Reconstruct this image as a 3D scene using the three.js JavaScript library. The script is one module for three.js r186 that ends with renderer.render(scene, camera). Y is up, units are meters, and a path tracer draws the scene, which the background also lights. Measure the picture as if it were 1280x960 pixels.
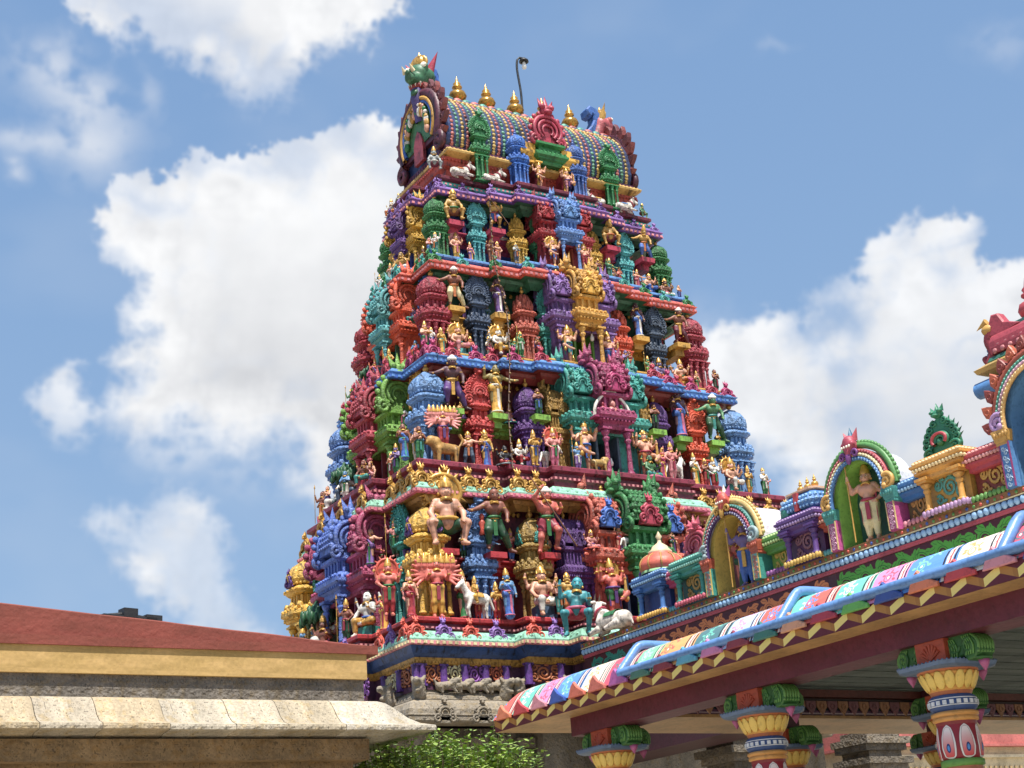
import * as THREE from 'three';
import { mergeGeometries, mergeVertices } from 'three/addons/utils/BufferGeometryUtils.js';

// ---------------------------------------------------------------- camera, sky, sun, exposure
const W_PX = 1280, H_PX = 960, FOC = 1850.3, PITCH = 0.35405, ROLL = 0.073938, YAW = 0.54998;
const EYE = new THREE.Vector3(-23.482, 1.6, 36.87);
const scene = new THREE.Scene();
const camera = new THREE.PerspectiveCamera(2 * Math.atan(H_PX / 2 / FOC) * 180 / Math.PI, W_PX / H_PX, 0.1, 3000);
const CAM = (() => {                       // rows: the camera's right, up and back axes in the world
  const cp = Math.cos(PITCH), sp = Math.sin(PITCH), cr = Math.cos(ROLL), sr = Math.sin(ROLL), ca = Math.cos(YAW), sa = Math.sin(YAW);
  const mul = (A, B) => A.map((r) => [0, 1, 2].map((j) => r[0] * B[0][j] + r[1] * B[1][j] + r[2] * B[2][j]));
  return mul(mul([[cr, -sr, 0], [sr, cr, 0], [0, 0, 1]], [[1, 0, 0], [0, cp, sp], [0, -sp, cp]]), [[ca, 0, sa], [0, 1, 0], [-sa, 0, ca]]);
})();
camera.position.copy(EYE);
camera.quaternion.setFromRotationMatrix(new THREE.Matrix4().makeBasis(...CAM.map((r) => new THREE.Vector3(...r))));
scene.add(camera);

const renderer = new THREE.WebGLRenderer({ antialias: true });
renderer.setSize(1024, 768);
renderer.toneMapping = THREE.LinearToneMapping;
renderer.toneMappingExposure = 1.6;
renderer.shadowMap.enabled = true;

const SUN_DIR = new THREE.Vector3(-0.12, 0.92, 0.37).normalize();
const sun = new THREE.DirectionalLight(new THREE.Color(1.0, 0.955, 0.88), 4.8);
sun.position.copy(SUN_DIR).multiplyScalar(80).add(new THREE.Vector3(-6, 8, 8));
sun.target.position.set(-6, 8, 8);
sun.castShadow = true;
Object.assign(sun.shadow.camera, { left: -40, right: 40, top: 40, bottom: -40, near: 1, far: 200 });
sun.shadow.mapSize.set(4096, 4096);
scene.add(sun, sun.target);

// ---------------------------------------------------------------- small maths
function rng(s) { return () => { s |= 0; s = s + 0x6D2B79F5 | 0; let t = Math.imul(s ^ s >>> 15, 1 | s); t = t + Math.imul(t ^ t >>> 7, 61 | t) ^ t; return ((t ^ t >>> 14) >>> 0) / 4294967296; }; }
const clamp = (x, a = 0, b = 1) => x < a ? a : x > b ? b : x;
const sstep = (a, b, x) => { const t = clamp((x - a) / (b - a)); return t * t * (3 - 2 * t); };
const LAT = (() => { const r = rng(7), a = new Float32Array(4096); for (let i = 0; i < 4096; i++) a[i] = r(); return a; })();
const hash3 = (x, y, z) => LAT[(Math.imul(x, 374761393) + Math.imul(y, 668265263) + Math.imul(z, 1274126177) ^ (Math.imul(x + y * 57, 2246822519) >>> 13)) >>> 7 & 4095];
function noise(x, y, z) {
  const X = Math.floor(x), Y = Math.floor(y), Z = Math.floor(z);
  let a = x - X, b = y - Y, c = z - Z; a = a * a * (3 - 2 * a); b = b * b * (3 - 2 * b); c = c * c * (3 - 2 * c);
  const l = (p, q, t) => p + (q - p) * t;
  return l(l(l(hash3(X, Y, Z), hash3(X + 1, Y, Z), a), l(hash3(X, Y + 1, Z), hash3(X + 1, Y + 1, Z), a), b), l(l(hash3(X, Y, Z + 1), hash3(X + 1, Y, Z + 1), a), l(hash3(X, Y + 1, Z + 1), hash3(X + 1, Y + 1, Z + 1), a), b), c);
}
function fbm(x, y, z, n) { let s = 0, a = 0.5, t = 0; for (let i = 0; i < n; i++) { s += a * noise(x, y, z); t += a; a *= 0.5; x = x * 2.03 + 3.1; y = y * 2.03 + 1.7; z = z * 2.03 + 9.2; } return s / t; }
function billow(x, y, z, n) { let s = 0, a = 0.5, t = 0; for (let i = 0; i < n; i++) { s += a * (1 - Math.abs(2 * noise(x, y, z) - 1)); t += a; a *= 0.52; x = x * 2.07 + 3.1; y = y * 2.07 + 1.7; z = z * 2.07 + 9.2; } return s / t; }
const towards = (px, py) => { const c = [(px - W_PX / 2) / FOC, (H_PX / 2 - py) / FOC, -1]; return new THREE.Vector3(...[0, 1, 2].map((j) => CAM[0][j] * c[0] + CAM[1][j] * c[1] + CAM[2][j] * c[2])); };
const onZ = (px, py, z) => { const d = towards(px, py); return d.multiplyScalar((z - EYE.z) / d.z).add(EYE); };   // where that line of sight meets the plane z = ...
const onX = (px, py, x) => { const d = towards(px, py); return d.multiplyScalar((x - EYE.x) / d.x).add(EYE); };

// ---------------------------------------------------------------- the sky: blue air and cumulus
function makeSky() {
  const w = 4096, h = 2048, data = new Float32Array(w * h * 4), K = 1 / 1.6;
  // cumulus banks as outlines in the directions of the photograph: outline, softness of its rim at the top and bottom, strength, where it turns grey
  const banks = [
    { p: [497, 156, 470, 152, 430, 166, 400, 172, 370, 187, 330, 197, 285, 207, 262, 212, 245, 207, 215, 228, 180, 232, 160, 240, 150, 258, 135, 272, 137, 300, 165, 325, 188, 350, 182, 375, 172, 400, 195, 420, 165, 432, 155, 452, 185, 470, 155, 495, 150, 515, 175, 535, 225, 520, 270, 540, 300, 552, 340, 540, 370, 555, 385, 600, 420, 620, 520, 600, 600, 400, 560, 200], s: [3.5, 30], a: 1, g: [230, 520, 0.26] },
    { p: [95, -20, 100, 8, 120, 30, 150, 38, 170, 30, 190, 42, 215, 60, 245, 75, 262, 72, 280, 95, 310, 108, 345, 105, 380, 80, 400, 60, 430, 30, 460, 40, 470, 15, 490, 10, 500, -60, 300, -160, 120, -80], s: [7, 26], a: 0.97, g: [10, 120, 0.2] },
    { p: [1400, 330, 1270, 335, 1240, 345, 1225, 330, 1215, 310, 1208, 285, 1195, 278, 1170, 280, 1150, 290, 1140, 300, 1125, 295, 1110, 305, 1090, 315, 1085, 335, 1095, 358, 1070, 368, 1050, 362, 1035, 365, 1028, 385, 1015, 405, 1010, 425, 990, 412, 965, 402, 945, 412, 920, 420, 890, 428, 860, 445, 850, 520, 905, 545, 950, 560, 990, 572, 1000, 590, 985, 620, 1100, 660, 1400, 660], s: [7, 30], a: 0.92, g: [330, 600, 0.16], h: 0.85 },
    { p: [120, 652, 150, 660, 175, 690, 150, 700, 185, 735, 205, 745, 200, 760, 235, 765, 245, 790, 320, 798, 310, 775, 280, 755, 275, 720, 265, 700, 265, 665, 240, 632, 215, 630, 190, 650, 175, 672, 150, 652], s: [20, 24], a: 0.9, g: [600, 900, 0.1] },
    { p: [52, 500, 62, 485, 80, 474, 100, 478, 102, 505, 95, 530, 75, 532], s: [16, 20], a: 0.75, g: [480, 600, 0.1] },
  ];
  const wisps = [[210, 575, 40, 22, 0.5], [280, 565, 34, 20, 0.42], [170, 520, 30, 24, 0.4], [60, 88, 44, 30, 0.5], [85, 112, 36, 20, 0.45], [118, 140, 50, 26, 0.6], [45, 185, 90, 16, 0.55], [122, 197, 38, 36, 0.55], [14, 224, 14, 12, 0.6], [198, 118, 12, 28, 0.28], [970, 66, 22, 8, 0.16], [1250, 66, 34, 22, 0.2], [1010, 480, 60, 30, 0.4], [860, 430, 60, 30, 0.3], [330, 600, 60, 26, 0.3], [480, 640, 60, 40, 0.25]];
  const sd = (p, x, y) => { let d = 1e9, ins = false; for (let i = 0, j = p.length - 2; i < p.length; j = i, i += 2) { const ax = p[i], ay = p[i + 1], bx = p[j], by = p[j + 1], ex = bx - ax, ey = by - ay, wx = x - ax, wy = y - ay, t = clamp((wx * ex + wy * ey) / (ex * ex + ey * ey)), qx = wx - ex * t, qy = wy - ey * t; d = Math.min(d, qx * qx + qy * qy); if ((ay > y) !== (by > y) && x < (bx - ax) * (y - ay) / (by - ay) + ax) ins = !ins; } return (ins ? 1 : -1) * Math.sqrt(d); };
  for (let j = 0; j < h; j++) {
    const el = ((j + 0.5) / h - 0.5) * Math.PI, y = Math.sin(el), ce = Math.cos(el);
    for (let i = 0; i < w; i++) {
      const k = (j * w + i) * 4;
      if (el < -0.02) { data[k] = 0.22; data[k + 1] = 0.21; data[k + 2] = 0.19; data[k + 3] = 1; continue; }
      const az = ((i + 0.5) / w - 0.5) * 2 * Math.PI, x = ce * Math.cos(az), z = ce * Math.sin(az), e = Math.exp(-Math.max(el, 0) / 0.46);
      let r = 0.15 + 0.27 * e, g = 0.29 + 0.32 * e, b = 0.575 + 0.27 * e;
      const back = CAM[2][0] * x + CAM[2][1] * y + CAM[2][2] * z;
      let px = 1e5, py = 1e5; if (back < -0.3) { px = W_PX / 2 + FOC * (CAM[0][0] * x + CAM[0][1] * y + CAM[0][2] * z) / -back; py = H_PX / 2 - FOC * (CAM[1][0] * x + CAM[1][1] * y + CAM[1][2] * z) / -back; }
      const over = Math.max(Math.abs(px - 640) - 640, Math.abs(py - 480) - 480), inView = sstep(420, 160, over);
      let a = 0, L = 1;
      if (inView > 0) {
        const n1 = billow(x * 30, y * 34, z * 30, 4), n2 = fbm(x * 85, y * 95, z * 85, 4), n0 = fbm(x * 12, y * 14, z * 12, 3), n4 = billow(x * 190, y * 210, z * 190, 2), nb = billow(x * 30 + 0.12, y * 34 + 0.3, z * 30 - 0.12, 4);
        for (const c of banks) {
          let d = sd(c.p, px, py); if (d < -70) continue;
          const dn = d + (n1 - 0.55) * 44 + (n2 - 0.5) * 34 + (n4 - 0.5) * 16, top = c.g[0], lowness = clamp((py - top) / (c.g[1] - top)), soft = (c.s[0] + (c.s[1] - c.s[0]) * lowness) * 1.0;
          const q = sstep(-soft * 0.9, soft * 1.5, dn + 3) * c.a * (1 - (c.h ?? 0.45) * sstep(c.h ? 0.46 : 0.5, 0.68, n0 * 0.7 + n1 * 0.3 - (c.h ? 0.06 : 0)) * sstep(c.h ? 190 : 120, 20, d)) * inView;
          const sh = 1 - c.g[2] * sstep(0.0, 1.0, lowness + (n0 - 0.5) * 0.9) * sstep(0, 90, dn) + (n1 - nb) * 0.34 * (0.25 + 0.75 * sstep(110, 10, d)) + (n2 - 0.5) * 0.04;
          if (q > 0) { L = a > 0 ? (L * a + sh * q) / (a + q) : sh; a = 1 - (1 - a) * (1 - q); }
        }
        for (const c of wisps) { const dx = (px - c[0] + (n0 - 0.5) * 60) / c[2], dy = (py - c[1] + (n1 - 0.5) * 40) / c[3], d = dx * dx + dy * dy; if (d > 4) continue; const q = c[4] * Math.exp(-d * 0.8) * sstep(0.36, 0.66, n2 * 0.5 + n1 * 0.3 + fbm(x * 40, y * 60, z * 40, 4) * 0.3 - 0.05) * 0.85 * inView; a = 1 - (1 - a) * (1 - Math.min(q, 0.5)); }
      }
      if (inView < 1) { const q = 0.9 + 1.5 * y, n = fbm(x * 3.4 / q + 5, y * 2, z * 3.4 / q, 5), c2 = sstep(0.53, 0.68, n) * (1 - inView) * 0.85; a = Math.max(a, c2); }
      const v = sstep(0.5, 0.8, fbm(x * 9 + 2, y * 14, z * 9, 4)) * 0.14; r += (0.6 - r) * v; g += (0.68 - g) * v; b += (0.8 - b) * v;
      L = clamp(L, 0.52, 1.05); a = Math.min(a, 0.985);
      r += (0.95 * L - r) * a; g += (0.955 * L + 0.03 * (1 - L) - g) * a; b += (0.965 * L + 0.1 * (1 - L) - b) * a;
      data[k] = r * K; data[k + 1] = g * K; data[k + 2] = b * K; data[k + 3] = 1;
    }
  }
  const tex = new THREE.DataTexture(data, w, h, THREE.RGBAFormat, THREE.FloatType);
  tex.mapping = THREE.EquirectangularReflectionMapping; tex.magFilter = THREE.LinearFilter; tex.minFilter = THREE.LinearFilter; tex.needsUpdate = true;
  return tex;
}
scene.background = makeSky();
scene.environment = scene.background;

// ---------------------------------------------------------------- materials
function noiseTex(size, fn, srgb) {
  const d = new Uint8Array(size * size * 4);
  for (let j = 0; j < size; j++) for (let i = 0; i < size; i++) { const c = fn(i / size, j / size), k = (j * size + i) * 4; for (let q = 0; q < 3; q++) d[k + q] = 255 * clamp(c[q] ?? c[0]); d[k + 3] = 255; }
  const t = new THREE.DataTexture(d, size, size, THREE.RGBAFormat); t.wrapS = t.wrapT = THREE.RepeatWrapping; t.magFilter = THREE.LinearFilter; t.minFilter = THREE.LinearMipmapLinearFilter; t.generateMipmaps = true;
  if (srgb) t.colorSpace = THREE.SRGBColorSpace; t.needsUpdate = true; return t;
}
// lattice noise that wraps round
function tile(u, v, f, n, s = 0) { let t = 0, a = 0.5, w = 0; for (let k = 0; k < n; k++) { const x = (u - Math.floor(u)) * f, y = (v - Math.floor(v)) * f, X = Math.floor(x), Y = Math.floor(y); let p = x - X, q = y - Y; p = p * p * (3 - 2 * p); q = q * q * (3 - 2 * q); const c = (i, j) => hash3((X + i) % f, (Y + j) % f, 31 + k * 7 + s); t += a * ((c(0, 0) * (1 - p) + c(1, 0) * p) * (1 - q) + (c(0, 1) * (1 - p) + c(1, 1) * p) * q); w += a; a *= 0.5; f *= 2; } return t / w; }
const grime = noiseTex(512, (u, v) => { const a = tile(u, v, 5, 4), b = tile(u, v, 40, 3, 9); const st = tile(u * 1.0, v * 0.125 + 0.3, 32, 3, 15), m = tile(u, v, 14, 5, 21); let k = 1.03 - 0.2 * sstep(0.42, 0.75, a) - 0.2 * sstep(0.55, 0.8, b) - 0.3 * sstep(0.54, 0.78, st) * sstep(0.35, 0.65, a) - 0.24 * sstep(0.62, 0.76, m); return [k, k * 0.99, k * 0.97]; }, true);
const fineBump = noiseTex(512, (u, v) => { const b = tile(u, v, 30, 4, 3); return [b]; });
const stoneMap = noiseTex(512, (u, v) => { const a = tile(u, v, 6, 5), b = tile(u, v, 60, 3, 5), c = tile(u, v, 22, 4, 12); const k = 0.72 + 0.3 * (a - 0.3) + 0.28 * (b - 0.5); const y = sstep(0.55, 0.75, c) * 0.05, spot = sstep(0.66, 0.74, b) * 0.28; return [k - spot, k - y * 0.5 - spot, k - y * 1.6 - spot]; }, true);
// shallow carving: curls and leaf veins a hand's breadth apart
const carveTex = noiseTex(512, (u, v) => { const a = tile(u, v, 18, 2, 2), b = tile(u, v, 18, 2, 8), c = tile(u, v, 60, 2, 5); const r = Math.abs(Math.sin(a * 26 + b * 9)), q = Math.abs(Math.sin(b * 24 - a * 7)); return [0.65 * Math.max(r, q) + 0.2 * Math.min(r, q) + 0.15 * c]; });
const foldTex = noiseTex(256, (u, v) => { const w = tile(u, v, 4, 3, 6), s = Math.sin((u + 0.12 * w) * 6.283 * 22); return [0.5 + 0.42 * s]; });
const MATS = new Map();
const faded = (hex) => { const c = new THREE.Color(hex), l = 0.3 * c.r + 0.59 * c.g + 0.11 * c.b; return c.lerp(new THREE.Color(l * 1.05, l, l * 0.97), 0.12).multiplyScalar(0.97).addScalar(0.008); };   // sun-bleached house paint
const cleaner = noiseTex(512, (u, v) => { const a = tile(u, v, 5, 4, 33), b = tile(u, v, 48, 3, 41); const k = 1.0 - 0.13 * sstep(0.4, 0.75, a) - 0.1 * sstep(0.5, 0.8, b); return [k, k * 0.995, k * 0.985]; }, true);
let coat = grime;   // weathering of what is being painted: the old tower, later the fresher hall
function paint(hex, o = {}) {
  const key = hex + coat.uuid + JSON.stringify(o, (k, v) => v?.isTexture ? v.uuid : v);
  if (!MATS.has(key)) MATS.set(key, new THREE.MeshStandardMaterial({ color: faded(hex), roughness: 0.5, map: coat, bumpMap: fineBump, bumpScale: 0.006, ...o }));
  return MATS.get(key);
}
const LITE = new Map();
const smooth = (m) => { if (!LITE.has(m)) { const c = m.clone(); c.bumpMap = fineBump; c.bumpScale = 0.004; LITE.set(m, c); } return LITE.get(m); };   // the same paint on smooth beads, without the carving
const jrng = rng(99);
const vary = (m) => { const key = m.uuid + Math.floor(jrng() * 4); if (!MATS.has(key)) { const c = m.clone(), h = {}; c.color.getHSL(h); c.color.setHSL(h.h + (jrng() - 0.5) * 0.02, clamp(h.s * (0.86 + jrng() * 0.2)), clamp(h.l * (0.86 + jrng() * 0.3))); MATS.set(key, c); } return MATS.get(key); };   // no two mixings of a colour are quite alike
const carved = (hex, o = {}) => paint(hex, { bumpMap: carveTex, bumpScale: 0.022, ...o });
const gold = () => paint('#d9a53c', { roughness: 0.34, metalness: 0.35 });
const stone = (hex = '#d8cdb8', o = {}) => paint(hex, { roughness: 0.9, map: stoneMap, bumpScale: 0.02, ...o });
// the painter's pots
const C = { maroon: '#6e1530', red: '#b3202c', crimson: '#b22b4b', coral: '#d9503a', orange: '#d9762a', yellow: '#e5ae2c', gold: '#c8962f', cream: '#e8d9a4', lime: '#7fb83a', green: '#1f7d3d', dgreen: '#12532f', mint: '#8fd3b8', teal: '#2d9c94', aqua: '#4fb6bd', sky: '#5a93d8', blue: '#3a6cc6', navy: '#1d3768', slate: '#3d5674', purple: '#5f3487', violet: '#8a62b4', magenta: '#b02a6b', pink: '#d8688e', rose: '#e08a92', white: '#e6e2da', brown: '#7a4a2c', tan: '#c79a5c', black: '#20242a', olive: '#6f6a34', grey: '#6f7c86' };
const SKIN = { peach: '#e0a284', pink: '#dc8a84', coral: '#d4685a', brown: '#8a4f3c', dark: '#5a3440', white: '#dedcd8', blue: '#5b8fc0', teal: '#2b9ba8', green: '#4b8a5a', gold: '#c99a3c', silver: '#9aa4a8', maroon: '#8c2f3c', purple: '#7a66a0', olive: '#8a7a3a', black: '#2a2c34' };

// ---------------------------------------------------------------- geometry tools
const strip = (g) => { if (g.index) g = g.toNonIndexed(); for (const k of Object.keys(g.attributes)) if (k !== 'position' && k !== 'normal') g.deleteAttribute(k); return g; };
function boxUV(g) {
  const p = g.attributes.position, uv = new Float32Array(p.count * 2), a = new THREE.Vector3(), b = new THREE.Vector3(), c = new THREE.Vector3();
  for (let i = 0; i < p.count; i += 3) {
    a.fromBufferAttribute(p, i); b.fromBufferAttribute(p, i + 1).sub(a); c.fromBufferAttribute(p, i + 2).sub(a); b.cross(c);
    const x = Math.abs(b.x), y = Math.abs(b.y), z = Math.abs(b.z);
    for (let k = 0; k < 3; k++) { const q = i + k, X = p.getX(q), Y = p.getY(q), Z = p.getZ(q); const [u, v] = x > y && x > z ? [Z, Y] : y > z ? [X, Z] : [X, Y]; uv[q * 2] = u * 0.5; uv[q * 2 + 1] = v * 0.5; }
  }
  g.setAttribute('uv', new THREE.BufferAttribute(uv, 2)); return g;
}
const fin = (list) => { const l = [list].flat(9).map(strip); const g = boxUV(l.length > 1 ? mergeGeometries(l) : l[0]); g.userData.done = true; return g; };
const mv = (g, x, y, z) => g.translate(x, y, z);
const box = (w, h, d, x = 0, y = 0, z = 0, ry = 0) => { const g = new THREE.BoxGeometry(w, h, d); g.translate(0, h / 2, 0); if (ry) g.rotateY(ry); return g.translate(x, y, z); };
const ball = (r, x, y, z, sy = 1, sx = 1, sz = 1, n = 8) => new THREE.SphereGeometry(r, n, Math.max(4, n * 0.75 | 0)).scale(sx, sy, sz).translate(x, y, z);
const lathe = (pts, n = 10) => new THREE.LatheGeometry(pts.map((p) => new THREE.Vector2(p[0], p[1])), n);
const ring = (R, r, x = 0, y = 0, z = 0, arc = Math.PI * 2, from = 0, n = 14, m = 6) => new THREE.TorusGeometry(R, r, m, n, arc).rotateZ(from).translate(x, y, z);
const rod = (a, b, r0, r1 = r0, n = 6) => { const A = new THREE.Vector3(...a), B = new THREE.Vector3(...b), d = B.clone().sub(A), g = new THREE.CylinderGeometry(r1, r0, d.length(), n).translate(0, d.length() / 2, 0); return g.applyQuaternion(new THREE.Quaternion().setFromUnitVectors(new THREE.Vector3(0, 1, 0), d.normalize())).translate(...a); };
const tube = (pts, r, n = 24, m = 6, closed = false) => new THREE.TubeGeometry(new THREE.CatmullRomCurve3(pts.map((p) => new THREE.Vector3(...p)), closed), n, r, m, closed);
const extr = (shape, d, bevel = 0.015, seg = 4) => new THREE.ExtrudeGeometry(shape, { depth: d, bevelEnabled: bevel > 0, bevelThickness: bevel, bevelSize: bevel, bevelSegments: 1, curveSegments: seg });
const shape = (pts) => new THREE.Shape(pts.map((p) => new THREE.Vector2(p[0], p[1])));
const areaOf = (P) => P.reduce((s, p, i) => { const q = P[(i + 1) % P.length]; return s + p[0] * q[1] - q[0] * p[1]; }, 0);
function outset(P, o) {       // a plan [x, z] pushed outwards by o with mitred corners
  const n = P.length, sg = areaOf(P) > 0 ? 1 : -1;
  const nor = P.map((p, i) => { const q = P[(i + 1) % n], dx = q[0] - p[0], dz = q[1] - p[1], l = Math.hypot(dx, dz) || 1; return [sg * dz / l, -sg * dx / l]; });
  return P.map((p, i) => { const a = nor[(i + n - 1) % n], b = nor[i], d = 1 + a[0] * b[0] + a[1] * b[1]; return [p[0] + o * (a[0] + b[0]) / Math.max(d, 0.3), p[1] + o * (a[1] + b[1]) / Math.max(d, 0.3)]; });
}
function sweep(P, prof, cap = 3) {   // a moulding profile [[out, y] ...] carried round a plan; cap bit 1 bottom, bit 2 top
  const n = P.length, sg = areaOf(P) > 0, pos = [], R = prof.map(([o, y]) => outset(P, o).map((q) => [q[0], y, q[1]]));
  const tri = (a, b, c) => pos.push(...a, ...b, ...c);
  for (let k = 0; k + 1 < R.length; k++) for (let i = 0; i < n; i++) {
    const j = (i + 1) % n, a = R[k][i], b = R[k][j], c = R[k + 1][j], d = R[k + 1][i];
    if (sg) { tri(a, c, b); tri(a, d, c); } else { tri(a, b, c); tri(a, c, d); }
  }
  for (const [bit, ringPts, up] of [[1, R[0], false], [2, R[R.length - 1], true]]) if (cap & bit) {
    const f = THREE.ShapeUtils.triangulateShape(ringPts.map((p) => new THREE.Vector2(p[0], p[2])), []);
    for (const [a, b, c] of f) { const A = ringPts[a], B = ringPts[b], D = ringPts[c]; const ny = (B[2] - A[2]) * (D[0] - A[0]) - (B[0] - A[0]) * (D[2] - A[2]); if ((ny > 0) === up) tri(A, B, D); else tri(A, D, B); }
  }
  const g = new THREE.BufferGeometry(); g.setAttribute('position', new THREE.Float32BufferAttribute(pos, 3)); g.computeVertexNormals(); return g;
}
const rect = (w, d, x = 0, z = 0) => [[x - w, z - d], [x - w, z + d], [x + w, z + d], [x + w, z - d]];
const octa = (w, d = w, c = 0.35) => { const e = Math.min(w, d) * c; return [[-w, -d + e], [-w, d - e], [-w + e, d], [w - e, d], [w, d - e], [w, -d + e], [w - e, -d], [-w + e, -d]]; };
const poly = (r, n, a0 = 0) => Array.from({ length: n }, (_, i) => [r * Math.cos(a0 - i * 2 * Math.PI / n), r * Math.sin(a0 - i * 2 * Math.PI / n)]);

// ---------------------------------------------------------------- objects
const used = new Map();
const numbered = (n) => { const k = used.get(n) ?? 0; used.set(n, k + 1); return k ? `${n}_${String(k).padStart(3, '0')}` : n; };
function part(name, geo, mat, parent) { const m = new THREE.Mesh(geo.isBufferGeometry && geo.userData.done ? geo : fin(geo), mat); m.name = name; m.castShadow = m.receiveShadow = true; parent.add(m); return m; }
function thing(name, label, category, at = [0, 0, 0], ry = 0, group) { const g = new THREE.Group(); g.name = numbered(name); g.position.set(...at); g.rotation.y = ry; g.userData = { label, category }; if (group) g.userData.group = group; scene.add(g); return g; }
function sub(name, parent, at = [0, 0, 0], ry = 0, s = [1, 1, 1]) { const g = new THREE.Group(); g.name = name; g.position.set(...at); g.rotation.y = ry; g.scale.set(...[s].flat().length === 3 ? s : [s, s, s]); parent.add(g); return g; }
const stuff = (m) => { m.userData.kind = 'stuff'; return m; };
const cache = new Map();
const once = (k, f) => { if (!cache.has(k)) cache.set(k, fin(f())); return cache.get(k); };

// ground: one sheet of temple-yard paving
{
  const g = new THREE.PlaneGeometry(1600, 1600).rotateX(-Math.PI / 2);
  const m = part('ground', [g], stone('#d6cbb6'), scene); m.userData.kind = 'structure';
}
// ---------------------------------------------------------------- carved ornaments (unit width, standing on y = 0, facing +z)
const spiral = (r, turns, t, x, y, z, dir = 1, a0 = 0) => { const p = []; const n = Math.ceil(turns * 10); for (let i = 0; i <= n; i++) { const a = a0 + dir * i / n * turns * 6.283, q = r * (1 - 0.82 * i / n); p.push([x + q * Math.cos(a), y + q * Math.sin(a), z]); } return tube(p, t, n, 5); };
const headKnob = (s, y, z = 0.03) => [ball(0.14 * s, 0, y, z, 0.9, 1, 0.7), ball(0.06 * s, -0.1 * s, y + 0.06 * s, z + 0.05 * s), ball(0.06 * s, 0.1 * s, y + 0.06 * s, z + 0.05 * s), new THREE.ConeGeometry(0.06 * s, 0.2 * s, 5).rotateZ(0.4).translate(-0.13 * s, y + 0.17 * s, z), new THREE.ConeGeometry(0.06 * s, 0.2 * s, 5).rotateZ(-0.4).translate(0.13 * s, y + 0.17 * s, z), new THREE.ConeGeometry(0.06 * s, 0.22 * s, 5).translate(0, y + 0.22 * s, z), ball(0.07 * s, 0, y - 0.06 * s, z + 0.09 * s, 0.7, 1.3, 1)];
// small horseshoe ornament that sits on a cornice
const kuduGeo = () => once('kudu', () => [
  extr(shape([[-0.4, 0], [-0.34, 0.3], [-0.2, 0.62], [0, 0.8], [0.2, 0.62], [0.34, 0.3], [0.4, 0]]), 0.12, 0.03).translate(0, 0, -0.1),
  ring(0.24, 0.06, 0, 0.36, 0.08, 4.2, -0.53, 16), ring(0.13, 0.035, 0, 0.36, 0.08, 4.2, -0.53, 12),
  spiral(0.17, 1.4, 0.055, -0.32, 0.16, 0.08, 1, 0.6), spiral(0.17, 1.4, 0.055, 0.32, 0.16, 0.08, -1, 2.5),
  spiral(0.1, 1.2, 0.04, -0.3, 0.48, 0.05, 1, 0), spiral(0.1, 1.2, 0.04, 0.3, 0.48, 0.05, -1, 3.1), headKnob(0.9, 0.84),
]);
// tall flame of scrolls
const flameGeo = () => once('flame', () => {
  const l = [extr(shape([[-0.34, 0], [-0.4, 0.25], [-0.36, 0.6], [-0.24, 0.9], [-0.1, 1.12], [0, 1.2], [0.1, 1.12], [0.24, 0.9], [0.36, 0.6], [0.4, 0.25], [0.34, 0]]), 0.14, 0.03).translate(0, 0, -0.12), ring(0.22, 0.05, 0, 0.46, 0.09, 4.4, -0.63, 18), ring(0.13, 0.05, 0, 0.46, 0.09, 4.4, -0.63, 14), ball(0.09, 0, 0.4, 0.08, 1.4)];
  for (const s of [-1, 1]) {
    l.push(spiral(0.16, 1.5, 0.05, s * 0.38, 0.15, 0.07, -s, s > 0 ? 2.4 : 0.7));
    for (let k = 0; k < 5; k++) { const t = k / 4, a = 0.42 - 0.28 * t * t; l.push(spiral(0.12 - 0.02 * t, 1.3, 0.038, s * a, 0.4 + 0.62 * t, 0.05, -s, s > 0 ? 1.6 : 1.5)); l.push(new THREE.ConeGeometry(0.05, 0.16, 4).rotateZ(-s * (1 - t * 0.6)).translate(s * (a + 0.12), 0.46 + 0.62 * t, 0)); }
  }
  return [...l, headKnob(1.1, 1.28)];
});
// round horseshoe gable with petals, for barrel-roof ends (fills y 0..1.25)
const gableGeo = () => once('gable', () => {
  const l = [new THREE.CylinderGeometry(0.46, 0.46, 0.12, 20).rotateX(Math.PI / 2).translate(0, 0.48, -0.04), box(0.8, 0.14, 0.16, 0, 0, -0.04), ring(0.44, 0.07, 0, 0.48, 0.04, 5, -0.93, 26), ring(0.3, 0.05, 0, 0.48, 0.05, 5, -0.93, 20), ring(0.17, 0.04, 0, 0.46, 0.05, 5, -0.93, 14)];
  for (let k = 0; k < 13; k++) { const a = -0.75 + k / 12 * 4.64; l.push(ball(0.085, 0.55 * Math.cos(a), 0.48 + 0.55 * Math.sin(a), 0, 1, 1, 0.7, 6)); }
  for (const s of [-1, 1]) l.push(spiral(0.17, 1.4, 0.06, s * 0.42, 0.1, 0.05, -s, s > 0 ? 2.4 : 0.7));
  return [...l, headKnob(1.5, 1.1)];
});
const finialGeo = () => once('finial', () => lathe([[0, 0], [0.12, 0], [0.14, 0.05], [0.07, 0.1], [0.08, 0.14], [0.2, 0.22], [0.24, 0.33], [0.2, 0.44], [0.1, 0.5], [0.07, 0.55], [0.13, 0.6], [0.13, 0.64], [0.07, 0.68], [0.1, 0.74], [0.05, 0.8], [0, 1]], 12));
const columnGeo = () => once('column', () => [lathe([[0, 0], [0.1, 0], [0.1, 0.06], [0.065, 0.1], [0.055, 0.5], [0.05, 0.7], [0.085, 0.74], [0.085, 0.78], [0.05, 0.81], [0.1, 0.88], [0.11, 0.93], [0.06, 0.95]], 8), box(0.24, 0.05, 0.24, 0, 0.95)]);
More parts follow.
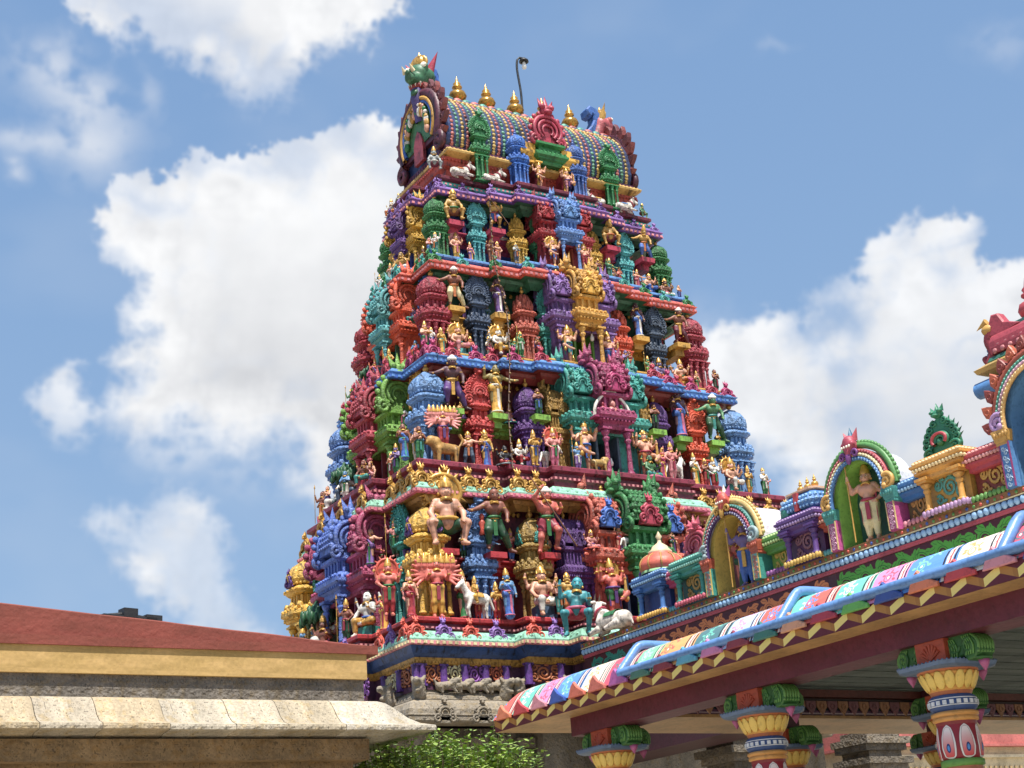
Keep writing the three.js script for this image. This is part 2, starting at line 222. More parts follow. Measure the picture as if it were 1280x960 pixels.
const CORN = [[-0.2, 0], [-0.16, 0.05], [-0.16, 0.1], [-0.08, 0.14], [-0.08, 0.18], [0, 0.23], [0, 0.3], [-0.03, 0.31], [-0.1, 0.4], [-0.2, 0.44]];
const beads = (P, y, step, r, sy = 1) => { const l = [], n = P.length, proto = new THREE.IcosahedronGeometry(r, 0).scale(1, sy, 1); for (let i = 0; i < n; i++) { const a = P[i], b = P[(i + 1) % n], L = Math.hypot(b[0] - a[0], b[1] - a[1]), k = Math.max(1, Math.round(L / step)); for (let j = 0; j < k; j++) { const t = (j + 0.5) / k; l.push(proto.clone().translate(a[0] + (b[0] - a[0]) * t, y, a[1] + (b[1] - a[1]) * t)); } } return l; };
const blocks = (P, y, step, w, h, d) => { const l = [], n = P.length; for (let i = 0; i < n; i++) { const a = P[i], b = P[(i + 1) % n], dx = b[0] - a[0], dz = b[1] - a[1], L = Math.hypot(dx, dz), k = Math.max(1, Math.round(L / step)), ry = Math.atan2(-dz, dx); for (let j = 0; j < k; j++) { const t = (j + 0.5) / k; l.push(box(w, h, d, a[0] + dx * t, y, a[1] + dz * t, ry)); } } return l; };

// ---------------------------------------------------------------- miniature shrines (unit: 1 wide, about 2.6 high)
function shrineBody(root, kind, mat, accent) {
  const w = kind === 'flame' ? 0.4 : 0.5, P = kind === 'flame' ? octa(w, 0.34, 0.3) : octa(w, w, 0.42);
  part('plinth', once('plinth' + kind, () => [sweep(P, [[-0.08, 0], [-0.08, 0.06], [-0.16, 0.1], [-0.16, 0.14]])]), mat, root);
  part('core', once('core' + kind, () => [sweep(P, [[-0.26, 0.1], [-0.26, 0.98]]), sweep(P, [[-0.24, 1.36], [-0.24, 1.62]])]), mat, root);
  for (const [x, z] of kind === 'flame' ? [[-0.22, 0.2], [0.22, 0.2], [0, 0.22]] : [[-0.32, 0.3], [0.32, 0.3], [-0.12, 0.36], [0.12, 0.36], [-0.32, -0.1]]) { const c = part('pillar', columnGeo(), mat, root); c.position.set(x, 0.12, z); c.scale.set(0.85, 0.86, 0.85); }
  part('cornice', once('corn' + kind, () => [sweep(P, CORN.map(([o, y]) => [o, y + 0.96])), beads(outset(P, -0.08), 1.37, 0.3, 0.075, 1.2)]), mat, root);
  stuff(part('cornice_beads', once('cbd' + kind, () => [blocks(outset(P, -0.06), 1.09, 0.1, 0.045, 0.045, 0.05), beads(outset(P, -0.02), 1.29, 0.13, 0.045), beads(outset(P, -0.14), 1.0, 0.1, 0.025), beads(outset(P, -0.06), 1.72, 0.12, 0.034)]), smooth(mat), root));
  part('neck', once('neck' + kind, () => [blocks(outset(P, -0.2), 1.4, 0.14, 0.05, 0.2, 0.05), sweep(P, [[-0.22, 1.6], [-0.12, 1.64], [-0.12, 1.67], [-0.06, 1.7], [-0.06, 1.74], [-0.16, 1.8], [-0.2, 1.82]])]), accent ?? mat, root);
}
const jig = (s) => s.map((v) => v * (0.965 + jrng() * 0.07));
function kuta(parent, mat, at, ry, s, accent, fMat, bud) {
  mat = vary(mat); const r = sub('miniature_shrine', parent, at, ry + (jrng() - 0.5) * 0.09, jig(s));
  shrineBody(r, 'kuta', mat);
  if (bud) { part('bud_dome', once('bud', () => { const l = [lathe([[0.26, 1.8], [0.34, 1.86], [0.36, 1.94], [0.33, 2.06], [0.25, 2.18], [0.14, 2.3], [0.05, 2.4]], 12)]; for (let j = 0; j < 3; j++) for (let k = 0; k < 8; k++) { const a = (k + j * 0.5) * Math.PI / 4, q = [0.35, 0.31, 0.2][j]; l.push(ball(0.1, q * Math.sin(a), [1.95, 2.08, 2.22][j], q * Math.cos(a), 1.3, 0.8, 0.8, 6)); } return l; }), mat, r); stuff(part('dome_beads', once('budb', () => beads(poly(0.37, 12), 1.85, 0.1, 0.036)), smooth(mat), r)); }
  else part('dome', once('dome', () => { const P = octa(0.5, 0.5, 0.5), l = [sweep(P, [[-0.22, 1.8], [-0.13, 1.84], [-0.08, 1.94], [-0.09, 2.06], [-0.14, 2.17], [-0.22, 2.27], [-0.33, 2.34], [-0.36, 2.38], [-0.42, 2.4]])]; for (let k = 0; k < 8; k++) { const a = k * Math.PI / 4; l.push(ball(0.08, 0.4 * Math.sin(a), 1.99, 0.4 * Math.cos(a), 1.4, 1, 0.7, 6)); l.push(ring(0.09, 0.025, 0, 0, 0, 6.283, 0, 10, 5).rotateY(a).translate(0.42 * Math.sin(a), 2.02, 0.42 * Math.cos(a))); } l.push(beads(outset(P, -0.22), 2.24, 0.1, 0.03)); return l; }), mat, r);
  if (!bud) stuff(part('dome_beads', once('domeb', () => { const P = octa(0.5, 0.5, 0.5), l = [beads(outset(P, -0.12), 1.85, 0.1, 0.038)]; for (let k = 0; k < 8; k++) { const a = k * Math.PI / 4 + Math.PI / 8; for (let j = 0; j < 5; j++) { const q = [0.43, 0.44, 0.41, 0.35, 0.26][j]; l.push(ball(0.03, q * Math.sin(a), 1.9 + j * 0.09, q * Math.cos(a), 1, 1, 1, 5)); } } return l; }), smooth(mat), r));
  if (accent) for (let k = 0; k < 4; k++) { const a = k * Math.PI / 2, m = part('dome_ornament', kuduGeo(), accent, r); m.scale.setScalar(0.36); m.rotation.y = a; m.position.set(0.42 * Math.sin(a), 1.8, 0.42 * Math.cos(a)); }
  const f = part('finial', finialGeo(), fMat ?? gold(), r); f.scale.setScalar(0.34); f.position.y = 2.38;
  return r;
}
function panjara(parent, mat, at, ry, s, accent) {
  mat = vary(mat); const r = sub('miniature_shrine', parent, at, ry + (jrng() - 0.5) * 0.09, jig(s));
  shrineBody(r, 'flame', mat);
  const f = part('flame_gable', flameGeo(), mat, r); f.position.set(0, 1.76, 0.14); f.scale.set(0.92, 0.68, 0.9);
  const fe = part('gable_beads', once('gabb', () => { const l = []; for (let k = 0; k < 17; k++) { const a = -0.5 + k / 16 * 4.14; l.push(ball(0.03, 0.29 * Math.cos(a), 0.47 + 0.3 * Math.sin(a), 0.12, 1, 1, 0.8, 5)); } for (let k = 0; k < 9; k++) for (const s of [-1, 1]) { const t = k / 8; l.push(ball(0.035, s * (0.4 - 0.26 * t * t), 0.3 + 0.82 * t, 0.12, 1, 1, 0.7, 5)); } return l; }), smooth(mat), r); stuff(fe); fe.position.copy(f.position); fe.scale.copy(f.scale);
  if (accent) { const k = part('gable_figure', once('gfig', () => [ball(0.1, 0, 0.55, 0), lathe([[0, 0], [0.14, 0], [0.07, 0.2], [0.13, 0.36], [0.05, 0.46], [0, 0.5]], 8)]), accent, r); k.position.set(0, 1.86, 0.28); k.scale.setScalar(0.7); }
  return r;
}
// barrel roof along x: half length L, radius R, on y0
const barrelGeo = (L, R, h) => { const n = 12, pts = []; for (let i = 0; i <= n; i++) { const a = -0.25 + i / n * (Math.PI + 0.5); pts.push([R * Math.cos(a) * (1 + 0.06 * Math.sin(a * 2) ** 2), h * 0.16 + h * 0.84 * (Math.sin(a) + 0.25) / 1.25]); } const g = extr(shape(pts), 2 * L, 0, 1).translate(0, 0, -L).rotateY(Math.PI / 2); return g; };
function shala(parent, mat, at, ry, s, accent, L = 0.7, gMat) {
  mat = vary(mat); const r = sub('miniature_shrine', parent, at, ry + (jrng() - 0.5) * 0.06, jig(s));
  const k = 'sh' + L, P = rect(L, 0.38), Q = rect(L, 0.38);
  part('plinth', once(k + 'p', () => [sweep(P, [[-0.05, 0], [-0.05, 0.08], [-0.12, 0.12]])]), mat, r);
  part('core', once(k + 'k', () => [sweep(P, [[-0.2, 0.1], [-0.2, 1.0]]), sweep(P, [[-0.14, 1.36], [-0.14, 1.7]])]), mat, r);
  for (const x of [-1, -0.4, 0.4, 1]) { const c = part('pillar', columnGeo(), mat, r); c.position.set(x * (L - 0.14), 0.12, 0.26); c.scale.set(0.85, 0.86, 0.85); }
  part('cornice', once(k + 'c', () => [sweep(P, CORN.map(([o, y]) => [o + 0.08, y + 0.96]))]), mat, r);
  stuff(part('cornice_beads', once(k + 'cb', () => [blocks(outset(P, 0.02), 1.09, 0.1, 0.045, 0.045, 0.05), beads(outset(P, 0.06), 1.29, 0.13, 0.045)]), smooth(mat), r));
  part('neck', once(k + 'n', () => [blocks(outset(P, -0.1), 1.4, 0.16, 0.06, 0.26, 0.06), sweep(P, [[-0.14, 1.66], [-0.02, 1.72], [-0.02, 1.78], [-0.12, 1.82]])]), mat, r);
  part('barrel_roof', once(k + 'b', () => { const l = [barrelGeo(L - 0.04, 0.36, 0.72).translate(0, 1.76, 0)]; for (let i = 0; i < 9; i++) for (let j = 0; j < 5; j++) { const a = 0.35 + j * 0.5; l.push(ball(0.05, -L + 0.2 + i * (2 * L - 0.4) / 8, 1.9 + 0.56 * Math.sin(a), 0.37 * Math.cos(a), 0.9, 1.2, 1, 6)); } return l; }), mat, r);
  for (const sd of [-1, 1]) { const g = part('end_gable', gableGeo(), gMat ?? mat, r); g.rotation.y = sd * Math.PI / 2; g.position.set(sd * (L - 0.02), 1.72, 0); g.scale.set(0.78, 0.78, 0.8); }
  const f = part('front_gable', kuduGeo(), accent ?? mat, r); f.position.set(0, 1.8, 0.4); f.scale.setScalar(0.55);
  for (const x of [-0.5, 0.5]) { const q = part('finial', finialGeo(), gold(), r); q.scale.setScalar(0.3); q.position.set(x * L, 2.48, 0); }
  return r;
}
// the doorway bay in the middle of a face: wide barrel shrine, a taller one before its middle, a dark doorway below
function doorBay(parent, wide, mid, inner, at, ry, s, L, Lm, o = {}) {
  wide = vary(wide); mid = vary(mid); const r = sub('doorway_bay', parent, at, ry, s), k = `db${L}_${Lm}_${o.prot}`;
  const pr = o.prot ?? 0.3, P = rect(L, 0.42), Q = rect(Lm, 0.4, 0, pr);
  for (const sd of [-1, 1]) part('wing_wall', once(k + 'w' + sd, () => [box(L - Lm - 0.1, 1.0, 0.5, sd * ((L + Lm) / 2 - 0.06), 0, -0.1)]), o.wall ?? wide, r);
  part('door_reveal', once(k + 'i', () => [box(2 * Lm, 1.02, 0.06, 0, 0, o.deep ?? -0.72), box(0.06, 1.02, 0.2 - (o.deep ?? -0.72), -Lm + 0.1, 0, (0.3 + (o.deep ?? -0.72)) / 2), box(0.06, 1.02, 0.2 - (o.deep ?? -0.72), Lm - 0.1, 0, (0.3 + (o.deep ?? -0.72)) / 2)]), inner, r);
  for (const [x, z] of [[-L + 0.14, 0.34], [L - 0.14, 0.34]]) { const c = part('pillar', columnGeo(), wide, r); c.position.set(x, 0, z); c.scale.set(1, 1, 1); }
  for (const [x, z] of [[-Lm + 0.1, 0.32 + pr], [Lm - 0.1, 0.32 + pr]]) { const c = part('door_pillar', columnGeo(), mid, r); c.position.set(x, 0, z); c.scale.set(0.95, 1, 0.95); }
  part('wide_cornice', once(k + 'c', () => [sweep(P, CORN.map(([a, y]) => [a + 0.1, y * 1.1 + 0.95])), blocks(outset(P, -0.08), 1.42, 0.17, 0.06, 0.22, 0.06), sweep(P, [[-0.12, 1.4], [-0.12, 1.6], [0.02, 1.66], [0.02, 1.72], [-0.08, 1.76]])]), wide, r);
  part('door_cornice', once(k + 'd', () => [sweep(Q, CORN.map(([a, y]) => [a + 0.1, y * 1.1 + 0.99])), blocks(outset(Q, -0.08), 1.46, 0.17, 0.06, 0.22, 0.06), sweep(Q, [[-0.12, 1.44], [-0.12, 1.66], [0.02, 1.71], [0.02, 1.77], [-0.08, 1.82]])]), mid, r);
  stuff(part('cornice_beads', once(k + 'cb', () => [blocks(outset(P, 0.04), 1.1, 0.1, 0.045, 0.045, 0.05), beads(outset(P, 0.08), 1.32, 0.14, 0.045)]), smooth(wide), r));
  stuff(part('cornice_beads', once(k + 'cd', () => [blocks(outset(Q, 0.04), 1.14, 0.1, 0.045, 0.045, 0.05), beads(outset(Q, 0.08), 1.36, 0.13, 0.045)]), smooth(mid), r));
  const tiles = (Lx, R, h, y, z) => { const l = [barrelGeo(Lx, R, h).translate(0, y, z)], nx = Math.round(Lx * 2 / 0.11); for (let i = 0; i < nx; i++) for (let j = 0; j < 8; j++) { const a = 0.02 + j * 0.22; l.push(ball(0.042, -Lx + (i + 0.5 + (j % 2) * 0.3) * 2 * Lx / nx, y + h * 0.16 + h * 0.84 * (Math.sin(a) + 0.25) / 1.25, z + R * Math.cos(a) * 1.01, 1, 1.2, 1, 6)); } return l; };
  part('wide_barrel_roof', once(k + 'r', () => tiles(L - 0.05, 0.44, 0.78, 1.7, 0)), wide, r);
  part('middle_barrel_roof', once(k + 's', () => tiles(Lm - 0.05, 0.46, 0.8, 1.76, pr - 0.02)), mid, r);
  for (const sd of [-1, 1]) {
    const g = part('end_gable', gableGeo(), wide, r); g.rotation.y = sd * Math.PI / 2; g.position.set(sd * (L - 0.02), 1.68, 0); g.scale.set(0.9, 0.8, 0.8); if (o.fan) { g.scale.multiplyScalar(1.12); g.position.z += 0.1; }
    const m = part('end_gable', gableGeo(), mid, r); m.rotation.y = sd * Math.PI / 2; m.position.set(sd * (Lm - 0.02), 1.72, pr - 0.02); m.scale.set(0.9, 0.82, 0.8); if (o.fan) { m.scale.multiplyScalar(0.98); m.position.z += 0.08; }
    if (!o.fan) { const q = part('roof_ornament', kuduGeo(), o.orn ?? wide, r); q.position.set(sd * (L + Lm) / 2, 1.8, 0.46); q.scale.setScalar(0.52); }
    const n = part('finial', finialGeo(), gold(), r); n.scale.setScalar(0.36); n.position.set(sd * (Lm + 0.18), 2.44, 0.05);
  }
  if (o.fan) return r;
  const f = part('front_gable', o.big ? flameGeo() : kuduGeo(), o.front ?? mid, r); f.position.set(0, 1.82, 0.46 + pr); f.scale.setScalar(0.56);
  return r;
}
// ---------------------------------------------------------------- smooth bodies: tapered capsules melted together, meshed on a grid
function melt(prims, k = 0.025, cut) {
  const P = prims.map((p) => { const [a, b, r0, r1] = p, d = [b[0] - a[0], b[1] - a[1], b[2] - a[2]]; return { a, d, l: d[0] * d[0] + d[1] * d[1] + d[2] * d[2] || 1e-9, r0, r1: r1 ?? r0 }; });
  return (x, y, z) => {
    let m = 1e9;
    for (let i = 0; i < P.length; i++) {
      const p = P[i], ax = x - p.a[0], ay = y - p.a[1], az = z - p.a[2];
      let t = (ax * p.d[0] + ay * p.d[1] + az * p.d[2]) / p.l; t = t < 0 ? 0 : t > 1 ? 1 : t;
      const qx = ax - p.d[0] * t, qy = ay - p.d[1] * t, qz = az - p.d[2] * t, d = Math.sqrt(qx * qx + qy * qy + qz * qz) - (p.r0 + (p.r1 - p.r0) * t);
      if (d > m + k) continue;
      if (m > d + k) { m = d; continue; }
      const h = 0.5 + 0.5 * (m - d) / k; m = m + (d - m) * h - k * h * (1 - h);
    }
    return cut ? Math.max(m, cut(x, y, z)) : m;
  };
}
function bounds(prims, pad) { const lo = [1e9, 1e9, 1e9], hi = [-1e9, -1e9, -1e9]; for (const [a, b, r0, r1] of prims) for (const [p, r] of [[a, r0], [b, r1 ?? r0]]) for (let i = 0; i < 3; i++) { lo[i] = Math.min(lo[i], p[i] - r - pad); hi[i] = Math.max(hi[i], p[i] + r + pad); } return [lo, hi]; }
function net(prims, cell, k, cut) {
  const f = melt(prims, k, cut), [lo, hi] = bounds(prims, cell * 2), N = [0, 1, 2].map((i) => Math.ceil((hi[i] - lo[i]) / cell) + 1), [nx, ny, nz] = N;
  const v = new Float32Array(nx * ny * nz), id = new Int32Array(nx * ny * nz).fill(-1), pos = [], nor = [], idx = [];
  for (let z = 0, q = 0; z < nz; z++) for (let y = 0; y < ny; y++) for (let x = 0; x < nx; x++, q++) v[q] = f(lo[0] + x * cell, lo[1] + y * cell, lo[2] + z * cell);
  const off = [0, 1, nx, nx + 1, nx * ny, nx * ny + 1, nx * ny + nx, nx * ny + nx + 1], edges = [[0, 1], [2, 3], [4, 5], [6, 7], [0, 2], [1, 3], [4, 6], [5, 7], [0, 4], [1, 5], [2, 6], [3, 7]];
  for (let z = 0; z < nz - 1; z++) for (let y = 0; y < ny - 1; y++) for (let x = 0; x < nx - 1; x++) {
    const q = x + nx * (y + ny * z); let mask = 0; for (let i = 0; i < 8; i++) if (v[q + off[i]] < 0) mask |= 1 << i;
    if (mask === 0 || mask === 255) continue;
    let sx = 0, sy = 0, sz = 0, n = 0;
    for (const [a, b] of edges) { const va = v[q + off[a]], vb = v[q + off[b]]; if ((va < 0) === (vb < 0)) continue; const t = va / (va - vb); sx += (a & 1) + ((b & 1) - (a & 1)) * t; sy += (a >> 1 & 1) + ((b >> 1 & 1) - (a >> 1 & 1)) * t; sz += (a >> 2) + ((b >> 2) - (a >> 2)) * t; n++; }
    const X = lo[0] + (x + sx / n) * cell, Y = lo[1] + (y + sy / n) * cell, Z = lo[2] + (z + sz / n) * cell, e = cell * 0.4;
    const gx = f(X + e, Y, Z) - f(X - e, Y, Z), gy = f(X, Y + e, Z) - f(X, Y - e, Z), gz = f(X, Y, Z + e) - f(X, Y, Z - e), l = Math.hypot(gx, gy, gz) || 1;
    id[q] = pos.length / 3; pos.push(X, Y, Z); nor.push(gx / l, gy / l, gz / l);
  }
  const quad = (a, b, c, d, flip) => { if (a < 0 || b < 0 || c < 0 || d < 0) return; flip ? idx.push(a, c, b, a, d, c) : idx.push(a, b, c, a, c, d); };
  for (let z = 1; z < nz - 1; z++) for (let y = 1; y < ny - 1; y++) for (let x = 1; x < nx - 1; x++) {
    const q = x + nx * (y + ny * z), s = v[q] < 0;
    if (s !== v[q + 1] < 0) quad(id[q], id[q - nx], id[q - nx - nx * ny], id[q - nx * ny], s === false ? false : true);
    if (s !== v[q + nx] < 0) quad(id[q], id[q - nx * ny], id[q - 1 - nx * ny], id[q - 1], s === false ? false : true);
    if (s !== v[q + nx * ny] < 0) quad(id[q], id[q - 1], id[q - 1 - nx], id[q - nx], s === false ? false : true);
  }
  const g = new THREE.BufferGeometry(); g.setAttribute('position', new THREE.Float32BufferAttribute(pos, 3)); g.setAttribute('normal', new THREE.Float32BufferAttribute(nor, 3)); g.setIndex(idx);
  // check the winding against the field's slope once
  let agree = 0; for (let i = 0; i < Math.min(idx.length, 300); i += 3) { const [a, b, c] = [idx[i] * 3, idx[i + 1] * 3, idx[i + 2] * 3]; const ux = pos[b] - pos[a], uy = pos[b + 1] - pos[a + 1], uz = pos[b + 2] - pos[a + 2], wx = pos[c] - pos[a], wy = pos[c + 1] - pos[a + 1], wz = pos[c + 2] - pos[a + 2]; agree += Math.sign((uy * wz - uz * wy) * nor[a] + (uz * wx - ux * wz) * nor[a + 1] + (ux * wy - uy * wx) * nor[a + 2]); }
  if (agree < 0) for (let i = 0; i < idx.length; i += 3) { const t = idx[i + 1]; idx[i + 1] = idx[i + 2]; idx[i + 2] = t; }
  g.setIndex(idx); return g;
}
// ---------------------------------------------------------------- the gate tower
const tower = thing('gopuram_tower', 'tall tapering temple gate tower crowded with painted shrines and a barrel roof', 'temple tower');
const LV = [   // E edge of the cornice, W and D half width and depth of that edge, F floor above it
  { E: 8.34, W: 7.24, D: 4.74, F: 9.1 }, { E: 12.49, W: 6.49, D: 3.98, F: 13.5 }, { E: 16.62, W: 5.46, D: 3.07, F: 17.1 }, { E: 19.9, W: 4.84, D: 2.39, F: 20.5 }, { E: 22.68, W: 4.21, D: 1.88, F: 23.5 },
];
const plan = (W, D, s1 = 0.28, s2 = 0.28, t = 0.4) => { const a1 = W * 0.593, a2 = W * 0.41, b = D * 0.5; return [[-W, -D], [-W, -b], [-W - t, -b], [-W - t, b], [-W, b], [-W, D], [-a1, D], [-a1, D + s1], [-a2, D + s1], [-a2, D + s1 + s2], [a2, D + s1 + s2], [a2, D + s1], [a1, D + s1], [a1, D], [W, D], [W, b], [W + t, b], [W + t, -b], [W, -b], [W, -D]]; };
const PL = LV.map((l, i) => i === 0 ? plan(l.W, l.D, 0.5, 0.6) : plan(l.W, l.D));
const COR = [
  { edge: C.rose, kap: C.mint, led: C.maroon, top: C.red, sof: '#2f5488', kud: [C.coral, C.violet], wall: '#6a2034', mid: C.red },
  { edge: C.pink, kap: C.mint, led: C.maroon, top: '#8a2440', sof: '#a87a34', kud: [C.gold, C.gold], wall: '#7a2a22', mid: C.lime },
  { edge: C.blue, kap: C.sky, led: C.tan, top: C.gold, sof: '#8a2a28', kud: [C.magenta, C.crimson], wall: '#235a40', mid: C.gold },
  { edge: C.coral, kap: '#e0685a', led: C.blue, top: C.sky, sof: '#2a6a4c', kud: [C.green, C.teal], wall: '#2a4288', mid: C.crimson },
  { edge: C.purple, kap: C.violet, led: C.teal, top: C.maroon, sof: '#2a5c40', kud: [C.violet, C.purple], wall: '#235a40', mid: C.red },
];
// cornices
LV.forEach((l, i) => {
  const P = PL[i], c = COR[i], up = l.F - l.E;
  part('cornice_soffit', [sweep(P, [[-0.85, l.E + 0.02], [-0.06, l.E]], 0), sweep(P, [[-0.55, l.E - 0.22], [-0.35, l.E - 0.08], [-0.3, l.E + 0.01], [-0.6, l.E + 0.01]], 0)], paint(c.sof), tower);
  part('cornice_edge', [sweep(P, [[-0.1, l.E - 0.005], [-0.01, l.E], [0, l.E + 0.02], [0, l.E + 0.11], [-0.03, l.E + 0.12]], 0)], paint(c.edge), tower);
  stuff(part('cornice_dentils', blocks(outset(P, 0.012), l.E + 0.03, 0.17, 0.09, 0.07, 0.05), paint(i === 2 ? C.sky : i === 0 ? C.cream : i === 3 ? C.rose : C.rose), tower));
  part('cornice_roll', [sweep(P, [[-0.03, l.E + 0.12], [-0.02, l.E + 0.16], [-0.06, l.E + 0.28], [-0.16, l.E + 0.37], [-0.32, l.E + 0.42]], 0), i < 2 ? beads(outset(P, -0.08), l.E + 0.24, 0.3, 0.07, 0.7) : sweep(P, [[-0.015, l.E + 0.17], [0.02, l.E + 0.19], [0.02, l.E + 0.215], [-0.03, l.E + 0.235]], 0)], paint(c.kap), tower);
  part('ledge', [sweep(P, [[-0.3, l.E + 0.4], [-0.3, l.E + up * 0.55], [-0.24, l.E + up * 0.6], [-0.24, l.E + up * 0.68], [-0.34, l.E + up * 0.72], [-0.34, l.E + up * 0.8]], 0)], paint(c.led), tower);
  stuff(part('ledge_dentils', blocks(outset(P, -0.25), l.E + up * 0.61, 0.15, 0.07, up * 0.06, 0.05), paint(c.led === C.tan ? C.cream : C.rose), tower));
  part('ledge_top', [sweep(P, [[-0.34, l.E + up * 0.8], [-0.22, l.E + up * 0.86], [-0.22, l.F - 0.03], [-0.25, l.F]], 2)], paint(c.top), tower);
  // horseshoe ornaments along the roll, front and side
  const put = (x, z, ry, n, s) => { const k = part('cornice_ornament', kuduGeo(), paint(c.kud[n % 2], i === 1 ? { roughness: 0.4, metalness: 0.3 } : {}), tower); k.position.set(x, l.E + 0.13, z); k.rotation.set(-0.12, ry, 0); if (ry) k.rotation.set(0, ry, 0); k.scale.setScalar(s); };
  const s = [0.58, 0.7, 0.6, 0.52, 0.46][i], W = l.W, D = l.D, st = i ? 0.28 : 0.5;
  const xs = i === 0 ? [-0.965, -0.86, -0.755, -0.65, -0.54, -0.45] : i === 1 ? [-0.96, -0.85, -0.74, -0.64, -0.53, -0.44] : i === 2 ? [-0.95, -0.84, -0.7, -0.6, -0.5, -0.36] : [-0.95, -0.76, -0.56, -0.36];
  xs.forEach((u, n) => { for (const sd of [-1, 1]) { const a = Math.abs(u); put(sd * a * W, D - 0.1 + (a < 0.41 ? st * 2 : a < 0.593 ? st : 0), 0, n, s); } });
  [0.9, 0.74, 0.6, 0.35, 0, -0.35, -0.6, -0.9].forEach((u, n) => put(-W + 0.1 - (Math.abs(u) < 0.5 ? 0.4 : 0), u * D, -Math.PI / 2, n, s));
});
// storeys
const STOREY = [];
for (let i = 0; i < 4; i++) {
  const F = LV[i].F, E = LV[i + 1].E, Q = outset(plan(LV[i + 1].W, LV[i + 1].D, 0.001, 0.001), -0.8), mid = F + (E - F) * 0.5, c = COR[i];
  part('storey_wall', [sweep(Q, [[0, F - 0.05], [0, E + 0.05]], 0)], paint(c.wall), tower);
  part('middle_band', [sweep(Q, [[0, mid - 0.22], [0.14, mid - 0.16], [0.14, mid - 0.08], [0.24, mid - 0.05], [0.24, mid + 0.03], [0.44, mid + 0.06], [0.44, mid + 0.1], [0, mid + 0.1]], 0), blocks(outset(Q, 0.15), mid - 0.16, 0.18, 0.08, 0.08, 0.04)], paint(c.mid), tower);
  stuff(part('wall_pendants', beads(outset(Q, 0.12), E - 0.2, 0.28, 0.06, 1.3), paint(C.gold), tower));
  STOREY.push({ F, E, mid, zWall: LV[i + 1].D - 0.8, xWall: LV[i + 1].W - 0.8, s: (E - F + 0.12) / 2.5 });
}
// top neck storey below the roof
part('storey_wall', [sweep(rect(3.5, 1.25), [[0, 23.45], [0, 24.5]], 0)], paint('#235a40'), tower);
// shrines on the four storeys: [corner, corner gable, second, flame, centre wide, centre middle, door inside, side wide, side middle, side inside]
const FRONT = [
  { k: C.yellow, ka: C.purple, p: C.sky, pa: C.coral, k2: '#b08a34', k2a: C.teal, p2: C.purple, wide: C.coral, mid: C.green, inn: '#35557f', orn: C.blue, front: C.crimson, xk: 6.05, xp: 4.55, x2: 3.0, x3: 1.75, sw: C.magenta, sm: C.blue, si: '#8a3050', sp: C.teal },
  { k: C.sky, ka: null, p: C.coral, pa: null, k2: C.purple, k2a: null, p2: C.gold, wide: C.teal, mid: C.magenta, inn: '#4a6078', orn: C.teal, front: C.magenta, xk: 5.35, xp: 3.78, x2: 2.25, x3: 1.3, sw: '#6aa93a', sm: C.crimson, si: '#8a2a34', sp: C.gold },
  { k: C.crimson, ka: null, p: C.slate, pa: null, k2: C.coral, k2a: null, p2: C.teal, wide: C.violet, mid: C.yellow, inn: '#5a9a2c', orn: C.violet, front: C.yellow, xk: 4.66, xp: 3.2, x2: 1.7, x3: 1.0, sw: C.coral, sm: C.aqua, si: '#2f6a50', sp: C.blue },
  { k: C.green, ka: null, p: C.aqua, pa: null, k2: C.yellow, k2a: null, p2: C.green, wide: C.red, mid: C.sky, inn: '#b04a24', orn: C.red, front: C.sky, xk: 4.12, xp: 2.74, x2: 1.4, x3: 0.75, sw: C.yellow, sm: C.purple, si: '#34489a', sp: C.crimson },
];
FRONT.forEach((f, i) => {
  const S = STOREY[i], z = LV[i + 1].D - 0.32, s = S.s, acc = (h) => h ? paint(h) : null, y = S.F;
  for (const sd of [-1, 1]) {
    kuta(tower, carved(f.k), [sd * f.xk, y, z], 0, [s * 0.84, s * 0.94, s * 0.84], acc(f.ka));
    panjara(tower, carved(f.p), [sd * f.xp, y, z + 0.02], 0, [s * 0.78, s * 0.92, s * 0.74], acc(f.pa));
    kuta(tower, carved(f.k2), [sd * f.x2, y, z + 0.2], 0, [s * 0.66, s * 0.88, s * 0.66], acc(f.k2a), null, i > 1);
    if (i < 2) shala(tower, carved(f.p2, f.p2 === C.gold ? { roughness: 0.4, metalness: 0.3 } : {}), [sd * f.x3, y, z + 0.3], 0, [s * 0.5, s * 0.84, s * 0.62], null, 0.7);
    else panjara(tower, carved(f.p2), [sd * f.x3, y, z + 0.3], 0, [s * 0.6, s * 0.86, s * 0.6], null);
  }
  const big = [1.3, 1.1, 0.95, 0.8][i];
  doorBay(tower, carved(f.wide), carved(f.mid), paint(f.inn), [0, y, z + 0.5], 0, [s, s * [1.04, 1.06, 1.08, 1.06][i], s], big * 1.15 / s, big * 0.46 / s, { orn: paint(f.orn), front: paint(f.front) });
  // the end face: its own middle bay with narrow shrines beside it, and a corner shrine at the back
  const x = -(LV[i + 1].W - 0.25), D = LV[i + 1].D;
  doorBay(tower, carved(f.sw), carved(f.sm), paint(f.si), [x - 0.15, y, 0], -Math.PI / 2, [s * 0.9, s * 1.0, s * 0.9], D * 0.46 / s, D * 0.17 / s, { orn: paint(f.sm), prot: 0.26, deep: -0.3, fan: 1 });
  for (const sd of [-1, 1]) panjara(tower, carved(f.sp), [x + 0.1, y, sd * D * 0.66], -Math.PI / 2, [s * 0.72, s * 0.98, s * 0.8], null);
  kuta(tower, carved(f.k), [x - 0.05, y, -D + 0.3], 0, [s, s, s], acc(f.ka));
});
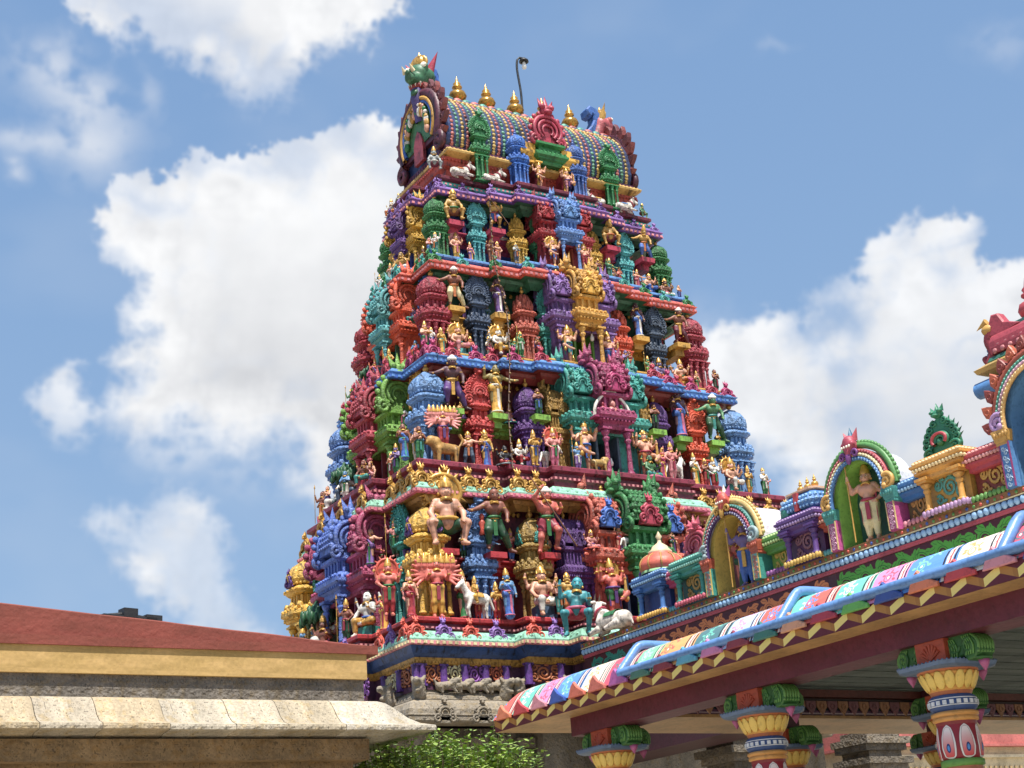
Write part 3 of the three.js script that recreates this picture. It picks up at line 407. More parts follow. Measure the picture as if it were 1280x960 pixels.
// neck shrines below the roof
for (const sd of [-1, 1]) {
  panjara(tower, paint(C.green), [sd * 2.45, 23.5, 1.62], 0, [0.8, 0.9, 0.7], null);
  kuta(tower, paint(C.blue), [sd * 1.1, 23.5, 1.66], 0, [0.7, 0.84, 0.7], null, paint(C.blue));
}
{
  const r = sub('doorway_bay', tower, [0, 23.5, 1.62], 0, 1);
  part('door_reveal', [box(0.9, 1.0, 0.06, 0, 0, -0.3), box(0.08, 1.0, 0.5, -0.5, 0, -0.05), box(0.08, 1.0, 0.5, 0.5, 0, -0.05)], paint('#a03040'), r);
  for (const x of [-0.5, 0.5]) { const c = part('door_pillar', columnGeo(), paint(C.yellow), r); c.position.set(x, 0, 0.3); }
  part('door_cornice', [sweep(rect(0.5, 0.3, 0, 0.1), CORN.map(([a, y]) => [a + 0.1, y * 1.1 + 0.98])), blocks(outset(rect(0.5, 0.3, 0, 0.1), 0.06), 1.3, 0.16, 0.06, 0.1, 0.06), sweep(rect(0.5, 0.3, 0, 0.1), [[-0.1, 1.4], [-0.1, 1.6], [0.04, 1.66], [0.04, 1.74]])], paint(C.green), r);
  part('wide_cornice', [box(0.5, 0.7, 0.5, -0.75, 1.0, 0), box(0.5, 0.7, 0.5, 0.75, 1.0, 0), sweep(rect(1.0, 0.24), [[0, 1.2], [0.1, 1.3], [0.1, 1.4], [0, 1.46]])], paint(C.yellow), r);
  const g = part('front_gable', gableGeo(), paint(C.crimson), r); g.position.set(0, 1.72, 0.25); g.scale.set(1.15, 1.15, 1.1);
}
// ---- barrel roof
{
  const prof = [[1.34, 24.74], [1.42, 24.86], [1.5, 25.1], [1.5, 25.5], [1.4, 25.95], [1.2, 26.35], [0.95, 26.65], [0.7, 26.84], [0.42, 26.97]], X = 3.5;
  const at = (t) => { const q = clamp(t) * (prof.length - 1), k = Math.min(prof.length - 2, Math.floor(q)), u = q - k; return [prof[k][0] + (prof[k + 1][0] - prof[k][0]) * u, prof[k][1] + (prof[k + 1][1] - prof[k][1]) * u]; };
  const full = [...prof, [0.3, 27.12], [-0.3, 27.12], ...prof.slice().reverse().map(([z, y]) => [-z, y])];
  const roof = part('barrel_roof', [extr(shape(full), 2 * X, 0, 1).rotateY(Math.PI / 2).translate(-X, 0, 0)], paint('#22386e'), tower);
  const cols = { '#c06a66': [], '#5a9c80': [], '#d0ae58': [] }, keys = Object.keys(cols);
  for (let c = 0; c < 36; c++) for (let k = 0; k < 16; k++) { const [z, y] = at(0.08 + k * 0.046); cols[keys[c % 3]].push(ball(0.068 + jrng() * 0.018, (jrng() - 0.5) * 0.02 - X + 0.1 + (c + 0.5) * (2 * X - 0.2) / 36, y - 0.01, z, 0.85, 0.8, 0.6, 7)); }
  keys.forEach((k) => stuff(part('roof_scales', cols[k], paint(k), roof)));
  const rope = []; for (let c = 0; c < 48; c++) { const [z, y] = at(0.87); rope.push(ball(0.12, -X + (c + 0.5) * 2 * X / 48, y - 0.02, z + 0.02, 0.8, 0.8, 0.8, 7)); }
  stuff(part('roof_rope', rope, paint(C.gold), roof));
  const dots = []; for (let c = 0; c < 60; c++) { const [z, y] = at(0.94); dots.push(ball(0.055, -X + (c + 0.5) * 2 * X / 60, y + 0.02, z + 0.02, 1, 1, 1, 6)); } stuff(part('roof_beads', dots, paint(C.crimson), roof));
  const scal = [[], [], []]; for (let c = 0; c < 22; c++) { const x = -X + (c + 0.5) * 2 * X / 22; scal[0].push(ball(0.2, x, 26.97, 0.5, 0.7, 0.95, 0.6, 8)); scal[1 + c % 2].push(ball(0.18, x, 27.12, 0.34, 0.8, 1.05, 0.8, 8)); }
  stuff(part('crest_scallops', scal[0], paint(C.navy), roof)); stuff(part('crest_leaves', scal[1], paint('#3fa08a'), roof)); stuff(part('crest_leaves', scal[2], paint('#d0605c'), roof));
  part('roof_base_band', [sweep(rect(3.55, 1.42), [[0, 24.5], [0.02, 24.52], [0.02, 24.72], [-0.06, 24.76]], 0), blocks(rect(3.57, 1.45), 24.55, 0.16, 0.08, 0.12, 0.03)], paint('#5a1f48'), tower);
  part('roof_cornice', [sweep(rect(3.5, 1.6), [[-0.2, 24.28], [0.14, 24.36], [0.16, 24.42], [0.14, 24.46], [-0.1, 24.54], [-0.2, 24.54]], 0), beads(rect(3.6, 1.7), 24.47, 0.14, 0.045)], paint('#cfa64e'), tower);
  part('roof_frieze', [sweep(rect(3.6, 1.4), [[0, 23.5], [-0.1, 23.9], [0, 24.0], [0.06, 24.3]], 0), blocks(rect(3.68, 1.48), 24.16, 0.13, 0.06, 0.05, 0.03)], paint('#b8402a'), tower);
  // five gold pots on the ridge
  for (let k = 0; k < 5; k++) { const f = part('ridge_finial', finialGeo(), paint('#d8a02c', { roughness: 0.28, metalness: 0.55 }), tower); f.position.set(-2.16 + k * 1.1, 27.2, 0); f.scale.set(1.3, 1.16, 1.3); }
  // end arches with petals, and the beasts that spit them
  for (const sd of [-1, 1]) {
    const e = sub('end_arch', tower, [sd * 3.62, 24.55, 0], sd * Math.PI / 2, 1);   // its +z looks outwards
    const arc = (R, a0 = -0.55) => Array.from({ length: 25 }, (_, i) => { const a = a0 + i / 24 * (Math.PI - 2 * a0); return [R * Math.cos(a) * 1.0, 1.32 + R * 1.0 * Math.sin(a), 0]; });
    const M = paint('#5a2038');
    part('arch_rim', [tube(arc(1.3), 0.17, 40, 8), extr(shape(arc(1.3).map((p) => [p[0], p[1]])), 0.3, 0, 1).translate(0, 0, -0.28)], M, e);
    part('arch_ring', [tube(arc(1.12).map((p) => [p[0], p[1], 0.12]), 0.07, 40, 6)], paint(C.gold), e);
    part('arch_ring', [tube(arc(1.0).map((p) => [p[0], p[1], 0.1]), 0.06, 40, 6)], paint(C.blue), e);
    part('arch_field', [extr(shape(arc(0.96).map((p) => [p[0], p[1]])), 0.06, 0, 1)], paint('#3f7a4a'), e);
    part('arch_niche', [extr(shape([[-0.3, 0.2], [-0.3, 0.9], [-0.16, 1.2], [0, 1.34], [0.16, 1.2], [0.3, 0.9], [0.3, 0.2]]), 0.12, 0, 1)], paint('#a03a48'), e);
    const rr = rng(31 + sd); const blobs = { [SKIN.peach]: [], [C.gold]: [], [C.white]: [], [C.green]: [] }, bk = Object.keys(blobs);
    for (let k = 0; k < 16; k++) { const a = -0.2 + k / 15 * 3.54, R = 0.72; const l = blobs[bk[k % 4]]; const x = R * Math.cos(a), y = 1.26 + R * Math.sin(a); l.push(ball(0.12, x, y, 0.14, 1.5, 0.9, 0.8), ball(0.08, x, y + 0.24, 0.16)); }
    bk.forEach((k) => stuff(part('arch_figures', blobs[k], paint(k), e)));
    for (let k = 0; k < 15; k++) { const a = -0.42 + k / 14 * 3.98; if (Math.abs(a - Math.PI / 2) < 0.25) continue; const p = part('arch_petal', once('petal', () => [extr(shape([[0, -0.2], [0.2, -0.17], [0.34, -0.02], [0.42, 0.14], [0.24, 0.16], [0, 0.16]]), 0.16, 0.03).translate(0, 0, -0.08), ring(0.09, 0.03, 0.14, -0.01, 0.1, 6.28, 0, 10, 5)]), paint(k % 2 ? '#6d2b34' : '#8a3a38'), e); p.position.set(1.36 * Math.cos(a), 1.32 + 1.36 * Math.sin(a), -0.05); p.scale.setScalar(0.85); p.rotation.z = a; if (Math.cos(a) < 0) p.scale.y = -0.85; }
    for (const s2 of [-1, 1]) part('arch_scroll', [spiral(0.3, 1.5, 0.12, s2 * 1.25, 0.36, 0.04, -s2, s2 > 0 ? 2.0 : 1.1)], M, e);
    // beast head on the crown of the arch, mouth open outwards
    const b = sub('beast_head', tower, [sd * 3.45, 27.0, 0], sd * Math.PI / 2 + (sd < 0 ? 0.5 : 0), sd < 0 ? [1.55, 1.45, 1.0] : [1.25, 1.2, 1.0]);
    const col = sd < 0 ? { head: '#2c6b46', crest: C.blue, ear: C.crimson } : { head: '#b04a52', crest: '#2f62b0', ear: '#d2a23a' };
    part('skull', net([[[0, 0.62, 0.02], [0, 0.66, 0.3], 0.3, 0.24], [[0, 0.5, 0.3], [0, 0.42, 0.72], 0.2, 0.12], [[0, 0.42, 0.7], [0, 0.52, 0.84], 0.11, 0.07], [[0, 0.3, 0.1], [0, 0.1, 0.52], 0.16, 0.09], [[-0.19, 0.78, 0.3], [-0.19, 0.78, 0.3], 0.1], [[0.19, 0.78, 0.3], [0.19, 0.78, 0.3], 0.1], [[0, 0.2, -0.2], [0, 0.6, 0], 0.26, 0.28]], 0.04, 0.05), paint(col.head), b);
    part('mouth', [ball(0.2, 0, 0.3, 0.34, 0.6, 0.9, 1.2)], paint('#a01a1a'), b);
    part('teeth', [-0.14, -0.05, 0.05, 0.14].flatMap((x) => [new THREE.ConeGeometry(0.035, 0.12, 5).rotateX(Math.PI).translate(x, 0.3, 0.6 - Math.abs(x)), new THREE.ConeGeometry(0.03, 0.1, 5).translate(x * 0.8, 0.2, 0.5 - Math.abs(x))]), paint('#efe9d8'), b);
    part('eyes', [ball(0.075, -0.2, 0.8, 0.37), ball(0.075, 0.2, 0.8, 0.37)], paint('#efe9d8'), b);
    for (const s2 of [-1, 1]) { part('ear', [new THREE.ConeGeometry(0.12, 0.5, 7).rotateZ(-s2 * 0.5).translate(s2 * 0.3, 0.98, -0.02)], paint(col.ear), b); part('horn', [new THREE.ConeGeometry(0.06, 0.24, 6).rotateX(0.9).translate(s2 * 0.1, 0.62, 0.86)], paint('#e0cda0'), b); }
    part('crown', [ball(0.16, 0, 1.02, 0.12, 1.1), ring(0.18, 0.05, 0, 0.98, 0.14), new THREE.ConeGeometry(0.1, 0.22, 7).translate(0, 1.2, 0.1)], gold(), b);
    // crest that curls back over the ridge
    part('crest', [extr(shape([[0.12, 0], [0.2, 0.4], [0.12, 0.78], [-0.1, 1.02], [-0.32, 1.06], [-0.44, 0.94], [-0.42, 0.8], [-0.3, 0.78], [-0.26, 0.88], [-0.18, 0.84], [-0.16, 0.64], [-0.3, 0.4], [-0.6, 0.14], [-0.9, 0]]), 0.3, 0.04).translate(0, 0, -0.15).rotateY(-Math.PI / 2).translate(0, sd < 0 ? -0.1 : 0.05, -0.12)], paint(col.crest), b);
    part('tongue', [tube([[0, 0.22, 0.4], [0, 0.0, 0.42], [0, -0.3, 0.3], [0, -0.55, 0.24]], 0.13, 14, 8)], paint(sd < 0 ? '#4b3a7a' : '#a05a3a'), b);
  }
}
// ---- the painted frieze under the first cornice and the granite base
{
  const P0 = PL[0], Pf = outset(P0, -0.32);
  part('blue_moulding', [sweep(P0, [[-0.24, 8.06], [-0.2, 8.1], [-0.14, 8.16], [-0.09, 8.24], [-0.05, 8.335]], 0), sweep(P0, [[-0.12, 8.2], [-0.1, 8.235], [-0.12, 8.26]], 0)], paint('#214a86'), tower);
  part('gold_cove', [sweep(P0, [[-0.31, 7.9], [-0.27, 7.92], [-0.24, 8.0], [-0.22, 8.07]], 0), blocks(outset(P0, -0.25), 7.945, 0.09, 0.045, 0.05, 0.04)], paint('#c9962e'), tower);
  part('frieze_wall', [sweep(Pf, [[0, 7.3], [0, 7.95]], 0)], paint('#5a2c4c'), tower);
  const pil = once('pil', () => [new THREE.CylinderGeometry(0.1, 0.1, 0.52, 10).translate(0, 0.26, 0), box(0.24, 0.05, 0.14, 0, 0.49, 0), box(0.24, 0.05, 0.14, 0, 0, 0)]);
  const scroll = (n) => once('scr' + n, () => { const l = []; const s = n % 2 ? 1 : -1; l.push(spiral(0.17, 1.8, 0.03, 0.02 * s, 0.02, 0, s, 0), spiral(0.1, 1.3, 0.028, -0.24 * s, 0.1, 0, -s, 1), spiral(0.1, 1.3, 0.028, 0.24 * s, -0.1, 0, s, 2), spiral(0.08, 1.2, 0.025, -0.22 * s, -0.13, 0, s, 3), spiral(0.08, 1.2, 0.025, 0.22 * s, 0.15, 0, -s, 3)); for (let k = 0; k < 9; k++) { const a = k * 0.7; l.push(ball(0.06, 0.27 * Math.cos(a), 0.2 * Math.sin(a), 0, 0.5, 1, 0.4, 6)); } return l; });
  const bays = (u0, u1, n, face) => { for (let k = 0; k <= n; k++) { const u = u0 + (u1 - u0) * k / n; const m = part('pilaster', pil, paint('#6a3a9a'), tower); face(m, u, 7.38); if (k < n) { const q = part('scroll_panel', scroll(k), paint(['#b0602f', '#d8cc98', '#8a48a8', '#b8562f', '#d8cc98'][k % 5]), tower); face(q, u + (u1 - u0) / n / 2, 7.66); q.scale.set(Math.min(2, Math.abs(u1 - u0) / n / 0.72), 1.1, 1); } } };
  const zf = LV[0].D - 0.32;
  bays(-6.8, -4.42, 4, (m, u, y) => m.position.set(u, y, zf + 0.03));
  bays(-4.05, -3.1, 1, (m, u, y) => m.position.set(u, y, zf + 0.53));
  bays(4.42, 6.7, 4, (m, u, y) => m.position.set(u, y, zf + 0.03));
  bays(zf, -zf, 10, (m, u, y) => { m.position.set(-6.95 - (Math.abs(u) < LV[0].D * 0.5 ? 0.4 : 0), y, u); m.rotation.y = -Math.PI / 2; });
  const G = stone('#b9ab95', { bumpScale: 0.03 }), GD = G;
  part('granite_shelf', [sweep(P0, [[-0.5, 7.0], [-0.12, 7.04], [-0.14, 7.12], [-0.2, 7.16], [-0.2, 7.2], [-0.34, 7.24], [-0.38, 7.4], [-0.55, 7.42]], 0)], GD, tower);
  part('granite_roll', [sweep(P0, [[-0.3, 6.42], [0.2, 6.44], [0.24, 6.48], [0.24, 6.56], [0.22, 6.6], [0.2, 6.76], [0.1, 6.92], [-0.1, 7.02], [-0.2, 7.04]], 0), sweep(P0, [[0.22, 6.585], [0.255, 6.6], [0.255, 6.62], [0.215, 6.635]], 0)], G, tower);
  // lions and sea beasts on the shelf, arched ornaments on the roll
  const lion = once('slion', () => net([[[-0.22, 0.16, 0], [0.12, 0.2, 0], 0.11, 0.1], [[0.14, 0.26, 0.02], [0.24, 0.3, 0.05], 0.11, 0.08], [[0.12, 0.12, 0.04], [0.2, 0.02, 0.05], 0.05, 0.04], [[-0.2, 0.12, 0.04], [-0.16, 0.02, 0.05], 0.06, 0.04], [[-0.28, 0.2, 0], [-0.36, 0.34, 0], 0.04, 0.03]], 0.03, 0.04));
  const makara = once('smak', () => net([[[0, 0.1, 0], [0, 0.3, 0.08], 0.17, 0.16], [[0, 0.36, 0.1], [0, 0.4, 0.3], 0.13, 0.09], [[-0.12, 0.42, 0.1], [-0.16, 0.52, 0.04], 0.06, 0.04], [[0.12, 0.42, 0.1], [0.16, 0.52, 0.04], 0.06, 0.04], [[0, 0.2, 0.12], [0, 0.16, 0.26], 0.1, 0.06]], 0.035, 0.04));
  const zs = LV[0].D - 0.12;
  for (let k = 0; k < 5; k++) { const m = part('carved_lion', lion, G, tower); m.position.set(-6.15 + k * 0.44, 7.2, zs - 0.06); m.rotation.y = k % 2 ? 0.3 : -0.2; }
  for (const [x, z, ry] of [[-6.95, zs - 0.05, -0.7], [-4.2, zs + 0.1, -0.7], [-4.55, zs - 0.05, 0.2], [-3.0, zs + 0.6, -0.5]]) { const m = part('carved_sea_beast', makara, G, tower); m.position.set(x, 7.06, z); m.rotation.y = ry; }
  for (let k = 0; k < 3; k++) { const m = part('carved_sea_beast', makara, GD, tower); m.position.set(-7.15 - (k === 1 ? 0.4 : 0), 7.06, 3.4 - k * 3.2); m.rotation.y = -Math.PI / 2; }
  for (const [x, z] of [[-6.5, 4.93], [-5.45, 4.93], [-4.05, 5.43]]) { const m = part('carved_arch', kuduGeo(), G, tower); m.position.set(x, 6.42, z + 0.02); m.scale.set(0.62, 0.62, 0.6); }
  part('granite_wall', [sweep(P0, [[-0.1, 0.002], [-0.1, 0.6], [-0.5, 0.9], [-0.9, 1.2], [-0.9, 6.45]], 0)], G, tower);
  for (let k = 0; k < 5; k++) for (const x of [-7.0 + k * 0.68 + 0.55]) { const c = part('granite_pilaster', once('gpil', () => [box(0.3, 4.4, 0.24), box(0.42, 0.3, 0.34, 0, 4.4), box(0.52, 0.24, 0.4, 0, 4.75)]), G, tower); c.position.set(x, 1.2, LV[0].D - 0.86); }
}
// lamp on the ridge
{
  const a = [0.32, 27.1, 0], t = thing('roof_lamp', 'bare bulb street lamp on a thin dark pole rising from the tower ridge', 'lamp', a);
  part('pole', [tube([[0, 0, 0], [0.02, 1.2, 0], [-0.06, 2.3, 0], [0.02, 2.62, 0], [0.2, 2.66, 0]], 0.04, 20, 6)], paint(C.black), t);
  part('lamp_hood', [lathe([[0, 0.16], [0.07, 0.15], [0.16, 0.06], [0.17, 0], [0.1, 0.0]], 12).translate(0.24, 2.52, 0)], paint(C.black), t);
  part('bulb', [lathe([[0, 0], [0.07, 0.04], [0.09, 0.12], [0.06, 0.22], [0.05, 0.3], [0, 0.3]], 12).translate(0.24, 2.22, 0)], new THREE.MeshStandardMaterial({ color: '#e8e8e4', roughness: 0.15 }), t);
}
// ---------------------------------------------------------------- painted statues
const ARM = {   // elbow, wrist, fingertips for the side x > 0 of a figure one unit tall, facing +z
  down: [[0.165, 0.65, 0], [0.175, 0.51, 0.05], [0.165, 0.44, 0.07]], hip: [[0.21, 0.66, -0.02], [0.12, 0.56, 0.05], [0.07, 0.545, 0.08]], pray: [[0.165, 0.66, 0.06], [0.035, 0.71, 0.15], [0.012, 0.785, 0.165]],
  fold: [[0.17, 0.665, 0.05], [0.0, 0.69, 0.135], [-0.07, 0.695, 0.12]], up: [[0.22, 0.73, 0.02], [0.24, 0.88, 0.08], [0.235, 0.95, 0.1]], fwd: [[0.175, 0.67, 0.05], [0.165, 0.72, 0.19], [0.15, 0.78, 0.21]],
  out: [[0.24, 0.73, 0.03], [0.36, 0.7, 0.1], [0.42, 0.71, 0.12]], back: [[0.21, 0.75, -0.05], [0.26, 0.89, -0.02], [0.255, 0.96, 0]], knee: [[0.19, 0.66, 0.06], [0.165, 0.56, 0.18], [0.15, 0.54, 0.24]], over: [[0.2, 0.86, 0.06], [0.12, 1.0, 0.12], [0.08, 1.04, 0.14]],
};
const LEG = {   // knee, ankle, toe relative to the hip
  st: [[0.005, -0.24, 0.015], [0.005, -0.47, -0.01], [0.02, -0.5, 0.085]], wide: [[0.05, -0.23, 0.05], [0.075, -0.47, 0], [0.105, -0.5, 0.08]], fold: [[0.14, -0.02, 0.13], [-0.05, -0.05, 0.2], [-0.11, -0.05, 0.2]],
  hang: [[0.04, -0.01, 0.22], [0.04, -0.23, 0.21], [0.045, -0.26, 0.29]], lift: [[0.12, -0.05, 0.19], [-0.03, -0.17, 0.28], [-0.09, -0.2, 0.33]], splay: [[0.15, 0.0, 0.16], [0.1, -0.22, 0.15], [0.14, -0.25, 0.22]], bent: [[0.07, -0.16, 0.17], [0.05, -0.38, 0.06], [0.07, -0.42, 0.14]], squat: [[0.12, -0.02, 0.2], [0.09, -0.28, 0.1], [0.12, -0.32, 0.2]], trail: [[0.09, -0.2, 0.04], [0.2, -0.4, -0.06], [0.26, -0.44, 0]], ride: [[0.14, -0.08, 0.14], [0.15, -0.28, 0.06], [0.16, -0.3, 0.13]],
};
const POSE = {
  pray: { la: 'pray', ra: 'pray' }, fold: { la: 'fold', ra: 'fold' }, staff: { la: 'hip', ra: 'up', prop: 'staff' }, hold: { la: 'fwd', ra: 'fwd', prop: 'plate' }, four: { la: 'fwd', ra: 'hip', ext: ['back'] },
  woman: { la: 'down', ra: 'fwd', fem: 1, sway: 0.05, cloth: 'sari' }, dancer: { la: 'out', ra: 'up', fem: 1, sway: -0.08, cloth: 'sari' }, archer: { la: 'out', ra: 'fold', ll: 'wide', rl: 'wide', prop: 'bow' },
  guard: { la: 'fwd', ra: 'up', ll: 'lift', rl: 'st', ext: ['back'], fat: 0.02, cloth: 'shorts', prop: 'club', sway: 0.06 }, sit: { la: 'fwd', ra: 'knee', ll: 'fold', rl: 'hang', hip: 0.28, ext: ['back'], cloth: 'trousers', seat: 1 }, lotus: { la: 'fwd', ra: 'knee', ll: 'fold', rl: 'fold', hip: 0.12, ext: ['back'], cloth: 'trousers', seat: 0 },
  splay: { la: 'knee', ra: 'knee', ll: 'splay', rl: 'splay', hip: 0.27, fat: 0.03, cloth: 'shorts', lean: 0.12 }, lean: { la: 'knee', ra: 'out', ll: 'trail', rl: 'bent', hip: 0.46, lean: 0.32, cloth: 'trousers' }, hunter: { la: 'fwd', ra: 'over', ll: 'bent', rl: 'wide', hip: 0.46, lean: 0.2, cloth: 'shorts', prop: 'spear' },
  many: { la: 'fwd', ra: 'fwd', fan: 7, heads: 1, cloth: 'trousers' }, push: { la: 'fwd', ra: 'up', ll: 'squat', rl: 'squat', hip: 0.34, lean: 0.1, sway: -0.12, fat: 0.025, cloth: 'shorts' }, recline: { la: 'down', ra: 'up', ll: 'bent', rl: 'hang', hip: 0.16, lean: -0.75, cloth: 'shorts' }, ride: { la: 'fwd', ra: 'fwd', ll: 'ride', rl: 'ride', hip: 0.52, cloth: 'trousers' }, sage: { la: 'pray', ra: 'pray', ll: 'fold', rl: 'fold', hip: 0.12, cloth: 'sari0' },
};
function figure(key) {       // geometries of one pose
  return cache.get('fig' + key) ?? (() => {
    const o = POSE[key], hy = o.hip ?? 0.52, dy = hy - 0.52, lean = o.lean ?? 0, sway = o.sway ?? 0, fat = o.fat ?? 0;
    const T = ([x, y, z]) => { let Y = y - 0.52, Z = z, X = x; const cl = Math.cos(lean), sl = Math.sin(lean); [Y, Z] = [Y * cl - Z * sl, Y * sl + Z * cl]; const cs = Math.cos(sway), ss = Math.sin(sway); [X, Y] = [X * cs - Y * ss, X * ss + Y * cs]; return [X, Y + 0.52 + dy, Z]; };
    const cap = (a, b, r0, r1) => [T(a), T(b), r0, r1];
    const B = [cap([-0.045, 0.53, 0], [0.045, 0.53, 0], 0.078), cap([0, 0.56, 0.005 + fat], [0, 0.65, 0.008 + fat * 0.6], 0.074 + fat, 0.07 + fat * 0.5), cap([-0.055, 0.73, 0], [0.055, 0.73, 0], 0.082), cap([-0.1, 0.79, 0], [0.1, 0.79, 0], 0.047), cap([0, 0.8, 0], [0, 0.87, 0.012], 0.036), cap([0, 0.905, 0.015], [0, 0.95, 0.005], 0.062, 0.066), cap([0, 0.885, 0.035], [0, 0.885, 0.035], 0.045), cap([0, 0.905, 0.083], [0, 0.925, 0.07], 0.012), cap([-0.07, 0.9, 0], [-0.07, 0.93, 0], 0.016), cap([0.07, 0.9, 0], [0.07, 0.93, 0], 0.016)];
    if (o.fem) B.push(cap([-0.045, 0.735, 0.06], [-0.045, 0.735, 0.06], 0.045), cap([0.045, 0.735, 0.06], [0.045, 0.735, 0.06], 0.045), cap([-0.06, 0.53, 0], [0.06, 0.53, 0], 0.085));
    if (o.heads) for (const x of [-0.3, -0.2, -0.1, 0.1, 0.2, 0.3]) B.push(cap([x, 0.9, -0.01], [x, 0.94, -0.01], 0.05), cap([x * 0.7, 0.82, -0.03], [x, 0.9, -0.02], 0.035));
    const arm = (a, s, r = 1) => { const [e, w, h] = ARM[a].map(([x, y, z]) => [s * x, y, z]); B.push(cap([s * 0.12, 0.785, 0], e, 0.043 * r, 0.034 * r), cap(e, w, 0.034 * r, 0.024 * r), cap(w, h, 0.027 * r, 0.018 * r)); return [e, w, h]; };
    const L = arm(o.la, 1), R = arm(o.ra, -1), wr = [L, R];
    for (const e of o.ext ?? []) { wr.push(arm(e, 1, 0.9), arm(e, -1, 0.9)); }
    if (o.fan) for (let k = 0; k < o.fan; k++) for (const s of [-1, 1]) { const a = -0.75 + k / (o.fan - 1) * 1.75; const e = [s * (0.12 + 0.15 * Math.cos(a)), 0.78 + 0.15 * Math.sin(a), -0.04], w = [s * (0.12 + 0.31 * Math.cos(a)), 0.78 + 0.31 * Math.sin(a), 0.02]; B.push(cap([s * 0.1, 0.78, -0.02], e, 0.036, 0.03), cap(e, w, 0.03, 0.026)); }
    const legs = []; for (const [n, s] of [[o.ll ?? 'st', 1], [o.rl ?? 'st', -1]]) { const h = [s * 0.055, hy, 0], [k, a, t] = LEG[n].map(([x, y, z]) => [s * (0.055 + x), Math.max(hy + y, 0.02), z]); legs.push([h, k, a, t]); B.push([h, k, 0.07, 0.05], [k, a, 0.047, 0.03], [a, t, 0.032, 0.024]); }
    const pelvis = [cap([-0.045, 0.535, 0], [0.045, 0.535, 0], 0.092 + fat * 0.5)], cl = o.cloth ?? 'trousers', mix = (a, b, t) => a.map((v, i) => v + (b[i] - v) * t);
    if (o.fem) pelvis.push(cap([-0.05, 0.53, 0], [0.05, 0.53, 0], 0.097));
    if (cl === 'sari') { pelvis.push([[0.0, hy, 0], [0.01, 0.06, 0.01], 0.085, 0.105], [[-0.05, 0.04, 0.05], [0.06, 0.03, 0.05], 0.05, 0.05], cap([-0.09, 0.8, 0.0], [-0.03, 0.7, 0.085], 0.035), cap([-0.03, 0.7, 0.085], [0.07, 0.58, 0.07], 0.035)); }
    else for (const [h, k, a] of legs) { const t = cl === 'shorts' ? 0.55 : 1; pelvis.push([h, mix(h, k, t), 0.082, cl === 'shorts' ? 0.07 : 0.062]); if (cl === 'trousers' || cl === 'sari0') pelvis.push([k, mix(k, a, 0.72), 0.06, 0.045]); }
    if (cl === 'sari0') pelvis.push(cap([0, 0.56, 0], [0, 0.76, 0], 0.085, 0.09));
    const at = (p, g) => g.applyMatrix4(new THREE.Matrix4().makeRotationX(lean)).applyMatrix4(new THREE.Matrix4().makeRotationZ(sway)).translate(...T(p));
    const hc = (p, g) => at(p, g);
    const gd = [at([0, 0.815, 0.012], new THREE.TorusGeometry(0.062, 0.016, 5, 14).rotateX(1.25)), at([0, 0.78, 0.03], new THREE.TorusGeometry(0.07, 0.012, 5, 14).rotateX(0.9)), at([0, 0.59, 0], new THREE.TorusGeometry(0.088 + fat, 0.017, 5, 14).rotateX(1.57)), at([0, 0.54, 0.09], new THREE.SphereGeometry(0.03, 6, 5))];
    for (const [e, w] of wr) { gd.push(ball(0.036, ...T(w), 0.7, 1, 1, 6)); gd.push(ball(0.046, ...T(mix([Math.sign(e[0]) * 0.12, 0.785, 0], e, 0.45)), 0.6, 1, 1, 6)); }
    for (const [, , a] of legs) gd.push(ball(0.043, a[0], a[1] + 0.02, a[2], 0.5, 1, 1, 6));
    for (const s of [-1, 1]) gd.push(at([s * 0.077, 0.885, 0], new THREE.SphereGeometry(0.02, 6, 4)));
    const kir = (x, y, z, r) => at([x, y, z], lathe([[0.072 * r, 0], [0.078 * r, 0.025], [0.066 * r, 0.035], [0.07 * r, 0.07], [0.05 * r, 0.085], [0.052 * r, 0.12], [0.03 * r, 0.14], [0.03 * r, 0.16], [0, 0.19]], 10));
    const crowns = [kir(0, 0.955, 0, 1)], low = [at([0, 0.955, 0], lathe([[0.073, 0], [0.082, 0.02], [0.07, 0.04], [0.075, 0.06], [0.05, 0.085], [0.055, 0.1], [0.02, 0.13], [0, 0.15]], 10)), at([0, 0.99, 0.07], new THREE.ConeGeometry(0.025, 0.07, 5)), at([-0.07, 0.985, 0.02], new THREE.ConeGeometry(0.02, 0.06, 5)), at([0.07, 0.985, 0.02], new THREE.ConeGeometry(0.02, 0.06, 5))]; if (o.heads) for (const x of [-0.3, -0.2, -0.1, 0.1, 0.2, 0.3]) crowns.push(kir(x, 0.95, -0.01, 0.8));
    const face = [at([-0.026, 0.927, 0.066], new THREE.SphereGeometry(0.009, 6, 4)), at([0.026, 0.927, 0.066], new THREE.SphereGeometry(0.009, 6, 4)), at([-0.027, 0.948, 0.064], new THREE.BoxGeometry(0.034, 0.006, 0.012)), at([0.027, 0.948, 0.064], new THREE.BoxGeometry(0.034, 0.006, 0.012))];
    if (!o.fem) face.push(at([0, 0.895, 0.077], new THREE.BoxGeometry(0.05, 0.01, 0.014)));
    const tw = T(R[1]), lw = T(L[1]);
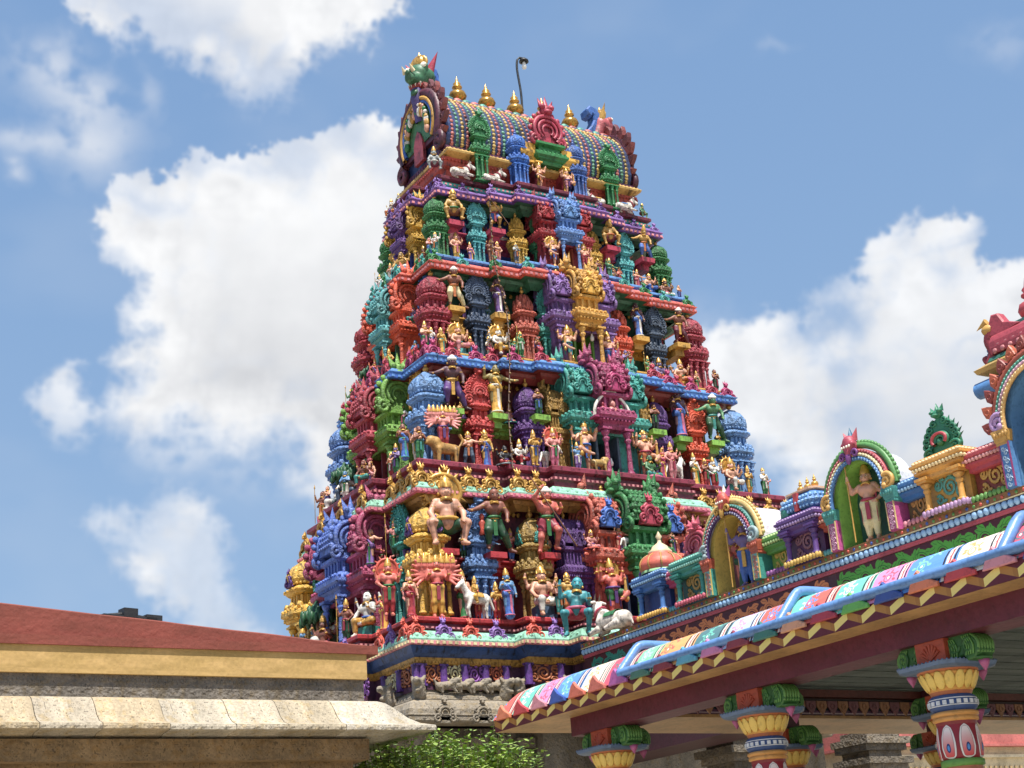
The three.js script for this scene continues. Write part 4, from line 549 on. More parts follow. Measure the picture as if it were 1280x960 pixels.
    const prop = { staff: () => [rod([tw[0], 0.02, tw[2] + 0.02], [tw[0], 1.18, tw[2] + 0.02], 0.011), new THREE.ConeGeometry(0.03, 0.13, 6).translate(tw[0], 1.22, tw[2] + 0.02)], club: () => [rod([lw[0], lw[1] - 0.36, lw[2]], [lw[0], lw[1] + 0.05, lw[2]], 0.04, 0.016, 8), ball(0.05, lw[0], lw[1] - 0.36, lw[2], 1.3)], spear: () => [rod([tw[0] - 0.14, tw[1] + 0.16, tw[2] + 0.02], [tw[0] + 0.42, 0.02, tw[2] + 0.16], 0.013)], bow: () => [tube([[lw[0] + 0.02, lw[1] - 0.32, lw[2]], [lw[0] + 0.12, lw[1] - 0.14, lw[2]], [lw[0] + 0.12, lw[1] + 0.14, lw[2]], [lw[0] + 0.02, lw[1] + 0.32, lw[2]]], 0.012, 16, 5)], plate: () => [lathe([[0, 0], [0.09, 0.02], [0.1, 0.04]], 10).translate(0, lw[1] + 0.02, lw[2] + 0.02)] }[o.prop];
    const sashG = [at([0, 0.7, 0.005], new THREE.TorusGeometry(0.115, 0.018, 5, 20).scale(0.85, 1.15, 0.72).rotateZ(0.6).rotateX(0.15)), [T([0.0, 0.585, 0.0])].map((p) => new THREE.TorusGeometry(0.1 + fat, 0.024, 6, 16).rotateX(1.57).scale(1, 1, 0.95).translate(p[0], p[1], p[2] + fat * 0.5))[0]];
    if (hy > 0.4 && cl !== 'sari') sashG.push(box(0.06, 0.24, 0.02, 0, hy - 0.22, 0.105), box(0.03, 0.3, 0.02, -0.1, hy - 0.26, 0.05), box(0.03, 0.3, 0.02, 0.1, hy - 0.26, 0.05)); if (cl === 'sari') sashG.push(new THREE.TorusGeometry(0.112, 0.014, 5, 18).rotateX(1.57).translate(0.01, 0.05, 0.02), box(0.05, 0.42, 0.02, 0.03, 0.08, 0.1), at([-0.075, 0.68, -0.07], new THREE.BoxGeometry(0.09, 0.3, 0.02)));
    const out = { sash: fin(sashG), body: fin(net(B, 0.0155, 0.022)), cloth: fin(net(pelvis, 0.017, 0.03)), gold: fin(gd), crown: fin(crowns), face: fin(face), prop: prop ? fin(prop()) : null, head: T([0, 0.96, 0]), back: T([0, 0.86, -0.06]), T, top: T([0, 1.14, 0])[1] };
    out.turban = fin([at([0, 0.965, -0.005], new THREE.TorusGeometry(0.055, 0.034, 7, 14).rotateX(1.5)), at([0, 0.985, -0.005], new THREE.SphereGeometry(0.056, 10, 7)), at([0.05, 0.9, -0.05], new THREE.SphereGeometry(0.03, 6, 5).scale(0.8, 2.6, 0.7))]);
    out.low = fin(low);
    out.hair = fin([at([0, 0.945, -0.022], new THREE.SphereGeometry(0.074, 10, 8)), at([0, 1.005, -0.02], new THREE.SphereGeometry(0.04, 8, 6)), at([0, 0.87, -0.06], new THREE.SphereGeometry(0.045, 8, 6).scale(1, 1.8, 0.7))]);
    cache.set('fig' + key, out); return out;
  })();
}
const NAMES = { pray: 'praying', fold: 'with folded arms', staff: 'holding a staff', hold: 'offering a plate', four: 'with four arms', woman: 'woman in a sari', dancer: 'dancing woman', archer: 'drawing a bow', guard: 'guardian with one leg raised and a club', sit: 'seated with one leg down', lotus: 'seated with crossed legs', splay: 'sitting with knees apart', lean: 'leaning out', hunter: 'with a long stick', many: 'with many heads and a fan of arms', push: 'crouching', recline: 'reclining', ride: 'rider', sage: 'bearded and squatting' };
const hexName = (h) => Object.entries(C).find(([, v]) => v === h)?.[0].replace(/^d(?=green)/, 'dark ') ?? 'painted';
// skin and cloth are names of pots; hat: crown, turban, hair
function statue(pose, skin, cloth, hat, at, h, ry, where, group, o = {}) {
  const g = figure(pose), fem = POSE[pose].fem, sc = h / Math.min(Math.max(g.top, 0.62), 1.2);
  const word = fem ? `${NAMES[pose]}` : `figure ${NAMES[pose]}`;
  const label = o.label ?? `${skin}-skinned ${word}, ${cloth === 'dgreen' ? 'dark green' : cloth} cloth${hat === 'turban' ? ', white turban' : ''}, ${where}`;
  const t = thing('painted_statue', label, 'statue', [at.x ?? at[0], at.y ?? at[1], at.z ?? at[2]], ry, group);
  t.scale.setScalar(sc);
  part('body', g.body, paint(SKIN[skin]), t);
  part('garment', g.cloth, paint(C[cloth], { bumpMap: foldTex, bumpScale: 0.012 }), t);
  stuff(part('jewellery', g.gold, gold(), t));
  part('eyes', once('eyes' + pose, () => [-1, 1].map((s) => new THREE.SphereGeometry(0.015, 7, 5).scale(1.2, 0.7, 0.5).translate(...g.T([s * 0.026, 0.927, 0.062])))), paint('#ece6dc'), t);
  { const pots = ['crimson', 'green', 'blue', 'yellow', 'white', 'purple', 'orange', 'teal', 'pink']; const pick = pots.filter((p) => p !== cloth)[(t.id * 7 + skin.length) % 8]; part('sash', g.sash, paint(C[pick]), t); }
  part('face', g.face, paint('#231a18'), t);
  if (hat === 'turban') part('turban', g.turban, paint(C.white), t); else if (hat === 'hair') part('hair', g.hair, paint('#1d1a1c'), t); else part('crown', !POSE[pose].heads && t.id % 3 === 0 ? g.low : g.crown, gold(), t);
  if (g.prop) part({ staff: 'staff', club: 'club', spear: 'stick', bow: 'bow', plate: 'plate' }[POSE[pose].prop], g.prop, pose === 'hunter' ? paint(C.brown) : gold(), t);
  if (o.halo) part('halo', once('halo', () => { const l = [ring(0.2, 0.03, 0, 0, 0, 6.283, 0, 22), new THREE.CylinderGeometry(0.19, 0.19, 0.02, 22).rotateX(Math.PI / 2)]; for (let k = 0; k < 15; k++) { const a = k / 15 * 6.283; l.push(new THREE.ConeGeometry(0.03, 0.09, 5).rotateZ(a - Math.PI / 2).translate(0.25 * Math.cos(a), 0.25 * Math.sin(a), 0)); } return l; }), o.halo === 1 ? gold() : paint(C[o.halo]), t).position.set(...g.T([0, 0.93, -0.09]));
  if (o.seat) part('pedestal', once('seat' + pose, () => { const hy = POSE[pose].hip; return hy > 0.2 ? [box(0.3, hy - 0.09, 0.22, 0, 0, -0.02), box(0.36, 0.05, 0.28, 0, 0, 0)] : [lathe([[0.28, 0], [0.3, 0.03], [0.24, 0.06]], 12)]; }), paint(C[o.seat]), t);
  if (POSE[pose].hip === 0.12 && pose === 'sage') part('beard', [g.T ? new THREE.ConeGeometry(0.05, 0.2, 7).rotateX(Math.PI).translate(...g.T([0, 0.8, 0.08])) : box(0.1, 0.1, 0.1)], paint('#241f22'), t);
  return t;
}
// animals: unit length bodies melted from capsules
const cow = () => once('cow', () => net([[[-0.46, 0.24, 0], [0.2, 0.27, 0], 0.2, 0.19], [[0.2, 0.34, 0], [0.4, 0.62, 0.04], 0.135, 0.1], [[0.3, 0.3, 0.01], [0.42, 0.5, 0.04], 0.06, 0.05], [[0.1, 0.44, 0], [0.16, 0.48, 0], 0.11, 0.1], [[0.42, 0.7, 0.05], [0.64, 0.58, 0.08], 0.105, 0.075], [[0.62, 0.56, 0.08], [0.68, 0.53, 0.085], 0.085, 0.07], [[0.25, 0.12, 0.14], [0.52, 0.08, 0.18], 0.08, 0.05], [[0.25, 0.12, -0.14], [0.5, 0.06, -0.16], 0.08, 0.05], [[-0.4, 0.14, 0.18], [-0.1, 0.07, 0.26], 0.1, 0.05], [[-0.4, 0.14, -0.18], [-0.12, 0.07, -0.26], 0.1, 0.05], [[0.4, 0.78, 0.14], [0.38, 0.76, 0.26], 0.04, 0.03], [[0.4, 0.78, -0.06], [0.38, 0.76, -0.16], 0.04, 0.03], [[-0.62, 0.34, 0], [-0.68, 0.1, 0.05], 0.04, 0.03]], 0.022, 0.04));
const horse = () => once('horse', () => net([[[-0.3, 0.56, 0], [0.22, 0.58, 0], 0.16, 0.15], [[0.24, 0.64, 0], [0.42, 0.92, 0], 0.11, 0.085], [[0.42, 0.96, 0], [0.6, 0.82, 0], 0.075, 0.05], [[0.4, 1.02, 0.04], [0.39, 1.1, 0.05], 0.025, 0.015], [[0.4, 1.02, -0.04], [0.39, 1.1, -0.05], 0.025, 0.015], ...[[0.22, 0.08, 0.06], [0.22, -0.08, 0.16], [-0.32, 0.09, -0.02], [-0.32, -0.09, 0.06]].flatMap(([x, z, d]) => [[[x, 0.5, z], [x + d * 0.6, 0.26, z], 0.075, 0.045], [[x + d * 0.6, 0.26, z], [x + d * 0.3, 0.03, z], 0.042, 0.034]]), [[-0.46, 0.62, 0], [-0.6, 0.3, 0], 0.05, 0.04]], 0.026, 0.04));
const beast = () => once('beast', () => net([[[-0.25, 0.36, 0], [0.2, 0.38, 0], 0.13, 0.14], [[0.26, 0.5, 0], [0.36, 0.54, 0], 0.15, 0.12], [[0.42, 0.5, 0], [0.48, 0.48, 0], 0.08, 0.06], ...[[0.2, 0.1], [0.2, -0.1], [-0.26, 0.1], [-0.26, -0.1]].map(([x, z]) => [[x, 0.32, z], [x + 0.02, 0.04, z], 0.065, 0.045]), [[-0.36, 0.4, 0], [-0.5, 0.62, 0], 0.03, 0.03], [[-0.5, 0.62, 0], [-0.42, 0.74, 0], 0.03, 0.045]], 0.03, 0.05));
function animal(name, label, cat, geo, col, at, size, ry, group, extra) { const t = thing(name, label, cat, [at.x ?? at[0], at.y ?? at[1], at.z ?? at[2]], ry, group); t.scale.setScalar(size); part('body', geo, paint(col), t); extra?.(t); return t; }
const cowTrim = (cloth) => (t) => { part('eyes', [ball(0.028, 0.5, 0.7, 0.16), ball(0.028, 0.5, 0.7, -0.03)], paint('#1c1816'), t); part('muzzle', [ball(0.078, 0.7, 0.525, 0.086, 0.9, 0.7, 1)], paint('#4a4444'), t); part('hooves', [ball(0.05, 0.56, 0.07, 0.19), ball(0.05, 0.54, 0.055, -0.16), ball(0.05, -0.06, 0.06, 0.27), ball(0.05, -0.08, 0.06, -0.27)], paint('#4a3c34'), t); part('horns', [new THREE.ConeGeometry(0.035, 0.2, 6).rotateZ(0.3).translate(0.4, 0.9, 0.12), new THREE.ConeGeometry(0.035, 0.2, 6).rotateZ(0.3).translate(0.4, 0.9, -0.02)], paint('#5a4a3a'), t); part('saddle_cloth', [new THREE.CylinderGeometry(0.215, 0.215, 0.36, 14, 1, true, -1.2, 2.4).rotateZ(Math.PI / 2).rotateX(-Math.PI / 2).translate(-0.16, 0.27, 0)], paint(cloth, { side: THREE.DoubleSide }), t); part('collar', [ring(0.16, 0.03, 0, 0, 0).rotateY(Math.PI / 2).rotateZ(0.6).translate(0.3, 0.5, 0.02)], paint(C.crimson), t); };
// ---------------------------------------------------------------- statues on the tower, row by row: [column, pose, skin, cloth, hat, height in metres, turn, more]
const TIER = ['lowest storey', 'second storey', 'third storey', 'fourth storey'];
const rows = [
  [ // lowest storey
    [487, 'four', 'coral', 'red', 'crown', 1.5, -0.3, { halo: 'coral' }], [514, 'woman', 'peach', 'red', 'crown', 1.22, 0], [548, 'many', 'coral', 'yellow', 'crown', 1.72, -0.2, {}], [581, 'woman', 'peach', 'green', 'crown', 1.34, -0.2],
    [637, 'woman', 'blue', 'blue', 'crown', 1.3, -0.2], [680, 'sit', 'peach', 'white', 'crown', 1.5, -0.2, { seat: 'slate', heads: 1 }], [712, 'four', 'gold', 'orange', 'crown', 1.2, -0.3], [622, 'hold', 'gold', 'red', 'crown', 1.05, 0],
    [700, 'pray', 'brown', 'teal', 'hair', 0.95, 0.3], [598, 'pray', 'coral', 'red', 'crown', 0.95, 0],
  ], [ // second
    [506, 'woman', 'brown', 'blue', 'hair', 1.12, -0.4], [525, 'pray', 'brown', 'green', 'hair', 1.1, 0], [556, 'many', 'pink', 'red', 'crown', 1.35, -0.2, { lift: 0.34 }], [587, 'archer', 'peach', 'slate', 'crown', 1.05, -0.5], [609, 'woman', 'gold', 'blue', 'crown', 1.16, -0.2],
    [632, 'lotus', 'black', 'red', 'hair', 0.7, 0, { seat: 'grey' }], [651, 'sit', 'white', 'red', 'crown', 0.85, 0, { seat: 'black' }], [669, 'hold', 'gold', 'yellow', 'crown', 1.06, 0], [694, 'four', 'pink', 'pink', 'crown', 1.2, 0, { halo: 'coral' }],
    [842, 'four', 'pink', 'rose', 'crown', 1.2, 0.1], [871, 'woman', 'white', 'yellow', 'crown', 1.05, 0], [884, 'pray', 'brown', 'red', 'crown', 0.95, 0.2], [895, 'four', 'white', 'red', 'crown', 1.1, 0], [917, 'sit', 'peach', 'white', 'crown', 1.15, 0, { seat: 'teal', halo: 1 }], [938, 'pray', 'gold', 'yellow', 'crown', 0.95, 0.2],
  ], [ // third
    [532, 'fold', 'peach', 'green', 'crown', 0.95, 0], [553, 'woman', 'gold', 'yellow', 'crown', 0.85, 0], [574, 'sit', 'peach', 'rose', 'crown', 1.06, -0.1, { seat: 'aqua', halo: 1 }], [613, 'woman', 'white', 'pink', 'crown', 0.8, 0], [625, 'sit', 'white', 'yellow', 'crown', 1.05, 0, { seat: 'maroon', halo: 1 }],
    [652, 'staff', 'green', 'green', 'crown', 0.85, 0.2], [674, 'woman', 'brown', 'red', 'hair', 0.8, 0.2], [789, 'woman', 'brown', 'crimson', 'hair', 0.8, 0], [826, 'lotus', 'purple', 'coral', 'crown', 0.8, 0.2, { seat: 'pink' }], [853, 'sit', 'peach', 'orange', 'crown', 1.0, -0.4, { seat: 'gold' }], [873, 'woman', 'peach', 'green', 'crown', 0.68, 0], [896, 'pray', 'brown', 'dgreen', 'hair', 0.9, 0.2], [812, 'staff', 'green', 'lime', 'crown', 0.8, 0],
  ], [ // fourth
    [537, 'fold', 'pink', 'blue', 'hair', 0.66, 0], [571, 'four', 'peach', 'yellow', 'crown', 0.95, 0, { halo: 'rose' }], [614, 'dancer', 'brown', 'brown', 'crown', 0.8, 0], [623, 'staff', 'peach', 'rose', 'crown', 0.78, -0.2], [646, 'pray', 'silver', 'slate', 'crown', 0.7, 0], [768, 'woman', 'brown', 'tan', 'crown', 0.74, 0], [776, 'pray', 'coral', 'crimson', 'crown', 0.68, 0], [813, 'sit', 'peach', 'blue', 'crown', 0.85, -0.2, { seat: 'blue' }], [850, 'fold', 'peach', 'blue', 'hair', 0.62, 0.2], [589, 'woman', 'pink', 'violet', 'crown', 0.72, 0],
  ],
];
const spot = (px, i, dz) => { const z0 = LV[i].D - 0.42 + dz; let z = z0; for (let k = 0; k < 4; k++) { const x = onZ(px, 500, z).x; } return z; };
// the point of a ledge below a column of the photograph, found along that column at the ledge's height
function onLedge(px, y, z) { let py = 480; for (let k = 0; k < 30; k++) { const p = onZ(px, py, z); py += (p.y - y) * 40; } const p = onZ(px, py, z); p.y = y; return p; }
rows.forEach((row, i) => row.forEach(([px, pose, skin, cloth, hat, h, ry, o = {}]) => {
  const S = STOREY[i]; let z = LV[i].D - 0.5; let p = onLedge(px, S.F, z); const a = Math.abs(p.x) / LV[i].W; const st = i ? 0.28 : 0.5;
  if (a < 0.57) { z += a < 0.4 ? st * 2 : st; p = onLedge(px, S.F, z); }
  p.y += o.lift ?? 0;
  statue(pose, skin, cloth, hat, p, h, ry, `${o.near ? o.near + ' ' : ''}on the ${TIER[i]}`, `statues on the ${TIER[i]} ledge`, o);
}));
// pairs of door guardians
[[[770], 1.72, 'coral', 'green'], [[733, 810], 1.66, 'peach', 'orange'], [[711, 764], 1.28, 'peach', 'blue'], [[692, 732], 1.05, 'peach', 'red']].forEach(([pxs, h, skin, cloth], i) => pxs.forEach((px, k) => {
  const p = onLedge(px, STOREY[i].F, LV[i + 1].D + (i ? 0.72 : 0.9)); const t = statue('guard', skin, cloth, 'crown', p, h, k ? 0.1 : -0.1, '', 'door guardians', { halo: 1, label: `large ${skin === 'coral' ? 'red' : 'peach'} door guardian in ${cloth} shorts raising its ${!k && pxs.length > 1 ? 'right' : 'left'} leg, ${TIER[i]} doorway` }); if (!k && pxs.length > 1) t.scale.x *= -1;
}));
[[675, 'dgreen'], [711, 'rose']].forEach(([px, cl], k) => { const t = statue('guard', 'peach', cl, 'crown', onLedge(px, 23.5, 2.0), 0.98, 0, '', undefined, { label: `slim peach door guardian in ${k ? 'rose' : 'dark green'} shorts, doorway below the barrel roof` }); if (!k) t.scale.x *= -1; });
// figures on the middle bands, leaning out below each cornice
[
  [0, 559, 'splay', 'peach', 'dgreen', 'crown', 1.95, 'sitting over the yellow corner shrine', { halo: 1 }], [0, 619, 'lean', 'brown', 'dgreen', 'hair', 1.8, 'beside the blue flame shrine'], [0, 686, 'hunter', 'coral', 'crimson', 'turban', 1.9, 'under the mint cornice'], [0, 868, 'hunter', 'maroon', 'crimson', 'turban', 1.85, 'right of the coral roof'],
  [1, 566, 'lean', 'dark', 'purple', 'turban', 1.6, 'above the blue corner shrine'], [1, 621, 'dancer', 'olive', 'yellow', 'hair', 1.6, 'beside the coral flame shrine'], [1, 674, 'fold', 'brown', 'dgreen', 'hair', 0.9, 'beside the golden barrel shrine'], [1, 820, 'fold', 'brown', 'black', 'hair', 0.9, 'right of the doorway roofs'], [1, 852, 'woman', 'dark', 'blue', 'hair', 1.6, 'above the purple shrine'], [1, 893, 'lean', 'green', 'dgreen', 'turban', 1.55, 'beside the blue corner shrine'],
  [2, 568, 'lean', 'brown', 'cream', 'turban', 1.3, 'above the crimson corner shrine'], [2, 624, 'woman', 'dark', 'purple', 'hair', 1.25, 'beside the slate flame shrine'], [2, 799, 'woman', 'dark', 'blue', 'hair', 1.25, 'right of the yellow roof'], [2, 850, 'lean', 'brown', 'maroon', 'turban', 1.25, 'beside the crimson corner shrine'],
  [3, 567, 'splay', 'gold', 'brown', 'crown', 1.1, 'above the green corner shrine'], [3, 619, 'hunter', 'gold', 'blue', 'crown', 1.1, 'beside the aqua flame shrine'], [3, 763, 'splay', 'gold', 'maroon', 'crown', 1.05, 'right of the blue roof'], [3, 806, 'lean', 'gold', 'blue', 'crown', 1.1, 'beside the green corner shrine'],
].forEach(([i, px, pose, skin, cloth, hat, h, near, o = {}]) => { const S = STOREY[i], right = onZ(px, 500, S.zWall + 0.3).x; const q = onLedge(px, S.mid + 0.18, S.zWall + 0.8 + (Math.abs(right) < LV[i + 1].W * 0.5 ? 0.3 : 0)); part('figure_bracket', [box(0.5, 0.16, 1.0, q.x, S.mid + 0.02, q.z - 0.3), box(0.34, 0.2, 0.7, q.x, S.mid - 0.18, q.z - 0.4)], paint(COR[i].mid), tower); statue(pose, skin, cloth, hat, q, h * 1.06, -0.25, near, undefined, o); });
// small figures before the lowest coral roofs
[[740, 'lotus', 'pink', 'rose', 0.6, { seat: 'coral' }], [775, 'dancer', 'peach', 'red', 0.8, {}], [806, 'dancer', 'gold', 'coral', 1.1, {}], [842, 'woman', 'peach', 'dgreen', 0.85, {}]].forEach(([px, pose, skin, cloth, h, o]) => statue(pose, skin, cloth, 'crown', onLedge(px, STOREY[0].F + 1.95, LV[1].D + 0.75), h, 0, 'on the doorway cornice of the lowest storey', undefined, o));
animal('white_calf_statue', 'small white calf with red cloth on the lowest doorway cornice', 'statue', horse(), C.white, onLedge(787, STOREY[0].F + 1.95, LV[1].D + 0.8), 0.55, 0.2);
// the neck below the roof: white cattle and small figures
[[578, 0.62, 0], [617, 0.62, 0], [744, 0.6, Math.PI], [783, 0.62, 0]].forEach(([px, s, ry], k) => animal('white_cow_statue', `reclining white cow with ${['orange', 'red', 'yellow', 'blue'][k]} saddle cloth below the barrel roof`, 'statue', cow(), '#dcd6cc', onLedge(px, 23.5, 1.75), s, ry, undefined, cowTrim([C.orange, C.red, C.yellow, C.sky][k])));
statue('splay', 'silver', 'maroon', 'crown', onLedge(543, 23.5, 1.7), 0.85, -0.3, 'beside the white cow below the roof'); statue('splay', 'green', 'brown', 'crown', onLedge(803, 23.5, 1.5), 0.6, 0.3, 'at the right end below the roof');
// mounts
{
  const p = onLedge(604, STOREY[0].F, LV[0].D + 0.0), t = thing('horse_rider_statue', 'white horse statue carrying a gold clad rider on the lowest storey', 'statue', [p.x, p.y, p.z - 0.35], Math.PI + 0.15); t.scale.setScalar(0.95);
  part('horse', horse(), paint(C.white), t); const f = figure('ride'), r = sub('rider', t, [0.0, 0.22, 0], -Math.PI / 2, 0.85); r.rotation.y = Math.PI / 2; part('body', f.body, paint(SKIN.gold), r); part('garment', f.cloth, paint(C.yellow), r); part('jewellery', f.gold, gold(), r); part('crown', f.crown, gold(), r); part('face', f.face, paint('#231a18'), r);
  part('saddle_cloth', [new THREE.CylinderGeometry(0.175, 0.175, 0.26, 14, 1, true, -1.5, 3).rotateZ(Math.PI / 2).rotateX(-Math.PI / 2).translate(-0.06, 0.56, 0)], paint(C.gold, { side: THREE.DoubleSide }), t);
  animal('golden_lion_statue', 'golden lion statue under the many armed goddess, second storey', 'statue', beast(), '#b98a3a', onLedge(557, STOREY[1].F, LV[1].D - 0.5), 1.15, Math.PI);
  animal('golden_lion_statue', 'golden lion crouching beside the second storey doorway guardian', 'statue', beast(), '#c09a48', onLedge(750, STOREY[1].F, LV[2].D + 1.0), 0.75, 0.1);
  animal('white_horse_statue', 'white horse behind a pink four armed figure, left of the second storey doorway', 'statue', horse(), C.white, onLedge(690, STOREY[1].F, LV[1].D - 0.3), 0.8, 0.3); animal('white_horse_statue', 'white horse behind a pink four armed figure, right of the second storey doorway', 'statue', horse(), C.white, onLedge(846, STOREY[1].F, LV[1].D - 0.1), 0.8, 0.3);
  animal('peacock_statue', 'green peacock statue standing on the third storey', 'statue', once('pea', () => net([[[0, 0.3, 0], [0.1, 0.45, 0], 0.14, 0.1], [[0.1, 0.5, 0], [0.2, 0.85, 0], 0.06, 0.045], [[0.2, 0.88, 0], [0.3, 0.86, 0], 0.05, 0.02], [[-0.05, 0.3, 0], [-0.3, 0.02, 0], 0.12, 0.07], [[0.03, 0.2, 0.05], [0.04, 0.02, 0.05], 0.03, 0.02], [[0.03, 0.2, -0.05], [0.04, 0.02, -0.05], 0.03, 0.02]], 0.03, 0.05)), C.green, onLedge(645, STOREY[2].F, LV[2].D - 0.2), 0.85, 0.2);
}
// the end face towards the courtyard
function sideSpot(px, y, x) { let py = 480; for (let k = 0; k < 40; k++) { const p = onX(px, py, x); py += (p.y - y) * 40; } const p = onX(px, py, x); p.y = y; return p; }
const tree = (label, at, s) => { const t = thing('sculpted_tree', label, 'tree sculpture', [at.x, at.y, at.z]); t.scale.setScalar(s); part('trunk', [tube([[0, 0, 0], [0.06, 0.5, 0], [-0.03, 1.0, 0], [0.02, 1.4, 0]], 0.09, 14, 7)], paint(C.brown), t); part('crown', once('ptree', () => { const r = rng(5), l = []; for (let k = 0; k < 110; k++) { const a = r() * 6.28, q = Math.sqrt(r()) * 0.55, h = 1.25 + r() * 0.5 * (1 - q); l.push(ball(0.12, q * Math.cos(a), h - q * 0.35, q * Math.sin(a), 1.5, 0.7, 0.7, 5)); } return l; }), paint('#1d5a34'), t); return t; };
[
  [0, [[405, 'tree', 0.95, 'lowest storey'], [418, 'recline', 'white', 'olive', 'crown', 1.5], [401, 'sit', 'white', 'olive', 'crown', 1.3, { seat: 'grey' }], [421, 'sage', 'coral', 'orange', 'hair', 0.85], [434, 'sage', 'purple', 'violet', 'hair', 0.85], [461, 'sit', 'white', 'gold', 'hair', 1.45, { seat: 'teal' }], [388, 'woman', 'gold', 'purple', 'crown', 1.1], [379, 'pray', 'gold', 'yellow', 'crown', 0.9]]],
  [1, [[437, 'tree', 0.72, 'second storey'], [437, 'sit', 'white', 'slate', 'crown', 1.3, { seat: 'grey' }], [457, 'woman', 'coral', 'red', 'turban', 1.0], [465, 'woman', 'peach', 'rose', 'hair', 1.0], [426, 'recline', 'white', 'grey', 'hair', 1.1], [404, 'staff', 'brown', 'yellow', 'hair', 1.1], [490, 'pray', 'peach', 'red', 'crown', 0.8]]],
  [2, [[467, 'tree', 0.56, 'third storey'], [468, 'sit', 'white', 'grey', 'crown', 1.05, { seat: 'grey' }], [484, 'four', 'purple', 'coral', 'hair', 1.05], [456, 'woman', 'coral', 'crimson', 'crown', 0.9], [440, 'staff', 'green', 'lime', 'crown', 0.85]]],
  [3, [[486, 'tree', 0.45, 'fourth storey'], [484, 'sit', 'white', 'olive', 'crown', 0.8, { seat: 'grey' }], [500, 'sit', 'coral', 'red', 'hair', 0.75, { seat: 'slate' }], [477, 'woman', 'brown', 'green', 'crown', 0.7], [472, 'pray', 'gold', 'purple', 'crown', 0.6]]],
].forEach(([i, list]) => list.forEach(([px, pose, a, b, c, h, o = {}]) => {
  const x = -LV[i].W + 0.5, p = sideSpot(px, STOREY[i].F, Math.abs(px - 440) < 900 ? x - 0.1 : x);
  if (pose === 'tree') { p.x -= 0.1; return tree(`dark green sculpted tree on the end face, ${b}`, p, a); }
  statue(pose, a, b, c, p, h, -Math.PI / 2 + 0.4, `on the end face, ${TIER[i]}`, undefined, o);
}));
[[495, 'staff', 'pink', 'dgreen', 'crown', 1.1, 0, -0.9], [463, 'dancer', 'peach', 'violet', 'hair', 1.15, 1.95, 0], [443, 'pray', 'peach', 'dgreen', 'crown', 0.85, 1.95, 0]].forEach(([px, pose, skin, cloth, hat, h, dy], k) => statue(pose, skin, cloth, hat, sideSpot(px, STOREY[0].F + (dy || 2.0), -LV[1].W + 0.1 - (k ? 0.35 : 0)), h, -0.9, 'above the side doorway of the lowest storey'));
// end face below the roof
[[490, 'sit', 'white', 'orange', 'crown', 0.75], [499, 'pray', 'silver', 'grey', 'crown', 0.7]].forEach(([px, pose, s, c, hat, h]) => statue(pose, s, c, hat, sideSpot(px, 23.5, -3.95), h, -1.2, 'at the end face below the roof', undefined, pose === 'sit' ? { seat: 'blue' } : {}));
// silhouettes at the right-hand corners
statue('woman', 'pink', 'coral', 'hair', onLedge(960, STOREY[1].F, LV[1].D - 0.9), 0.95, 0.8, 'alone at the right corner of the second storey');
// by the wall: demon and bull, and a seated pair beside the doorway
{
  const d = statue('push', 'teal', 'crimson', 'hair', [-3.35, 8.3, 6.25], 1.75, 0.5, '', undefined, { label: 'teal skinned demon in crimson shorts crouching against the white bull on the wall ledge' });
  animal('white_bull_statue', 'large white reclining bull with green saddle cloth on the wall ledge', 'statue', cow(), '#ece2d8', [-3.1, 8.23, 7.35], 1.08, Math.PI / 2 + 0.15, undefined, cowTrim('#2f8a5a'));
  d.rotation.y = -0.5;
}
